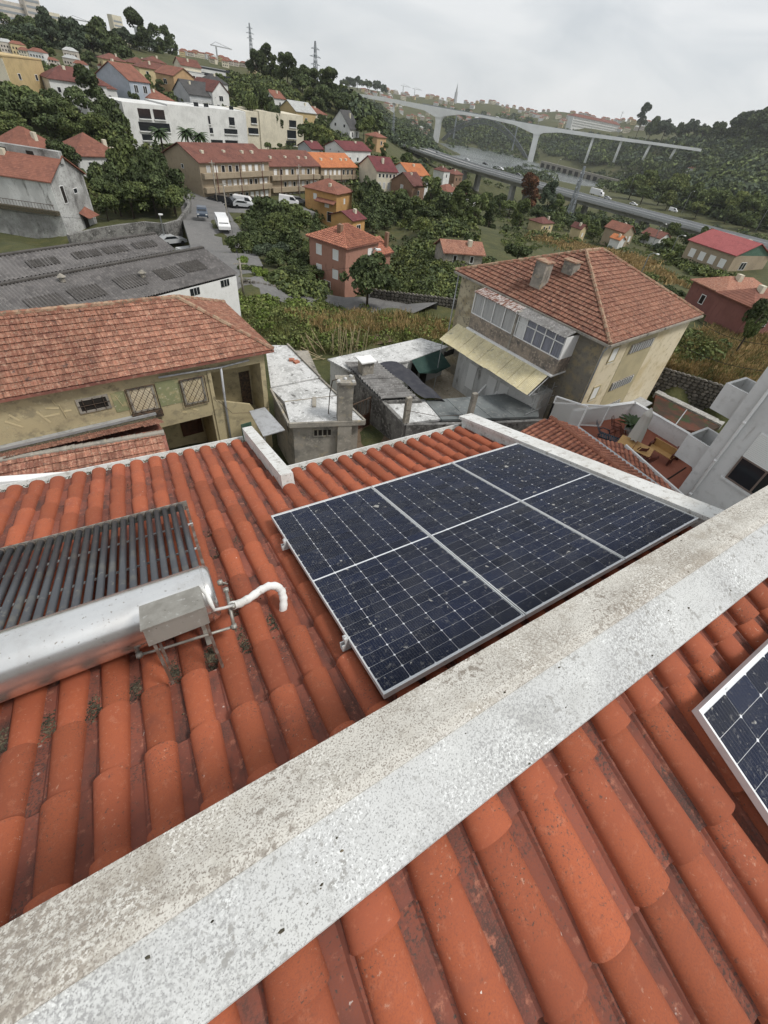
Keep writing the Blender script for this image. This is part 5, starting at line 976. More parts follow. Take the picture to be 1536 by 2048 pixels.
def house(label, pc, D, ang, wx, wy, h, roof='hip', rh=2, wall='w_white', rm='r_red', wy_=(), wx_=(), base=2.5, name='house', cat='house', ov=.35, chim=None, group=None, plant=True, tiles=None):
    """pc: photo pixel of the nearest eave corner, D its distance; +x runs along the right-hand face, +y along the left-hand face"""
    best = min((abs(atD(*pc, D*k)[2]-h*k-gz(*atD(*pc, D*k)[:2])-.3)+abs(k-1)*2, k) for k in np.linspace(.72, 1.35, 64))[1] if plant else 1
    D *= best; wx *= best; wy *= best; h *= best; rh *= best
    sc_w = lambda spec: [(q[0], q[1]*best, q[2]*best, q[3]*best, *q[4:]) for q in spec]
    wy_, wx_ = sc_w(wy_), sc_w(wx_)
    C = atD(*pc, D); Fh = Fr((C[0], C[1], C[2]-h), ang); T = Fh.thing(name, label, cat, group)
    m = MB(); m.box(0, wx, 0, wy, -base, h-.02)
    if roof in ('gx', 'gy'):
        if roof == 'gx': m.add([(0, 0, h-.02), (0, wy, h-.02), (0, wy/2, h+rh-.05), (wx, 0, h-.02), (wx, wy, h-.02), (wx, wy/2, h+rh-.05)], [(0, 2, 1), (3, 4, 5)])
        else: m.add([(0, 0, h-.02), (wx, 0, h-.02), (wx/2, 0, h+rh-.05), (0, wy, h-.02), (wx, wy, h-.02), (wx/2, wy, h+rh-.05)], [(0, 1, 2), (3, 5, 4)])
    m.build('wall', wall, T); rf = None
    if roof == 'hip':
        k = min(wx, wy)/2+ov
        ra, rb = ((k-ov, wy/2, h+rh), (wx-k+ov, wy/2, h+rh)) if wx >= wy else ((wx/2, k-ov, h+rh), (wx/2, wy-k+ov, h+rh))
        if wx >= wy: rf = hip_roof(T, -ov, wx+ov, -ov, wy+ov, h, ra, rb, rm)
        else:
            m = MB(); A, B, C_, D_ = (-ov, -ov, h), (wx+ov, -ov, h), (wx+ov, wy+ov, h), (-ov, wy+ov, h); lo = [(p[0], p[1], h-.12) for p in (A, B, C_, D_)]
            m.add([A, B, C_, D_, ra, rb]+lo, [(0, 1, 4), (1, 2, 5, 4), (2, 3, 5), (3, 0, 4, 5), (6, 7, 1, 0), (7, 8, 2, 1), (8, 9, 3, 2), (9, 6, 0, 3), (9, 8, 7, 6)]); rf = m.build('roof', rm, T)
        if tiles and wx >= wy:
            A, B, Dd = (-ov, -ov, h), (wx+ov, -ov, h), (-ov, wy+ov, h); tile_field(rf, [A, B, rb, ra], (0, 1), *tiles, TILE_ORG); tile_field(rf, [Dd, A, ra], (0, 1), *tiles, TILE_ORG)
            for q in (A, B, Dd): ridge_tiles(rf, (ra if q is not B else rb), q, .1, 'orange_tile')
    elif roof == 'gx':
        s = rh/(wy/2); m = MB(); e = h-s*ov
        for y0, y1 in ((-ov, wy/2), (wy+ov, wy/2)):
            a, b, c, d = (-ov, y0, e), (wx+ov, y0, e), (wx+ov, y1, h+rh), (-ov, y1, h+rh); pts = [a, b, c, d]; m.hexa([(p[0], p[1], p[2]-.01) for p in pts], [(p[0], p[1], p[2]+.14) for p in pts])
        rf = m.build('roof', rm, T)
    elif roof == 'gy':
        s = rh/(wx/2); m = MB(); e = h-s*ov
        for x0, x1 in ((-ov, wx/2), (wx+ov, wx/2)):
            pts = [(x0, -ov, e), (x1, -ov, h+rh), (x1, wy+ov, h+rh), (x0, wy+ov, e)]; m.hexa([(p[0], p[1], p[2]-.01) for p in pts], [(p[0], p[1], p[2]+.14) for p in pts])
        rf = m.build('roof', rm, T)
    else:
        m = MB(); m.box(-.1, wx+.1, -.1, wy+.1, h-.018, h+.25); rf = m.build('roof', rm, T)
    for fc, spec in (('y', wy_), ('x', wx_)):
        Lf = wx if fc == 'y' else wy
        for s in spec:      # (count, z0, w, hgt, pane[, u0, u1])
            n, z0, w_, hh, pn = s[:5]; u0, u1 = (s[5]*Lf, s[6]*Lf) if len(s) > 5 else (.06*Lf, .94*Lf)
            for k in range(n):
                u = u0+(u1-u0)*(k+.5)/n; pk_ = pn
                if pn == 'mix': pk_ = random.choice(('dark_glass', 'shutter_white', 'dark_glass', 'shutter_white', 'curtain'))
                if D < 250: window(T, u-w_/2, u+w_/2, z0, z0+hh, face=fc, at=0, pane=pk_, mull=1 if w_ > 1.0 and pk_ == 'dark_glass' else 0, fw=.07)
                else:
                    m = MB(); (m.box(u-w_/2, u+w_/2, -.05, .05, z0, z0+hh) if fc == 'y' else m.box(-.05, .05, u-w_/2, u+w_/2, z0, z0+hh)); m.build('window', pk_, T)
    if chim is None and roof in ('hip', 'gx', 'gy') and D < 330: chim = [(wx*random.uniform(.25, .75), wy*random.uniform(.25, .45), rh*.75+.7)]
    for c in (chim or ()):
        m = MB(); m.box(c[0]-.3, c[0]+.3, c[1]-.3, c[1]+.3, h, h+c[2]); m.build('chimney', 'w_cream' if wall != 'w_pink' else 'w_brown', rf or T)
        
    return T
dg, sh = 'dark_glass', 'shutter_white'
HW = dict(name='house')
# left hillside
T = house('cream and tan apartment block with small dark windows on the wooded slope', (2, 112), 165, 62, 15, 12, 17, 'flat', 0, 'w_tan', 'w_tan', [(2, 13, 1, 1.2, dg), (1, 8, 1, 1.2, dg)], [(2, 12.5, 1, 1.3, dg), (2, 8.5, 1, 1.3, dg), (2, 4.5, 1, 1.3, dg)], name='apartment_block', cat='building', plant=False, base=6)
m = MB(); m.box(-.02, .1, -.02, 12, -5, 16.6); m.build('cream_face', 'w_cream', T); m = MB(); m.box(-.1, 15.1, -.4, -.02, -5, 1.4); m.build('orange_plinth', 'r_orange', T); m = MB(); m.box(15, 21, 2, 12, -4, 12.5); m.build('side_block', 'w_tan', T)
house('long white house with dark red roof and outside stair above the pines', (96, 156), 190, 12, 14, 9, 6.5, 'hip', 3, 'w_white', 'r_dark', [(6, 3.6, .9, 1.3, dg), (3, .5, 1.2, 2, 'dark_inside')], [(1, 1, 2, 2, dg)], base=5)
house('lower red roofed wing behind the long white house', (150, 168), 200, 15, 11, 8, 4, 'hip', 2.4, 'w_white', 'r_red', [(3, 1.2, 1, 1.2, dg)], base=5)
house('grey blue house with a blank gable wall and small balconies', (257, 160), 205, 38, 8, 13, 7, 'gx', 3.6, 'w_blue', 'r_terra', [(2, 4, 1.6, 2, dg), (2, .8, 1.6, 2, dg)], base=5, chim=[(2, 7, 4.2)])
house('small red hipped white house next to the grey blue house', (196, 163), 215, 20, 9, 7, 3.5, 'hip', 2, 'w_white', 'r_red', [(3, 1, .8, 1, dg)], base=5)
for i, (pc, D, wx, h, lb) in enumerate((((204, 116), 290, 9, 6, 'yellow house standing alone under the big dark trees'), ((258, 124), 290, 9, 5.5, 'yellow house, second along the upper row'), ((294, 121), 300, 8, 6, 'tall narrow yellow house at the end of the upper row'), ((277, 133), 262, 14, 7, 'long yellow terraced house with three upper windows'))):
    house(lb, pc, D, 10, wx, 8, h, 'hip', 2, 'w_yellow', 'r_red', [(3, h-2.4, 1, 1.4, dg), (3, .8, 1, 1.4, dg)], [(1, h-2.4, 1, 1.2, dg)], base=6)
house('peach gabled house with a plain end wall', (346, 151), 245, 30, 10, 10, 6, 'gy', 2.6, 'w_peach', 'r_terra', [], [(1, 3, 2, 1.6, dg)], base=6)
house('cream house with a tall stair tower on the upper slope', (362, 129), 320, 15, 10, 8, 8, 'gx', 2.5, 'w_cream', 'r_red', [(2, 4, 1, 1.5, dg)], base=6)
T = house('long white terrace with strip balconies on the upper slope', (398, 132), 345, 5, 14, 8, 7, 'flat', 0, 'w_white', 'r_pale', [], base=6)
for z in (.8, 3, 5.2): m = MB(); m.box(.3, 13.7, -.06, .05, z, z+1.0); m.build('window_band', dg, T)
house('white cube house beside the strip balcony terrace', (378, 143), 300, 10, 7, 7, 6, 'flat', 0, 'w_white', 'r_pale', [(2, 3.5, 1, 1.2, dg)], base=6)
house('grey house with black slate roof and a glazed veranda', (378, 187), 215, 24, 10, 9, 5, 'gx', 3.4, 'w_grey', 'r_slate', [(7, 2.4, 1.1, 1.2, 'curtain')], base=6)
house('white gabled house with dark roof above the modern flats', (424, 183), 215, 40, 9, 9, 5.5, 'gy', 3, 'w_white', 'r_dark', [(1, 3, 2.2, 1.6, dg), (2, .6, 1.4, 1.5, dg)], base=6)
house('low orange roofed house behind the modern flats', (297, 196), 190, 24, 8, 7, 2.6, 'hip', 2, 'w_white', 'r_terra', [(2, .9, .9, 1, dg)], base=5)
house('white house with shaded dark roof beside the dry bank', (418, 163), 240, 20, 8, 7, 4, 'hip', 2.5, 'w_white', 'r_slate', [(2, 1.4, 1.4, 1.6, dg)], base=6)
house('small tiled house on the dry bank with white front', (548, 195), 250, 30, 7, 7, 3.5, 'gx', 2.2, 'w_white', 'r_terra', [(1, 1, 1, 1.2, dg)], base=5)
house('cream house with pale sheet roof on the bank', (592, 222), 225, 20, 10, 10, 5, 'gx', 2.8, 'w_tan', 'r_pale', [(1, 2, 1.2, 1.2, dg)], base=5)
house('orange roofed house just behind the pale sheet roof', (622, 226), 228, 24, 9, 7, 4, 'hip', 2, 'w_cream', 'r_terra', [(2, 1.2, .9, 1, dg)], base=5)
house('steep dark roofed white chalet with dormers', (700, 257), 222, 40, 9, 9, 3.6, 'gx', 5.2, 'w_white', 'r_slate', [(2, .8, 1.4, 1.7, dg)], [(2, 3.5, .9, 1.1, dg), (1, .8, 1.6, 1.4, dg)], base=6)
house('little orange hipped house beside the viaduct start', (754, 274), 215, 24, 6, 6, 4.5, 'hip', 1.4, 'w_peach', 'r_terra', [(1, 2, 1, 1.3, dg)], base=6)
house('white house with maroon roof and long parapet', (689, 300), 188, 26, 15, 9, 4.5, 'gx', 2, 'w_white', 'r_maroon', [(3, 1.3, 1, 1.2, dg)], [(2, 1.3, 1, 1.2, dg), (2, 3.4, .6, .6, dg)], base=6)
house('low maroon roofed shed below the grey apartment wall', (622, 297), 186, 26, 6, 6, 2.5, 'gx', 1.6, 'w_grey', 'r_maroon', [], base=6)
house('cream house with ochre gable and enclosed roof veranda', (754, 341), 163, 8, 8, 10, 6, 'gx', 3, 'w_cream', 'r_maroon', [(5, 4.2, .9, 1.1, dg), (4, 1.2, .9, 1.8, 'curtain')], base=7)
house('orange roofed white house beside the brown gable', (820, 350), 176, 10, 9, 11, 5, 'gx', 2.6, 'w_white', 'r_orange', [(2, 2.4, 1, 1.2, dg)], base=7)
house('brown gabled house with a light balcony', (826, 371), 156, 26, 7, 8, 4.5, 'gx', 2.6, 'w_brown', 'r_dark', [(1, 1.6, 1, 1.4, dg)], [(1, 2.8, 1, 1.2, 'curtain')], base=7)
house('white house with red hipped roof among the trees below the viaduct', (893, 384), 235, 20, 11, 8, 5, 'hip', 2.4, 'w_white', 'r_terra', [(3, 2.2, 1, 1.3, dg)], [(1, 2.2, 1, 1.3, dg)], base=7)
house('narrow white house with red roof under the viaduct deck', (888, 343), 300, 24, 7, 7, 7, 'hip', 2.2, 'w_white', 'r_dark', [(1, 4, 1, 1.5, dg)], base=7)
house('brown red house between the viaduct piers', (910, 349), 290, 24, 9, 7, 6, 'hip', 2, 'w_brown', 'r_red', [(2, 3, 1, 1.3, dg)], base=7)
house('white house with long red wing behind the tree crowns', (935, 395), 240, 15, 8, 7, 4, 'hip', 2, 'w_white', 'r_terra', [(2, 1.5, 1, 1.2, dg)], base=7)
T = house('ruined stone cottage with sagging old tile roof in the brambles', (890, 503), 88, -14, 8, 5, 2.3, 'gx', 1.4, 'mortar_grey', 'old_tile', [(2, .5, .8, 1.3, 'dark_inside')], base=3)
# towards the viaduct, other side
T = house('two storey beige house with bright raspberry sheet roof', (1472, 511), 122, -4, 14, 11.5, 6.6, 'gy', 2.4, 'w_beige', 'r_pinkred', [(1, 3.6, 2.2, 1.6, dg, .2, .5), (1, .6, 2, 1.7, dg, .2, .5)], [(4, 3.6, 1.4, 1.7, sh), (4, .6, 1.4, 1.5, sh)], plant=False, base=4)
m = MB(); m.add([(.3, -.02, 6.58), (13.7, -.02, 6.58), (7, -.02, 8.85)], [(0, 1, 2)]); m.build('gable_face', 'teal_door', T)
house('low dark red house with old tile roof beside the dry field', (1450, 588), 80, -14, 11, 6, 3.2, 'hip', 1.7, 'w_red', 'old_tile', [(1, .6, .9, 1.2, 'dark_inside', .1, .3)], [(1, .6, .9, 1.4, 'dark_inside')], base=3)
house('red walled cottage with orange hipped tiles at the field edge', (1506, 614), 70, -10, 9, 5, 3.4, 'hip', 1.5, 'w_red', 'r_terra', [(1, .8, .9, 1.2, 'dark_inside')], [], base=3)
house('small beige house with orange gable roof beneath the viaduct', (1250, 465), 190, 8, 7, 8, 4.4, 'gy', 2, 'w_beige', 'r_terra', [(2, 1.2, 1.4, 1.8, sh)], [(1, 1.6, 1, 1.2, dg)], base=4)
house('white cottage with red roof near the field lamp', (1320, 477), 205, 0, 7, 8, 3, 'gy', 1.8, 'w_white', 'r_red', [(1, 1, 1, 1.2, dg)], base=4)
house('tiny yellow house half hidden by trees near the pylon', (1163, 458), 178, 10, 3.5, 4, 3.5, 'gy', 1.2, 'w_yellow', 'r_dark', [(1, 1, .9, 1.2, sh)], base=4)
house('yellow cottage with dark roof beside the pylon foot', (1085, 447), 190, 12, 8, 6, 3, 'hip', 1.5, 'w_yellow', 'r_dark', [(2, .8, 1, 1.2, dg)], base=4)
house('small orange tiled hut below the beige house', (1240, 480), 150, 8, 3, 3, 2, 'gy', .9, 'w_white', 'r_orange', [], base=3)
# houses near the road bend
T = house('old white house with blackened walls over the retaining wall', (98, 362), 85, 61, 8.2, 16, 9.2, 'gy', 2.4, 'black_streaked', 'r_terra', [(1, 6.2, .9, 2.2, 'dark_inside', .12, .4), (1, 7.0, 1.0, .7, dg, .5, .75)], [(1, 6.2, 1.1, 2.3, dg, .1, .25), (1, 6.2, 1.3, 2.3, dg, .35, .5), (1, 4.0, 1.6, .7, dg, .55, .8)], plant=False, base=4)
m = MB(); m.box(-.06, .0, 0, 16, 5.6, 9.1); m.build('upper_render', 'white_dirty', T); m = MB(); m.box(-.75, -.06, 0, 16, 5.1, 5.6); bl = m.build('balcony', 'moss', T)
m = MB()
for k in range(40): m.box(-.72, -.69, .2+.39*k, .23+.39*k, 5.6, 6.4)
m.box(-.74, -.67, .1, 15.9, 6.4, 6.45); tag(m.build('railing', 'iron', bl), kind='stuff')
m = MB(); m.box(3.5, 4.3, -.25, 16.2, 10.8, 12.2); m.build('ridge_parapet', 'black_streaked', T)
for k in range(3): m = MB(); m.box(3.44, 3.5, 3+3.4*k, 3.9+3.4*k, 11.3, 11.8); m.build('vent', 'dark_inside', T)
m = MB(); m.add([(4.2, -.02, 4.6), (7.2, -.02, 4.6), (7.2, -1.3, 4.0), (4.2, -1.3, 4.0), (5.7, -.3, 5.3)], [(0, 3, 4), (3, 2, 4), (2, 1, 4)]); m.build('porch_roof', 'r_terra', T); m = MB(); m.box(4.9, 5.9, -.06, 0, 1.6, 4.0); m.build('door', 'dark_inside', T)
house('orange hipped house with a white dish beside the old white house', (63, 304), 116, 48, 7, 8, 3, 'hip', 3, 'w_white', 'r_terra', [], base=4, chim=[(3, 1.5, 2.4)])
house('orange hipped house with white chimney behind the dark trees', (150, 311), 113, 22, 8, 8, 3, 'hip', 3, 'w_white', 'r_terra', [(2, 1, .9, 1.1, dg)], base=4, chim=[(6.5, 2.5, 2.2)])
house('low orange tiled annex below the white chimney', (208, 320), 108, 22, 4.5, 5, 2.2, 'gx', 1.3, 'w_cream', 'r_terra', [], base=4)
# three beige terraces
def terrace(label, pc, D, ang, L, rm, n):
    T = house(label, pc, D, ang, L, 10, 8.2, 'gx', 2.4, 'w_beige', rm, [(n, 6.1, 1.0, 1.35, 'mix'), (n, 3.5, .95, 1.2, 'mix', .25, .97), (n, .9, .95, 1.2, 'mix', .25, .97)], [(1, 6.2, .7, .8, dg)] if n > 8 else [], base=4, plant=False, name='terraced_flats', cat='building', ov=.5, chim=[(L*.15, 2.2, 1.6), (L*.45, 2.5, 1.6), (L*.7, 2.2, 1.6), (L*.85, 2.2, 1.6)])
    for z in (2.75, 5.35): m = MB(); m.box(.2, L-.2, -.9, 0, z-.15, z+.85); m.build('balcony', 'w_beige', T)
    for k in range(3): x = L*(k+.5)/3; m = MB(); m.tube([(x, -.96, 8), (x, -.96, 0)], .08, 5); m.build('drainpipe', 'r_dark', T)
    m = MB(); m.box(L*.2, L*.2+1.4, -.05, .02, 0, 2.2); m.build('door', 'brown_wood', T)
    return T
t1 = terrace('beige three storey flats with dull red roof, end block with blank gable', (397, 323), 118, 31, 20.5, 'r_red', 9)
e1 = t1.matrix_basis @ Vector((20.5, 0, 8.2)); D2 = math.hypot(e1.x, e1.y)+1
t2 = terrace('beige three storey flats with dull red roof, middle block of the row', (537, 331), D2, 27, 18, 'r_red', 8)
e2 = t2.matrix_basis @ Vector((18, 0, 8.2)); terrace('beige three storey flats under new bright orange tiles', (642, 333), math.hypot(e2.x, e2.y)+1, 25, 15, 'r_orange', 7)
T = house('tall orange house with hipped red roof and outside stairs', (673, 388), 122, 38, 8, 8.6, 8.5, 'hip', 2.2, 'w_orange', 'r_terra', [(1, 6, .8, 1.2, sh)], [(1, 6.4, .9, 1.2, sh, .55, .8), (1, 5.2, 1.2, .9, sh, .15, .45), (1, 2.2, 1.6, 2.2, 'dark_inside', .1, .3)], plant=False, base=4, ov=.5, chim=[(1.6, 2.6, 1.6)])
m = MB(); m.slab([(-1.4, 0, 6.4), (.0, 0, 7.0), (0, 5.2, 7.0), (-1.4, 5.2, 6.4)], .15); m.build('porch_roof', 'r_terra', T)
house('low orange annex with maroon roof below the tall orange house', (705, 441), 112, 30, 5, 6, 4.5, 'gx', 1.2, 'w_orange', 'r_maroon', [(1, 2, 1.6, 1.4, dg)], [(1, 1.6, 1.4, 1.6, 'dark_inside')], base=4)
T = house('brick pink two storey house with tiled hip roof and cream shutters', (692, 496), 61, 27, 7.2, 6.2, 6.2, 'hip', 1.75, 'w_pink', 'old_pan', [(1, 4.2, .95, 1.3, sh, .55, .9)], [(1, 4.3, .95, 1.3, sh, .12, .42), (1, 4.3, .95, 1.3, sh, .58, .88), (1, 1.9, .95, 1.2, sh, .12, .42), (1, 1.9, .95, 1.2, sh, .58, .88), (1, -.1, 1.2, 1.4, 'brown_wood', .3, .7)], plant=False, base=4, tiles=(.3, .36))
m = MB(); m.box(7.2, 12.4, 1.2, 6.2, -4, 4.0); m.add([(7.2, 1.2, 4.0), (12.4, 1.2, 4.0), (12.4, 6.2, 4.0), (12.4, 3.7, 5.3)], [(1, 2, 3)]); m.build('wing', 'w_pink', T)
m = MB(); pts = [(7.2, .8, 3.8), (12.7, .8, 3.8), (12.7, 3.7, 5.4), (7.2, 3.7, 5.4)]; m.slab(pts, .12); m.slab([(7.2, 3.7, 5.4), (12.7, 3.7, 5.4), (12.7, 6.6, 3.8), (7.2, 6.6, 3.8)], .12); wr = m.build('wing_roof', 'old_pan', T); tile_field(wr, pts, (0, 1), .3, .36, TILE_ORG)
m = MB(); m.box(11.7, 12.2, 1.6, 2.1, 3.8, 6.4); m.build('chimney', 'w_brown', T)
# modern white flats
Dm = 172; Cm = atD(245, 201, Dm); Fm = Fr((Cm[0], Cm[1], Cm[2]-10), 25); T = Fm.thing('white_flats', 'stepped modern white apartment building with flat roofs and dark window bands', 'building')
def mp(u, v, y=0): p = Fm.pl(u, v, y=y); return p[0], p[2]
mods = [((243, 203), (334, 290), 0), ((334, 208), (412, 290), 1.0), ((412, 215), (490, 292), 1.5), ((490, 222), (518, 293), 2.5), ((518, 222), (606, 296), 2.0)]
for i, (a, b, dy) in enumerate(mods):
    x0, z1 = mp(*a, dy); x1, _ = mp(b[0], a[1], dy); m = MB(); m.box(x0, x1-.02, dy, dy+11, -4, z1); m.build('block', 'w_white' if i < 3 else 'w_cream', T)
for (u0, v0, u1, v1) in ((274, 216, 289, 236), (289, 217, 299, 237), (305, 218, 327, 238), (276, 243, 304, 261), (304, 245, 338, 262), (283, 268, 303, 280), (408, 231, 419, 247), (402, 254, 425, 265), (457, 234, 468, 250), (448, 257, 474, 267), (420, 279, 445, 290), (450, 280, 475, 290), (501, 234, 513, 246), (496, 255, 516, 267), (578, 240, 592, 254), (574, 260, 592, 276), (572, 281, 592, 291)):
    dy = [q[2] for q in mods if q[0][0] <= (u0+u1)/2][-1]; x0, z1 = mp(u0, v0, dy); x1, _ = mp(u1, v0, dy); _, z0 = mp(u0, v1, dy)
    m = MB(); m.box(x0, x1, dy-.05, dy+.02, z0, z1); w_ = m.build('window', dg, T); m = MB(); m.box(x0-.1, x1+.1, dy-.35, dy-.05, z0-.25, z0); m.build('sill', 'w_white', w_)
m = MB(); x0, z1 = mp(240, 290); x1, _ = mp(606, 294); m.box(x0, x1, -2.5, -2.1, -8, .2); m.build('garden_wall', 'black_streaked', T)
for u in (420, 470, 400): x, z = mp(u, 210); m = MB(); m.box(x, x+1.6, 3, 3.1, 10, 11.2); m.build('roof_panel', dg, T)
# retaining wall at the road bend
tops = [atD(u, v, D) for u, v, D in RW]; T = thing('retaining_wall', 'curved blackened retaining wall overhung with ivy at the road bend', 'wall', tops[3]-np.array([0, 0, 6])); b0 = tops[3]-np.array([0, 0, 6])
for a, b in zip(tops, tops[1:]):
    m = MB(); d = (b-a)/np.linalg.norm(b-a)*.12; n_ = np.array([-d[1], d[0], 0])*4; q = [a-d, b+d, b+d+n_, a-d+n_]; m.hexa([rel(p-np.array([0, 0, 7])) for p in q], [rel(p) for p in q]); m.build('wall_panel', 'block_wall', T)
# ------------------------------------------------------------------ vehicles
def car(kind, colname):
    t = thing('parked_car' if kind != 'van' else 'van', 'x', 'car'); L, W, H = dict(car=(4.2, 1.75, 1.45), van=(4.6, 1.85, 1.95), truck=(8.0, 2.4, 3.3))[kind]
    def body(prof, w, name, mat):
        m = MB(); n = len(prof); m.add([(x, -w, z) for x, z in prof]+[(x, w, z) for x, z in prof], [tuple(range(n)), tuple(range(2*n-1, n-1, -1))]+[(i, i+n, (i+1) % n+n, (i+1) % n) for i in range(n)]); return m.build(name, mat, t)
    h = L/2; w_ = W/2
    if kind == 'car':
        body([(-h, .35), (h, .35), (h, .7), (h*.92, .85), (h*.45, .95), (-h*.95, .98), (-h, .85)], w_, 'body', colname); cb = body([(h*.42, .95), (h*.12, H-.04), (-h*.55, H), (-h*.9, .98)], w_*.86, 'cabin', colname)
        gl = [(h*.37, .98), (h*.11, H-.1), (-h*.52, H-.07), (-h*.8, 1.0)]
    elif kind == 'van':
        body([(-h, .35), (h, .35), (h, .85), (h*.9, 1.05), (-h, 1.1)], w_, 'body', colname); body([(h*.75, 1.05), (h*.45, H-.08), (-h*.95, H), (-h, 1.1)], w_*.93, 'cabin', colname); gl = [(h*.7, 1.1), (h*.45, H-.18), (h*.1, H-.15), (h*.1, 1.15)]
    else:
        body([(-h, .6), (h*.6, .6), (h*.6, H), (-h, H)], w_, 'box', colname); body([(h*.62, .5), (h, .5), (h, 1.5), (h*.9, 2.4), (h*.62, 2.5)], w_*.95, 'cabin', colname); gl = [(h*.98, 1.55), (h*.88, 2.3), (h*.7, 2.3), (h*.7, 1.5)]
    g = w_*(.875 if kind == 'car' else .945 if kind == 'van' else .96); m = MB(); n = len(gl); m.add([(x, -g, z) for x, z in gl]+[(x, g, z) for x, z in gl], [tuple(range(n)), tuple(range(2*n-1, n-1, -1))]); m.build('side_window', dg, t)
    a, b = gl[0], gl[1]; m = MB(); k = w_*.78; m.add([(a[0]+.06, -k, a[1]+.02), (a[0]+.06, k, a[1]+.02), (b[0]+.05, k*.92, b[1]+.02), (b[0]+.05, -k*.92, b[1]+.02)], [(0, 1, 2, 3)]); m.build('windscreen', dg, t)
    for x in (-h*.62, h*.62):
        for s in (-1, 1): m = MB(); m.tube([(x, s*w_*.8, .32), (x, s*w_*1.01, .32)], .32, 12); m.build('wheel', 'black_gap', t)
    for s in (-1, 1): m = MB(); m.box(h-.04, h+.02, s*w_*.75-.16, s*w_*.75+.16, .62, .76); m.build('headlight', 'white_paint', t)
    return t
for nm, c in dict(p_white=(.72, .72, .72), p_dark=(.015, .017, .02), p_grey=(.12, .125, .13), p_silver=(.45, .46, .47), p_blue=(.03, .045, .07)).items(): mk(nm, c, .35, spec=.5, coat=.5)
def park(kind, colr, u, v, rz, label, group=None, pos=None):
    t = car(kind, colr); p = hit(u, v) if pos is None else pos
    if pos is None and v < 470: p[2] = max(gz(p[0]+4.2*math.cos(a), p[1]+4.2*math.sin(a)) for a in np.linspace(0, 6.28, 12)) 
    t.location = (p[0], p[1], p[2]+.07); t.rotation_euler = (0, 0, rz); t['label'] = label; t['category'] = 'truck' if kind == 'truck' else 'van' if kind == 'van' else 'car'
    t.name = {'truck': 'box_truck', 'van': 'van', 'car': 'car'}[kind]
    if group: t['group'] = group
G1 = 'cars parked before the beige flats'
park('car', 'p_blue', 408, 447, R(-100), 'dark blue car driving down the road towards the bend'); park('van', 'p_white', 447, 459, R(-95), 'white van parked along the kerb at the road bend')
for i, (k, c, u, v, lb) in enumerate((('car', 'p_dark', 433, 413, 'black car parked first in the row before the beige flats'), ('van', 'p_dark', 455, 415, 'long black estate car parked second in the row'), ('car', 'p_grey', 476, 414, 'grey pickup parked in the middle of the row'), ('van', 'p_white', 490, 413, 'white van parked behind the grey pickup'), ('car', 'p_dark', 505, 409, 'black car half hidden by the thicket at the row end'), ('van', 'p_white', 578, 410, 'small white van parked beside the tall orange house'), ('car', 'p_grey', 598, 408, 'dark grey car next to the small white van'), ('car', 'p_silver', 487, 417, 'silver car hidden low behind the brown hut'))): park(k, c, u, v, R(-38+i*4), lb, G1)
park('car', 'p_silver', 346, 489, R(20), 'silver hatchback at the foot of the retaining wall'); park('van', 'p_white', 385, 519, R(30), 'white van roof showing beside the warehouse end')
# ================================================================== viaduct, rail bridge, arch bridge, masts
mk('concrete_grey', (.30, .30, .29), .95, [(.1, .4, .65, (.22, .22, .21)), (.5, .5, .7, (.36, .36, .35))])
mk('concrete_white', (.80, .80, .79), .9, [(.05, .4, .65, (.72, .72, .71))])
mk('iron_far', (.11, .12, .125), .8); mk('barrier', (.34, .35, .355), .7); mk('steel_far', (.26, .28, .30), .7)
ZV = -26.0
near = [atZ(u, v, ZV) for u, v in ((806, 291), (840, 304), (920, 331), (1024, 361), (1150, 396), (1290, 433), (1421, 468), (1536, 498), (1700, 541))]
T = thing('viaduct', 'long grey concrete motorway viaduct with barriers crossing the valley', 'viaduct', (near[4][0], near[4][1], gz(*near[4][:2]))); b0 = np.array(T.location)
WV = 21.0; sec = []
for i, p in enumerate(near):
    d = near[min(i+1, len(near)-1)]-near[max(i-1, 0)]; n = np.array([-d[1], d[0], 0]); n /= np.linalg.norm(n); n = n if n[1] > 0 or n[0] < 0 else -n
    if (n @ p) < 0: n = -n
    sec.append((p, n))
def vstrip(o0, o1, z0, z1, name, mat):
    m = MB()
    for (p, n), (q, k) in zip(sec, sec[1:]): m.hexa([rel(p+n*o0+[0, 0, z0]), rel(q+k*o0+[0, 0, z0]), rel(q+k*o1+[0, 0, z0]), rel(p+n*o1+[0, 0, z0])], [rel(p+n*o0+[0, 0, z1]), rel(q+k*o0+[0, 0, z1]), rel(q+k*o1+[0, 0, z1]), rel(p+n*o1+[0, 0, z1])])
    return m.build(name, mat, T)
vstrip(-.2, WV+.2, -.5, -.02, 'deck', 'concrete_grey'); vstrip(2.5, WV-2.5, -2.4, -.52, 'girder', 'concrete_grey'); vstrip(0, WV, -.018, .02, 'carriageway', mk('asphalt_pale', (.25, .245, .24), .95, [(.1, .4, .7, (.21, .207, .2))]).name)
for o in (.0, WV-.25): vstrip(o, o+.25, .022, .95, 'edge_barrier', 'barrier')
vstrip(WV/2-.3, WV/2+.3, .022, .9, 'median_barrier', 'barrier')
for o in (.6, 5.2, 9.4, 11.6, 15.8, 20.4): vstrip(o, o+.16, .022, .03, 'lane_line', 'white_paint')
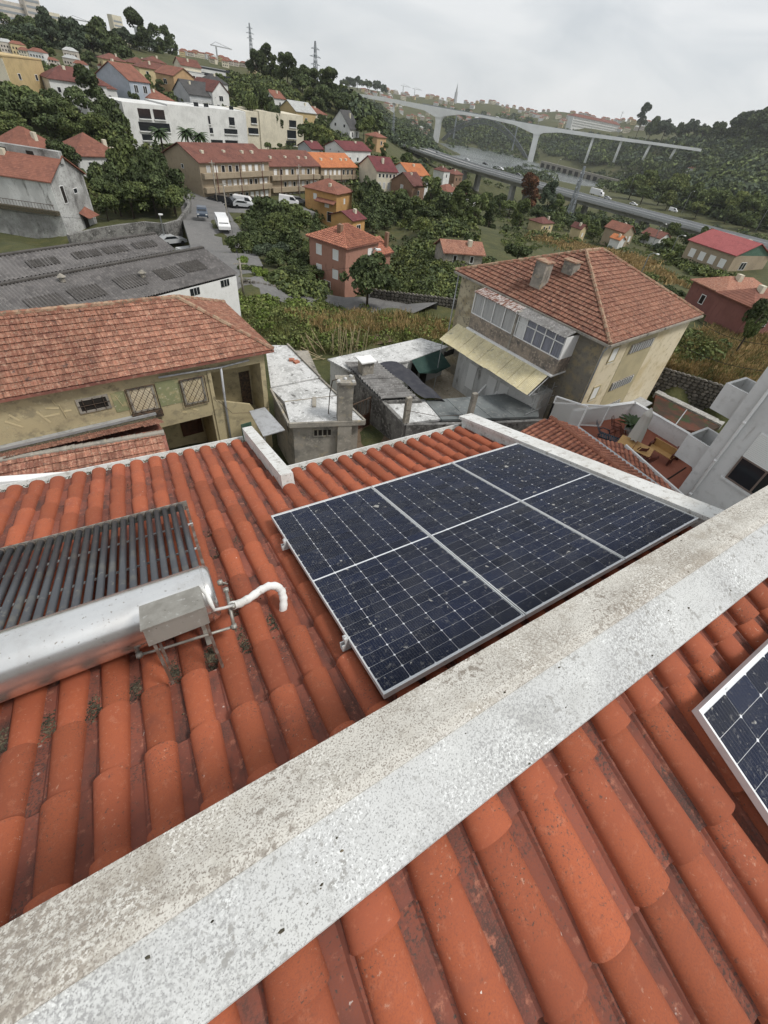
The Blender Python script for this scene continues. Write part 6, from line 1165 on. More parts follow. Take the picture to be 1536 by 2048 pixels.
for u in (918, 1020, 1140, 1272, 1400):
    # pier where the near edge passes that photo column
    k = min(range(len(near)*20-20), key=lambda t: abs((lambda q: (np.array([PPX, PPY])+FPX*(CM.T @ q)[:2]/(CM.T @ q)[2])[0])(near[t//20]+(near[t//20+1]-near[t//20])*(t % 20)/20)-u)); i = k//20; p = near[i]+(near[i+1]-near[i])*(k % 20)/20; n = sec[i][1]; d = near[i+1]-near[i]; d = d/np.linalg.norm(d)
    for o in (4.5, WV-4.5): c = p+n*o; g = gz(*c[:2])-3; m = MB(); m.hexa([rel((c+d*a*1.2+n*b*1.6)[:2].tolist()+[g]) for a, b in ((-1, -1), (1, -1), (1, 1), (-1, 1))], [rel((c+d*a*1.0+n*b*1.4)[:2].tolist()+[ZV-2.42]) for a, b in ((-1, -1), (1, -1), (1, 1), (-1, 1))]); m.build('pier', 'concrete_grey', T)
def lamp(pos, h, label, group, arm=1.5, cat='street lamp', name='street_lamp', dirn=(0, -1)):
    t = thing(name, label, cat, pos, group=group); m = MB(); m.tube([(0, 0, 0), (0, 0, h*.9), (dirn[0]*arm*.4, dirn[1]*arm*.4, h*.99), (dirn[0]*arm, dirn[1]*arm, h)], [.11, .08, .06, .05], 6); m.build('pole', 'barrier', t, True)
    m = MB(); a, b = dirn[0]*arm, dirn[1]*arm; m.box(a-.3, a+.3, b-.18, b+.18, h-.08, h+.08); m.build('lamp_head', 'white_paint', t)
for i, (u, v) in enumerate(((893, 301), (1107, 358), (1230, 386), (1257, 384), (1362, 428), (1510, 464))):
    p = atZ(u, v, ZV); lamp(p, 11, ('tall lamp post on the viaduct nearest its leafy start', 'tall lamp post on the viaduct above the rust coloured tree', 'first of two close lamp posts on the viaduct, above the lorry', 'second of two close lamp posts on the viaduct, above the lorry', 'tall lamp post on the viaduct beside the white van', 'tall lamp post on the viaduct over the raspberry roof')[i], 'viaduct lamp posts')
VH = [('truck', 'p_white', 1192, 392, 'white lorry driving on the viaduct'), ('car', 'p_silver', 1214, 399, 'silver car just ahead of the white lorry'), ('car', 'p_white', 1001, 340, 'white car on the viaduct above the red roofed house'), ('car', 'p_dark', 970, 330, 'black car on the viaduct behind the white car'), ('car', 'p_silver', 934, 322, 'silver car third from the viaduct start'), ('car', 'p_grey', 876, 308, 'grey car second from the viaduct start'), ('car', 'p_dark', 812, 289, 'dark car first at the viaduct start'), ('car', 'p_silver', 1110, 371, 'silver car on the viaduct above the rust coloured tree'), ('car', 'p_grey', 1037, 352, 'grey car on the viaduct beside its second pier'), ('car', 'p_white', 1266, 411, 'white car on the viaduct above the third pier'), ('van', 'p_white', 1345, 424, 'white van on the far lane beside the lamp post'), ('truck', 'p_white', 793, 283, 'white coach waiting at the viaduct start')]
for k, c, u, v, lb in VH:
    p = atZ(u, v, ZV); i = min(range(len(near)-1), key=lambda j: np.linalg.norm(near[j]+near[j+1]-2*p)); d = near[i+1]-near[i]; park(k, c, 0, 0, math.atan2(d[1], d[0]), lb, 'vehicles on the viaduct', pos=(p[0], p[1], ZV+.02))
# railway bridge: haunched white beam on two great piers
PL, PR = atD(655, 183, 1040), atD(1400, 299, 940); L = np.hypot(*(PR-PL)[:2]); Fb = Fr(PL, math.degrees(math.atan2(PR[1]-PL[1], PR[0]-PL[0]))); T = Fb.thing('railway_bridge', 'long white haunched beam railway bridge over the river gorge', 'bridge')
def bx(u, v): return Fb.pl(u, v, y=0)
up_ = [bx(*q) for q in ((655, 180), (760, 193), (880, 215), (975, 232), (1075, 250), (1180, 266), (1300, 283), (1400, 297))]
lo_ = [bx(*q) for q in ((655, 186), (700, 191), (788, 206), (850, 221), (872, 234), (879, 237), (886, 233), (920, 229), (975, 237), (1030, 250), (1062, 265), (1075, 271), (1086, 266), (1120, 265), (1187, 275), (1300, 289), (1400, 303))]
m = MB(); xs = sorted(p[0] for p in lo_); ux = [p[0] for p in up_]; uz = [p[2] for p in up_]; lx = [p[0] for p in lo_]; lz = [p[2] for p in lo_]; gx_ = np.linspace(lx[0], lx[-1], 90); zt_ = np.interp(gx_, ux, uz); zb_ = np.interp(gx_, lx, lz); vs = []
for x, a, b in zip(gx_, zt_, zb_): vs += [(x, -6, b), (x, -6, a), (x, 6, a), (x, 6, b)]
m.add(vs, [f for i in range(89) for f in ((4*i, 4*i+4, 4*i+5, 4*i+1), (4*i+1, 4*i+5, 4*i+6, 4*i+2), (4*i+2, 4*i+6, 4*i+7, 4*i+3), (4*i+3, 4*i+7, 4*i+4, 4*i))]); m.build('deck', 'concrete_white', T)
for u, v0, v1, ub in ((879, 232, 277, 872), (1075, 262, 315, 1062)):
    a, b = bx(u, v0), bx(ub, v1); w0, w1 = 7, 6; m = MB(); n = 8; rows = []
    for i in range(n+1): t = i/n; x = b[0]+(a[0]-b[0])*t; z = b[2]-6+(a[2]+2-b[2]+6)*t; wd = 4.2+(7 if t > .85 else 0)*(t-.85)/.15*1.2; rows.append((x, z, wd))
    vs = [q for x, z, wd in rows for q in ((x-wd, -5, z), (x+wd, -5, z), (x+wd, 5, z), (x-wd, 5, z))]; m.add(vs, [(4*i+k, 4*i+(k+1) % 4, 4*i+4+(k+1) % 4, 4*i+4+k) for i in range(n) for k in range(4)]); m.build('main_pier', 'concrete_white', T)
for u, v0, ub, v1 in ((707, 190, 705, 214), (748, 200, 746, 222), (788, 205, 786, 245), (1188, 272, 1173, 314), (1244, 280, 1231, 313), (1301, 289, 1290, 308), (1352, 296, 1345, 305)):
    a, b = bx(u, v0), bx(ub, v1); m = MB(); m.tube([(b[0], 0, b[2]-8), (a[0], 0, a[2]+1)], 1.9, 8); m.build('pier', 'concrete_white', T, True)
m = MB()
for k in range(60): x = lx[0]+(lx[-1]-lx[0])*k/60; z = np.interp(x, ux, uz); m.box(x-.2, x+.2, -5.6, -5.2, z, z+(7 if k % 4 == 0 else 1.6))
tag(m.build('catenary_mast', 'steel_far', T), kind='stuff')
# iron arch bridge behind
A0, A1 = atD(872, 292, 1240), atD(1056, 318, 1180); Fa = Fr(A0, math.degrees(math.atan2(A1[1]-A0[1], A1[0]-A0[0]))); T = Fa.thing('iron_arch_bridge', 'old iron lattice arch bridge seen through the white bridge', 'bridge'); LA = np.hypot(*(A1-A0)[:2])
top = Fa.pl(965, 236, y=0)[2]; dk = Fa.pl(965, 231, y=0)[2]
for s in (-3, 3):
    pts_o = []; pts_i = []
    for k in range(25): t = k/24; x = LA*t; z = (A1[2]-A0[2])*t; pts_o.append((x, s, z+(top-z)*(1-(2*t-1)**2))); pts_i.append((x, s, z+(top-9-z)*(1-(abs(2*t-1)/.96)**2) if abs(2*t-1) < .96 else z))
    m = MB(); m.tube(pts_o, .85, 5); m.tube(pts_i, .75, 5)
    for k in range(24): m.tube([pts_o[k], pts_i[k+1]], .32, 4); m.tube([pts_i[k], pts_o[k+1]], .32, 4); m.tube([pts_o[k], pts_i[k]], .32, 4)
    m.build('arch_rib', 'iron_far', T)
d0, d1 = Fa.pl(845, 222, y=0), Fa.pl(1100, 262, y=0); m = MB(); m.beam((d0[0], 0, dk), (d1[0], 0, dk), 5, 3.5); m.build('deck', 'steel_far', T)
for t in (.18, .82): x = LA*t; z = np.interp(t, [0, .18, .82, 1], [0, 20, 20, 0]); m = MB(); m.tube([(x, 0, z), (x, 0, dk)], 1.6, 5); m.build('pier', 'steel_far', T)
# masts
def pylon(u, v, D, h, label, wide=.085):
    p = atD(u, v, D); g = gz(p[0], p[1])-.5; h += max(0, p[2]-g); p[2] = min(p[2], g); t = thing('power_pylon', label, 'pylon', p, R(20), 'lattice power pylons'); w0 = h*wide; prof = lambda z: w0*(1-z/h)**.9*.5+.25
    for sx in (-1, 1):
        for sy in (-1, 1): m = MB(); m.tube([(sx*prof(z), sy*prof(z), z) for z in np.linspace(0, h, 7)], h*.0062, 4); m.build('leg', 'steel_far', t)
    m = MB(); zs = [h*(1-(1-k/13)**1.25) for k in range(14)]
    for z0, z1 in zip(zs, zs[1:]):
        a, b = prof(z0), prof(z1)
        for s in (-1, 1): m.beam((-a, s*a, z0), (b, s*b, z1), h*.0046); m.beam((a, s*a, z0), (-b, s*b, z1), h*.0046); m.beam((s*a, -a, z0), (s*b, b, z1), h*.0046); m.beam((s*a, a, z0), (s*b, -b, z1), h*.0046)
    tag(m.build('bracing', 'steel_far', t), kind='stuff')
    for z, l in ((.70, .10), (.80, .12), (.90, .09)): m = MB(); m.beam((-h*l, 0, h*z), (h*l, 0, h*z), h*.01); m.beam((-h*l, 0, h*z), (0, 0, h*(z+.03)), h*.006); m.beam((h*l, 0, h*z), (0, 0, h*(z+.03)), h*.006); m.build('cross_arm', 'steel_far', t)
pylon(632, 232, 430, 41, 'tall lattice pylon rising above the dark slope trees'); pylon(505, 130, 640, 31, 'small faint lattice pylon on the distant ridge'); pylon(1126, 468, 215, 24, 'lattice pylon standing before the viaduct at the field edge'); pylon(784, 282, 420, 17, 'small lattice pylon beside the viaduct start')
# street lamps and poles nearby
for u, v, h, lb in ((738, 600, 6.5, 'street lamp in the lane before the round dark tree'), (333, 492, 5, 'street lamp leaning over the retaining wall by the warehouse'), (1300, 500, 8, 'tall pale lamp post at the far field edge'), (1338, 512, 5, 'short pale lamp post by the field trees'), (1276, 560, 5, 'lamp post rising behind the cream house roof')):
    lamp(hit(u, v), h, lb, 'street lamps')
def pole(u, v, h, lb): p = hit(u, v); t = thing('utility_pole', lb, 'pole', p, group='utility poles'); m = MB(); m.tube([(0, 0, -.3), (0, 0, h)], [.13, .08], 6); m.build('shaft', 'mortar_grey', t, True); m = MB(); m.box(-.6, .6, -.05, .05, h-.5, h-.4); m.build('cross_arm', 'mortar_grey', t); return np.array([p[0], p[1], p[2]+h-.4])
q1 = pole(436, 415, 8.5, 'utility pole before the blank gable of the flats'); q2 = pole(458, 460, 7, 'utility pole beside the white van'); q3 = pole(487, 590, 3.6, 'short utility pole at the warehouse corner'); q4 = pole(600, 405, 8, 'utility pole between the flats and the orange house'); q5 = pole(833, 392, 8, 'utility pole beside the brown gabled house')
def wire(a, b, sag, lb, r=.02):
    pts = [tuple(np.array(a)*(1-t)+np.array(b)*t-np.array([0, 0, sag*4*t*(1-t)])) for t in np.linspace(0, 1, 14)]; m = MB(); m.tube(pts, r, 4); lone('overhead_wire', m, 'black_gap', lb, 'wire', 'overhead wires')
wire(q1, q4, 1.2, 'overhead wire running along the beige flats'); wire(q2, q3, 1.0, 'overhead wire over the road bend to the warehouse corner', .025); wire(atD(0, 418, 84), atD(330, 430, 80), .8, 'overhead wire before the old blackened house')
wire(q3, hit(738, 600)+np.array([0, 0, 4.5]), .8, 'overhead wire above the lane', .018); wire(atZ(1395, 640, -9.6), atD(1560, 690, 40), .5, 'upper black wire over the dry field', .02); wire(atZ(1360, 690, -10.4), atD(1560, 745, 38), .4, 'lower black wire over the dry field', .02)
# ================================================================== vegetation
def leafmat(name, c, c2, c3, isl=.45):
    return mk(name, c, .8, [(.9, .40, .62, c2), (2.6, .52, .70, c3)], rnd=.18, island=isl, spec=.2)
leafmat('leaf_dark', (.080, .104, .044), (.048, .064, .028), (.115, .135, .052), .5)
leafmat('leaf_mid', (.108, .134, .047), (.066, .088, .033), (.150, .168, .060), .5)
leafmat('leaf_light', (.150, .172, .056), (.098, .122, .041), (.195, .205, .068), .5)
leafmat('leaf_bright', (.15, .205, .042), (.10, .14, .035), (.19, .235, .06), .5)
leafmat('leaf_blue', (.075, .098, .060), (.050, .068, .042), (.105, .125, .078), .5)
leafmat('leaf_brown', (.15, .07, .038), (.10, .048, .027), (.12, .10, .045), .5)
mk('bark', (.075, .058, .042), .95, [(2, .4, .65, (.045, .036, .028), (3, 3, .5))])
def leaf_cloud(centres, radii, n, size, rs, squash=1.0, fill=.75):
    """leaf quads spread over the clumps: numpy arrays of vertices"""
    c = np.array(centres); r = np.array(radii); pr = r**2/np.sum(r**2); k = rs.choice(len(c), n, p=pr)
    d = rs.normal(size=(n, 3)); d /= np.linalg.norm(d, axis=1)[:, None]; d[:, 2] = np.where(rs.random(n) < .6, np.abs(d[:, 2]), d[:, 2]); rad = r[k]*(fill+(1.08-fill)*rs.random(n)**.6)
    p = c[k]+d*rad[:, None]*np.array([1, 1, squash]); nr = d+rs.normal(size=(n, 3))*.8; nr /= np.linalg.norm(nr, axis=1)[:, None]
    t = np.cross(nr, rs.normal(size=(n, 3))); t /= np.linalg.norm(t, axis=1)[:, None]; b = np.cross(nr, t); s = size*(.6+.8*rs.random(n))[:, None]
    return np.stack([p-t*s-b*s*.5, p+t*s-b*s*.5, p+t*s*.7+b*s*.6, p-t*s*.7+b*s*.6], 1).reshape(-1, 3)
def cloud_mesh(name, V, mat):
    me = bpy.data.meshes.new(name); n = len(V)//4; me.vertices.add(4*n); me.vertices.foreach_set('co', np.ascontiguousarray(V, dtype=np.float32).ravel()); me.loops.add(4*n); me.loops.foreach_set('vertex_index', np.arange(4*n, dtype=np.int32)); me.polygons.add(n); me.polygons.foreach_set('loop_start', np.arange(0, 4*n, 4, dtype=np.int32)); me.update(calc_edges=True); me.materials.append(MATS[mat]); return me
def crown(kind, mat, seed, n=3600, size=.075):
    rs = np.random.default_rng(seed); C = []; Rr = []
    if kind == 'broad':
        for _ in range(34):
            d = rs.normal(size=3); d /= np.linalg.norm(d); d[2] = abs(d[2])*.95-.3 if rs.random() < .75 else d[2]*.6; C.append(d*rs.uniform(.3, .86)*np.array([1, 1, .9])); Rr.append(rs.uniform(.13, .33))
    elif kind == 'tall':
        for k in range(18): z = -1.1+2.4*rs.random(); w = .55*(1-abs(z-.15)/1.7); a = rs.random()*6.28; C.append((w*math.cos(a), w*math.sin(a), z)); Rr.append(rs.uniform(.2, .36))
    elif kind == 'cypress':
        for k in range(22): z = -1.3+2.7*k/21; w = .34*(1-max(0, z)/1.5)**.7; a = rs.random()*6.28; C.append((w*.5*math.cos(a), w*.5*math.sin(a), z)); Rr.append(w+.06)
    elif kind == 'bush':
        for _ in range(13): a = rs.random()*6.28; q = rs.random()**.5*.75; C.append((q*math.cos(a), q*math.sin(a), rs.uniform(-.05, .45)*(1-q*.5))); Rr.append(rs.uniform(.25, .42))
    elif kind == 'pine':
        for k in range(16): z = -.5+1.3*rs.random(); a = rs.random()*6.28; q = (.75-.35*z)*rs.random()**.5; C.append((q*math.cos(a), q*math.sin(a), z*.8)); Rr.append(rs.uniform(.18, .34))
    return cloud_mesh('crown', leaf_cloud(C, Rr, n, size, rs, .85), mat)
CR = {}
def get_crown(kind, mat, var):
    k = (kind, mat, var % 3)
    if k not in CR: CR[k] = crown(kind, mat, 11+var % 3+len(kind)*7, 4600 if kind != 'bush' else 3000, dict(broad=.06, tall=.06, cypress=.05, bush=.062, pine=.05)[kind])
    return CR[k]
def trunk_mesh(seed):
    rs = random.Random(seed); m = MB(); m.tube([(0, 0, 0), (rs.uniform(-.03, .03), rs.uniform(-.03, .03), .45), (rs.uniform(-.05, .05), rs.uniform(-.05, .05), .8)], [.05, .038, .022], 7)
    for k in range(6):
        a = k*1.05+rs.random(); z = .45+.06*k; m.tube([(0, 0, z), (.12*math.cos(a), .12*math.sin(a), z+.1), (.27*math.cos(a), .27*math.sin(a), z+.26)], [.024, .016, .006], 5)
    return m.mesh('trunk', 'bark', True)
TR = [trunk_mesh(k) for k in range(3)]; nt_ = [0]
def tree(u, v, D, rpx, label, group=None, kind='broad', mat='leaf_mid', sq=1.0, name='tree', cat='tree'):
    """crown centre at photo pixel (u, v), D metres away, crown radius rpx photo pixels"""
    p = atD(u, v, D); r = rpx*D/1150; g = gz(p[0], p[1]); nt_[0] += 1; k = nt_[0]
    cz = max(p[2], g+r*(.75 if kind != 'bush' else .1)); t = thing(name, label, cat, (p[0], p[1], g-.1), random.random()*6.28, group); hh = cz-g
    rr = r*random.uniform(.95, 1.1); rv = rr*sq*random.uniform(.92, 1.08); cc = hh
    if hh > 1.25*r and kind in ('broad', 'pine', 'bush'): rv = max(rv, (hh+r)*.47); cc = hh+r-rv
    link('crown', get_crown(kind, mat, k), t, Matrix.Translation((0, 0, cc)) @ Matrix.Diagonal((rr, rr, rv, 1)))
    tl = hh+r*.3; link('trunk', TR[k % 3], t, Matrix.Diagonal((max(r, 2)*.9, max(r, 2)*.9, max(tl, .5), 1))); return t
def grove(label, group, items, kinds, mats, D=None, name='tree'):
    for i, q in enumerate(items):
        u, v, Dq, rp = q[:4]; kd = q[4] if len(q) > 4 else random.choice(kinds); mt = q[5] if len(q) > 5 else random.choice(mats)
        ad = {'broad': 'round crowned', 'tall': 'tall slim', 'pine': 'spreading', 'bush': 'low bushy', 'cypress': 'columnar'}[kd]; cn = {'leaf_dark': 'dark green', 'leaf_mid': 'mid green', 'leaf_blue': 'bluish green', 'leaf_light': 'yellowish green'}[mt]
        tree(u, v, Dq, rp, f'{ad} {cn} {label}', group, kd, mt, random.uniform(.85, 1.15), name)
DM = ['leaf_dark', 'leaf_dark', 'leaf_mid']; ALLM = ['leaf_dark', 'leaf_mid', 'leaf_mid', 'leaf_blue']
grove('tree over the retaining wall', 'wood over the retaining wall', [(205, 330, 100, 32), (245, 300, 106, 36), (290, 320, 102, 38), (335, 350, 100, 36), (300, 370, 97, 40), (255, 385, 96, 38), (225, 365, 98, 34), (345, 395, 97, 34), (205, 400, 94, 26), (270, 340, 104, 34), (320, 330, 108, 26, 'cypress', 'leaf_dark')], ['broad', 'broad', 'bush'], DM)
grove('tree between the tan block and the white flats', 'dark slope wood below the tan block', [(15, 245, 140, 40), (55, 235, 145, 38), (95, 262, 138, 36), (130, 240, 145, 34), (160, 225, 150, 34, 'tall'), (185, 200, 165, 30, 'tall'), (215, 215, 160, 28), (195, 262, 140, 38), (235, 275, 138, 34, 'broad', 'leaf_mid'), (250, 305, 128, 30), (150, 270, 135, 32), (115, 215, 160, 24), (30, 270, 130, 32), (85, 290, 122, 22), (120, 300, 110, 26), (60, 215, 160, 22)], ['broad', 'broad', 'pine'], DM)
grove('tree of the hilltop forest', 'hilltop forest', [(8, 76, 330, 22), (30, 96, 320, 20), (52, 82, 360, 20), (70, 106, 320, 22), (92, 90, 370, 20), (112, 112, 330, 20), (132, 94, 360, 24), (158, 96, 340, 27), (198, 74, 330, 32), (186, 96, 330, 28), (222, 96, 330, 27), (242, 108, 330, 21), (262, 108, 380, 19), (282, 112, 380, 21, 'tall'), (302, 116, 390, 17), (318, 114, 400, 19, 'tall'), (338, 114, 420, 15, 'tall'), (350, 122, 420, 12), (150, 112, 310, 17), (60, 126, 290, 15), (95, 136, 280, 12), (20, 119, 290, 19), (180, 122, 300, 15), (236, 122, 310, 13)], ['broad', 'broad', 'tall'], ['leaf_dark', 'leaf_dark', 'leaf_blue'])
grove('garden tree among the hillside houses', 'garden trees on the hillside', [(60, 150, 230, 14), (190, 150, 240, 12), (300, 178, 210, 12), (320, 172, 230, 12), (405, 150, 300, 10), (440, 160, 290, 12), (265, 185, 200, 10), (480, 175, 260, 14), (535, 288, 195, 8, 'bush'), (560, 290, 200, 7, 'bush'), (310, 150, 270, 9), (230, 145, 260, 9), (165, 140, 280, 10), (110, 130, 270, 10), (740, 290, 200, 12), (770, 300, 190, 12)], ['broad', 'bush', 'tall'], ALLM)
grove('tree on the spur under the tall pylon', 'wooded spur under the pylon', [(500, 205, 205, 22, 'pine'), (522, 190, 210, 24, 'pine'), (545, 205, 208, 20, 'pine'), (515, 150, 330, 22), (535, 140, 335, 20, 'tall'), (556, 138, 330, 18, 'tall'), (510, 132, 350, 12, 'tall'), (575, 165, 320, 24), (600, 172, 310, 22), (625, 178, 310, 26), (652, 185, 305, 28), (672, 205, 280, 26), (648, 210, 275, 26), (690, 215, 290, 22), (620, 205, 280, 20), (605, 190, 300, 20), (685, 190, 330, 16)], ['broad', 'pine'], DM)
grove('tree beside the dark roofed chalet', 'trees around the chalet', [(618, 252, 200, 20), (645, 265, 195, 22, 'broad', 'leaf_light'), (642, 240, 215, 18), (665, 268, 200, 16), (728, 248, 225, 18), (742, 240, 240, 14), (655, 280, 190, 14, 'bush')], ['broad'], ['leaf_mid', 'leaf_dark'])
grove('tree in the thicket by the road bend', 'thicket by the road bend', [(535, 425, 92, 44), (510, 445, 88, 34), (572, 425, 96, 39), (598, 440, 92, 36), (555, 455, 84, 39), (500, 480, 76, 39), (478, 492, 72, 29), (585, 480, 76, 36), (560, 505, 70, 34, 'bush', 'leaf_blue'), (530, 505, 70, 31, 'bush', 'leaf_blue'), (600, 520, 66, 34), (575, 545, 62, 31, 'bush'), (615, 560, 60, 26, 'bush'), (545, 550, 60, 29, 'bush'), (540, 562, 58, 29, 'bush'), (578, 572, 58, 26, 'bush'), (612, 578, 58, 23, 'bush'), (500, 548, 62, 26), (556, 528, 66, 31), (592, 545, 63, 31), (626, 540, 64, 26), (525, 470, 84, 34), (545, 480, 78, 34), (615, 500, 72, 29)], ['broad', 'broad', 'bush'], ['leaf_dark', 'leaf_mid', 'leaf_mid'])
tree(632, 470, 74, 30, 'tall dark cypress like tree beside the pink house', None, 'cypress', 'leaf_dark', 1.15); tree(520, 545, 58, 20, 'bright yellow green shrub beside the lane', None, 'bush', 'leaf_bright', 1.2, 'shrub', 'shrub'); tree(488, 522, 66, 20, 'bright green shrub at the road edge', None, 'bush', 'leaf_bright', 1.0, 'shrub', 'shrub'); tree(474, 503, 72, 14, 'light green shrub where the road narrows', None, 'bush', 'leaf_light', 1, 'shrub', 'shrub')
tree(738, 550, 54, 78, 'round dark tree standing before the pink house', None, 'broad', 'leaf_dark', .95); tree(1037, 505, 84, 32, 'dense dome shaped dark bush in the field', None, 'bush', 'leaf_dark', 1.0, 'shrub', 'shrub'); tree(1055, 395, 215, 34, 'tree overgrown with rust brown creeper under the viaduct', None, 'tall', 'leaf_brown', .9); tree(936, 500, 82, 18, 'reddish bush growing against the ruined cottage', None, 'bush', 'leaf_brown', 1, 'shrub', 'shrub')
grove('tree behind the tall orange house', 'dark trees behind the orange house', [(740, 368, 128, 34), (757, 410, 120, 36), (730, 430, 115, 30), (770, 445, 112, 32), (745, 465, 106, 30), (715, 470, 104, 18)], ['broad'], ['leaf_dark'])
grove('tree of the valley wood before the viaduct', 'valley wood before the viaduct', [(858, 420, 150, 34), (890, 440, 140, 36), (922, 415, 155, 32), (952, 435, 145, 34), (830, 445, 135, 28), (802, 465, 118, 28), (850, 468, 118, 28), (978, 445, 150, 24), (905, 470, 120, 26), (940, 465, 125, 22), (842, 488, 98, 24, 'broad', 'leaf_light'), (818, 512, 80, 24, 'bush', 'leaf_light'), (1022, 412, 200, 24), (1040, 440, 170, 26), (1095, 405, 235, 26), (1075, 430, 200, 20), (1000, 405, 220, 20), (1110, 430, 220, 18), (870, 395, 190, 18), (800, 420, 150, 18), (975, 400, 230, 20), (835, 330, 240, 22), (815, 315, 250, 16), (850, 345, 235, 18), (850, 375, 210, 16)], ['broad', 'broad', 'tall'], ['leaf_dark', 'leaf_mid', 'leaf_mid', 'leaf_blue'])
grove('tree of the clump along the far field edge', 'trees along the field edge', [(1165, 440, 195, 16), (1190, 462, 180, 20), (1215, 445, 200, 18), (1140, 450, 190, 16), (1290, 478, 185, 14), (1345, 490, 165, 22), (1362, 512, 145, 22), (1320, 495, 175, 16), (1305, 470, 215, 14), (1385, 480, 180, 18), (1365, 470, 220, 14), (1225, 470, 175, 12), (1350, 455, 240, 16), (1420, 460, 230, 16)], ['broad', 'bush'], ALLM)
tree(1462, 607, 66, 28, 'orchard tree before the dark red house', None, 'broad', 'leaf_dark', 1); tree(1530, 605, 58, 24, 'smaller orchard tree before the red cottage', None, 'broad', 'leaf_dark', 1); tree(1345, 590, 78, 30, 'ivy mound beside the cream house roof', None, 'bush', 'leaf_dark', .7, 'shrub', 'shrub'); tree(1520, 630, 52, 16, 'low green shrub at the dry field wall', None, 'bush', 'leaf_mid', 1, 'shrub', 'shrub')
grove('tree of the line on the far river bank above the viaduct', 'trees beyond the viaduct', [(1270, 365, 480, 24), (1300, 360, 490, 26), (1330, 375, 470, 26), (1360, 365, 480, 26), (1390, 385, 440, 26), (1420, 395, 420, 26), (1450, 400, 410, 24), (1480, 410, 400, 26), (1515, 405, 400, 28), (1290, 385, 440, 18), (1340, 400, 420, 20), (1400, 415, 390, 18), (1530, 430, 370, 22), (1460, 425, 380, 18), (1495, 440, 360, 18)], ['broad'], ['leaf_mid', 'leaf_light', 'leaf_mid'])
grove('tree on the distant hill beyond the white bridge', 'hill trees beyond the bridge', [(1285, 238, 1250, 16, 'tall'), (1310, 245, 1200, 18), (1335, 250, 1200, 18), (1362, 255, 1150, 14), (1385, 252, 1150, 16), (1410, 260, 1150, 16), (1440, 258, 1100, 18), (1470, 262, 1080, 16), (1500, 240, 1080, 24), (1525, 245, 1050, 26), (1480, 240, 1150, 18), (1536, 262, 1000, 20), (700, 172, 1280, 13), (715, 163, 1300, 12), (735, 168, 1320, 13), (755, 172, 1340, 12), (768, 176, 1360, 9), (690, 176, 1250, 10)], ['broad'], ['leaf_blue', 'leaf_dark'])
# palms by the modern flats
def palm(u, v, D, h, label):
    p = atD(u, v, D); g = p[2]-h; t = thing('palm_tree', label, 'palm', (p[0], p[1], g), group='palms by the modern flats'); m = MB(); m.tube([(0, 0, -1), (.1, 0, h*.5), (0, 0, h)], [.3, .24, .2], 7); m.build('trunk', 'bark', t, True); m = MB()
    for k in range(34):
        a = k*2.4; e = .95-1.5*(k/34); L_ = 2.6; pts = [Vector((math.cos(a)*L_*s*math.cos(e*(1-s*.7)), math.sin(a)*L_*s*math.cos(e*(1-s*.7)), h+L_*(s*math.sin(e)-.55*s*s))) for s in np.linspace(0, 1, 6)]; sdv = Vector((-math.sin(a), math.cos(a), 0)); vs = []
        for i, q in enumerate(pts): w_ = .32*math.sin(.3+2.7*i/5)+.03; vs += [q-sdv*w_-Vector((0, 0, w_*.5)), q, q+sdv*w_-Vector((0, 0, w_*.5))]
        m.add(vs, [f for i in range(5) for f in ((3*i, 3*i+1, 3*i+4, 3*i+3), (3*i+1, 3*i+2, 3*i+5, 3*i+4))])
    m.build('crown', 'palm_green', t)
palm(318, 262, 158, 6, 'palm tree in front of the tall end of the modern flats'); palm(372, 262, 160, 5.5, 'palm tree in the middle before the modern flats'); palm(398, 270, 158, 5, 'palm tree last of three before the modern flats')
# ground cover: brambles, rough grass, bushes over the slopes
def inside_v(U, P):
    c = np.zeros(len(U), bool); n = len(P)
    for i in range(n):
        (x0, y0), (x1, y1) = P[i], P[i-1]
        if y0 == y1: continue
        c ^= ((y0 > U[:, 1]) != (y1 > U[:, 1])) & (U[:, 0] < (x1-x0)*(U[:, 1]-y0)/(y1-y0)+x0)
    return c
def samp(polys, n, rs):
    out = []
    for i, P in enumerate(polys):
        xs = [p[0] for p in P]; ys = [p[1] for p in P]; need = n//len(polys)+1; got = []
        while sum(map(len, got)) < need:
            U = np.stack([rs.uniform(min(xs), max(xs), need*2), rs.uniform(min(ys), max(ys), need*2)], 1); got.append(U[inside_v(U, P)])
        out.append(np.concatenate(got)[:need])
    return np.concatenate(out)[:n]
ROADP = [[(380, 385), (430, 395), (640, 398), (640, 425), (470, 425), (470, 520), (520, 565), (920, 615), (920, 645), (640, 620), (470, 600), (430, 520), (385, 470)]]
def scatter(name, label, cat, polys, n, mats, r0, r1, leaves, size, avoid=True, D0=9, squash=.7, lift=.2, seed=3, Dmax=5000, perD=0):
    rs = np.random.default_rng(seed); U = samp(polys, n, rs)
    if avoid:
        for q in ROADP: U = U[~inside_v(U, q)]
    P = hits(U, D0); Dd = np.hypot(P[:, 0], P[:, 1]); P = P[Dd < Dmax]; Dd = Dd[Dd < Dmax]; Rr = rs.uniform(r0, r1, len(P))*(1+perD*Dd); C = P.copy(); C[:, 2] += Rr*lift
    groups = len(mats); C = np.array(C); Rr = np.array(Rr)
    for gi, mt in enumerate(mats):
        sel = np.arange(len(C)) % groups == gi; c, r = C[sel], Rr[sel]; V = []
        for q, rr in zip(c, r): V.append(leaf_cloud([q], [rr], leaves, size*rr, rs, squash, .5))
        o = link(name, cloud_mesh(name, np.concatenate(V), mt)); tag(o, label, cat, kind='stuff')
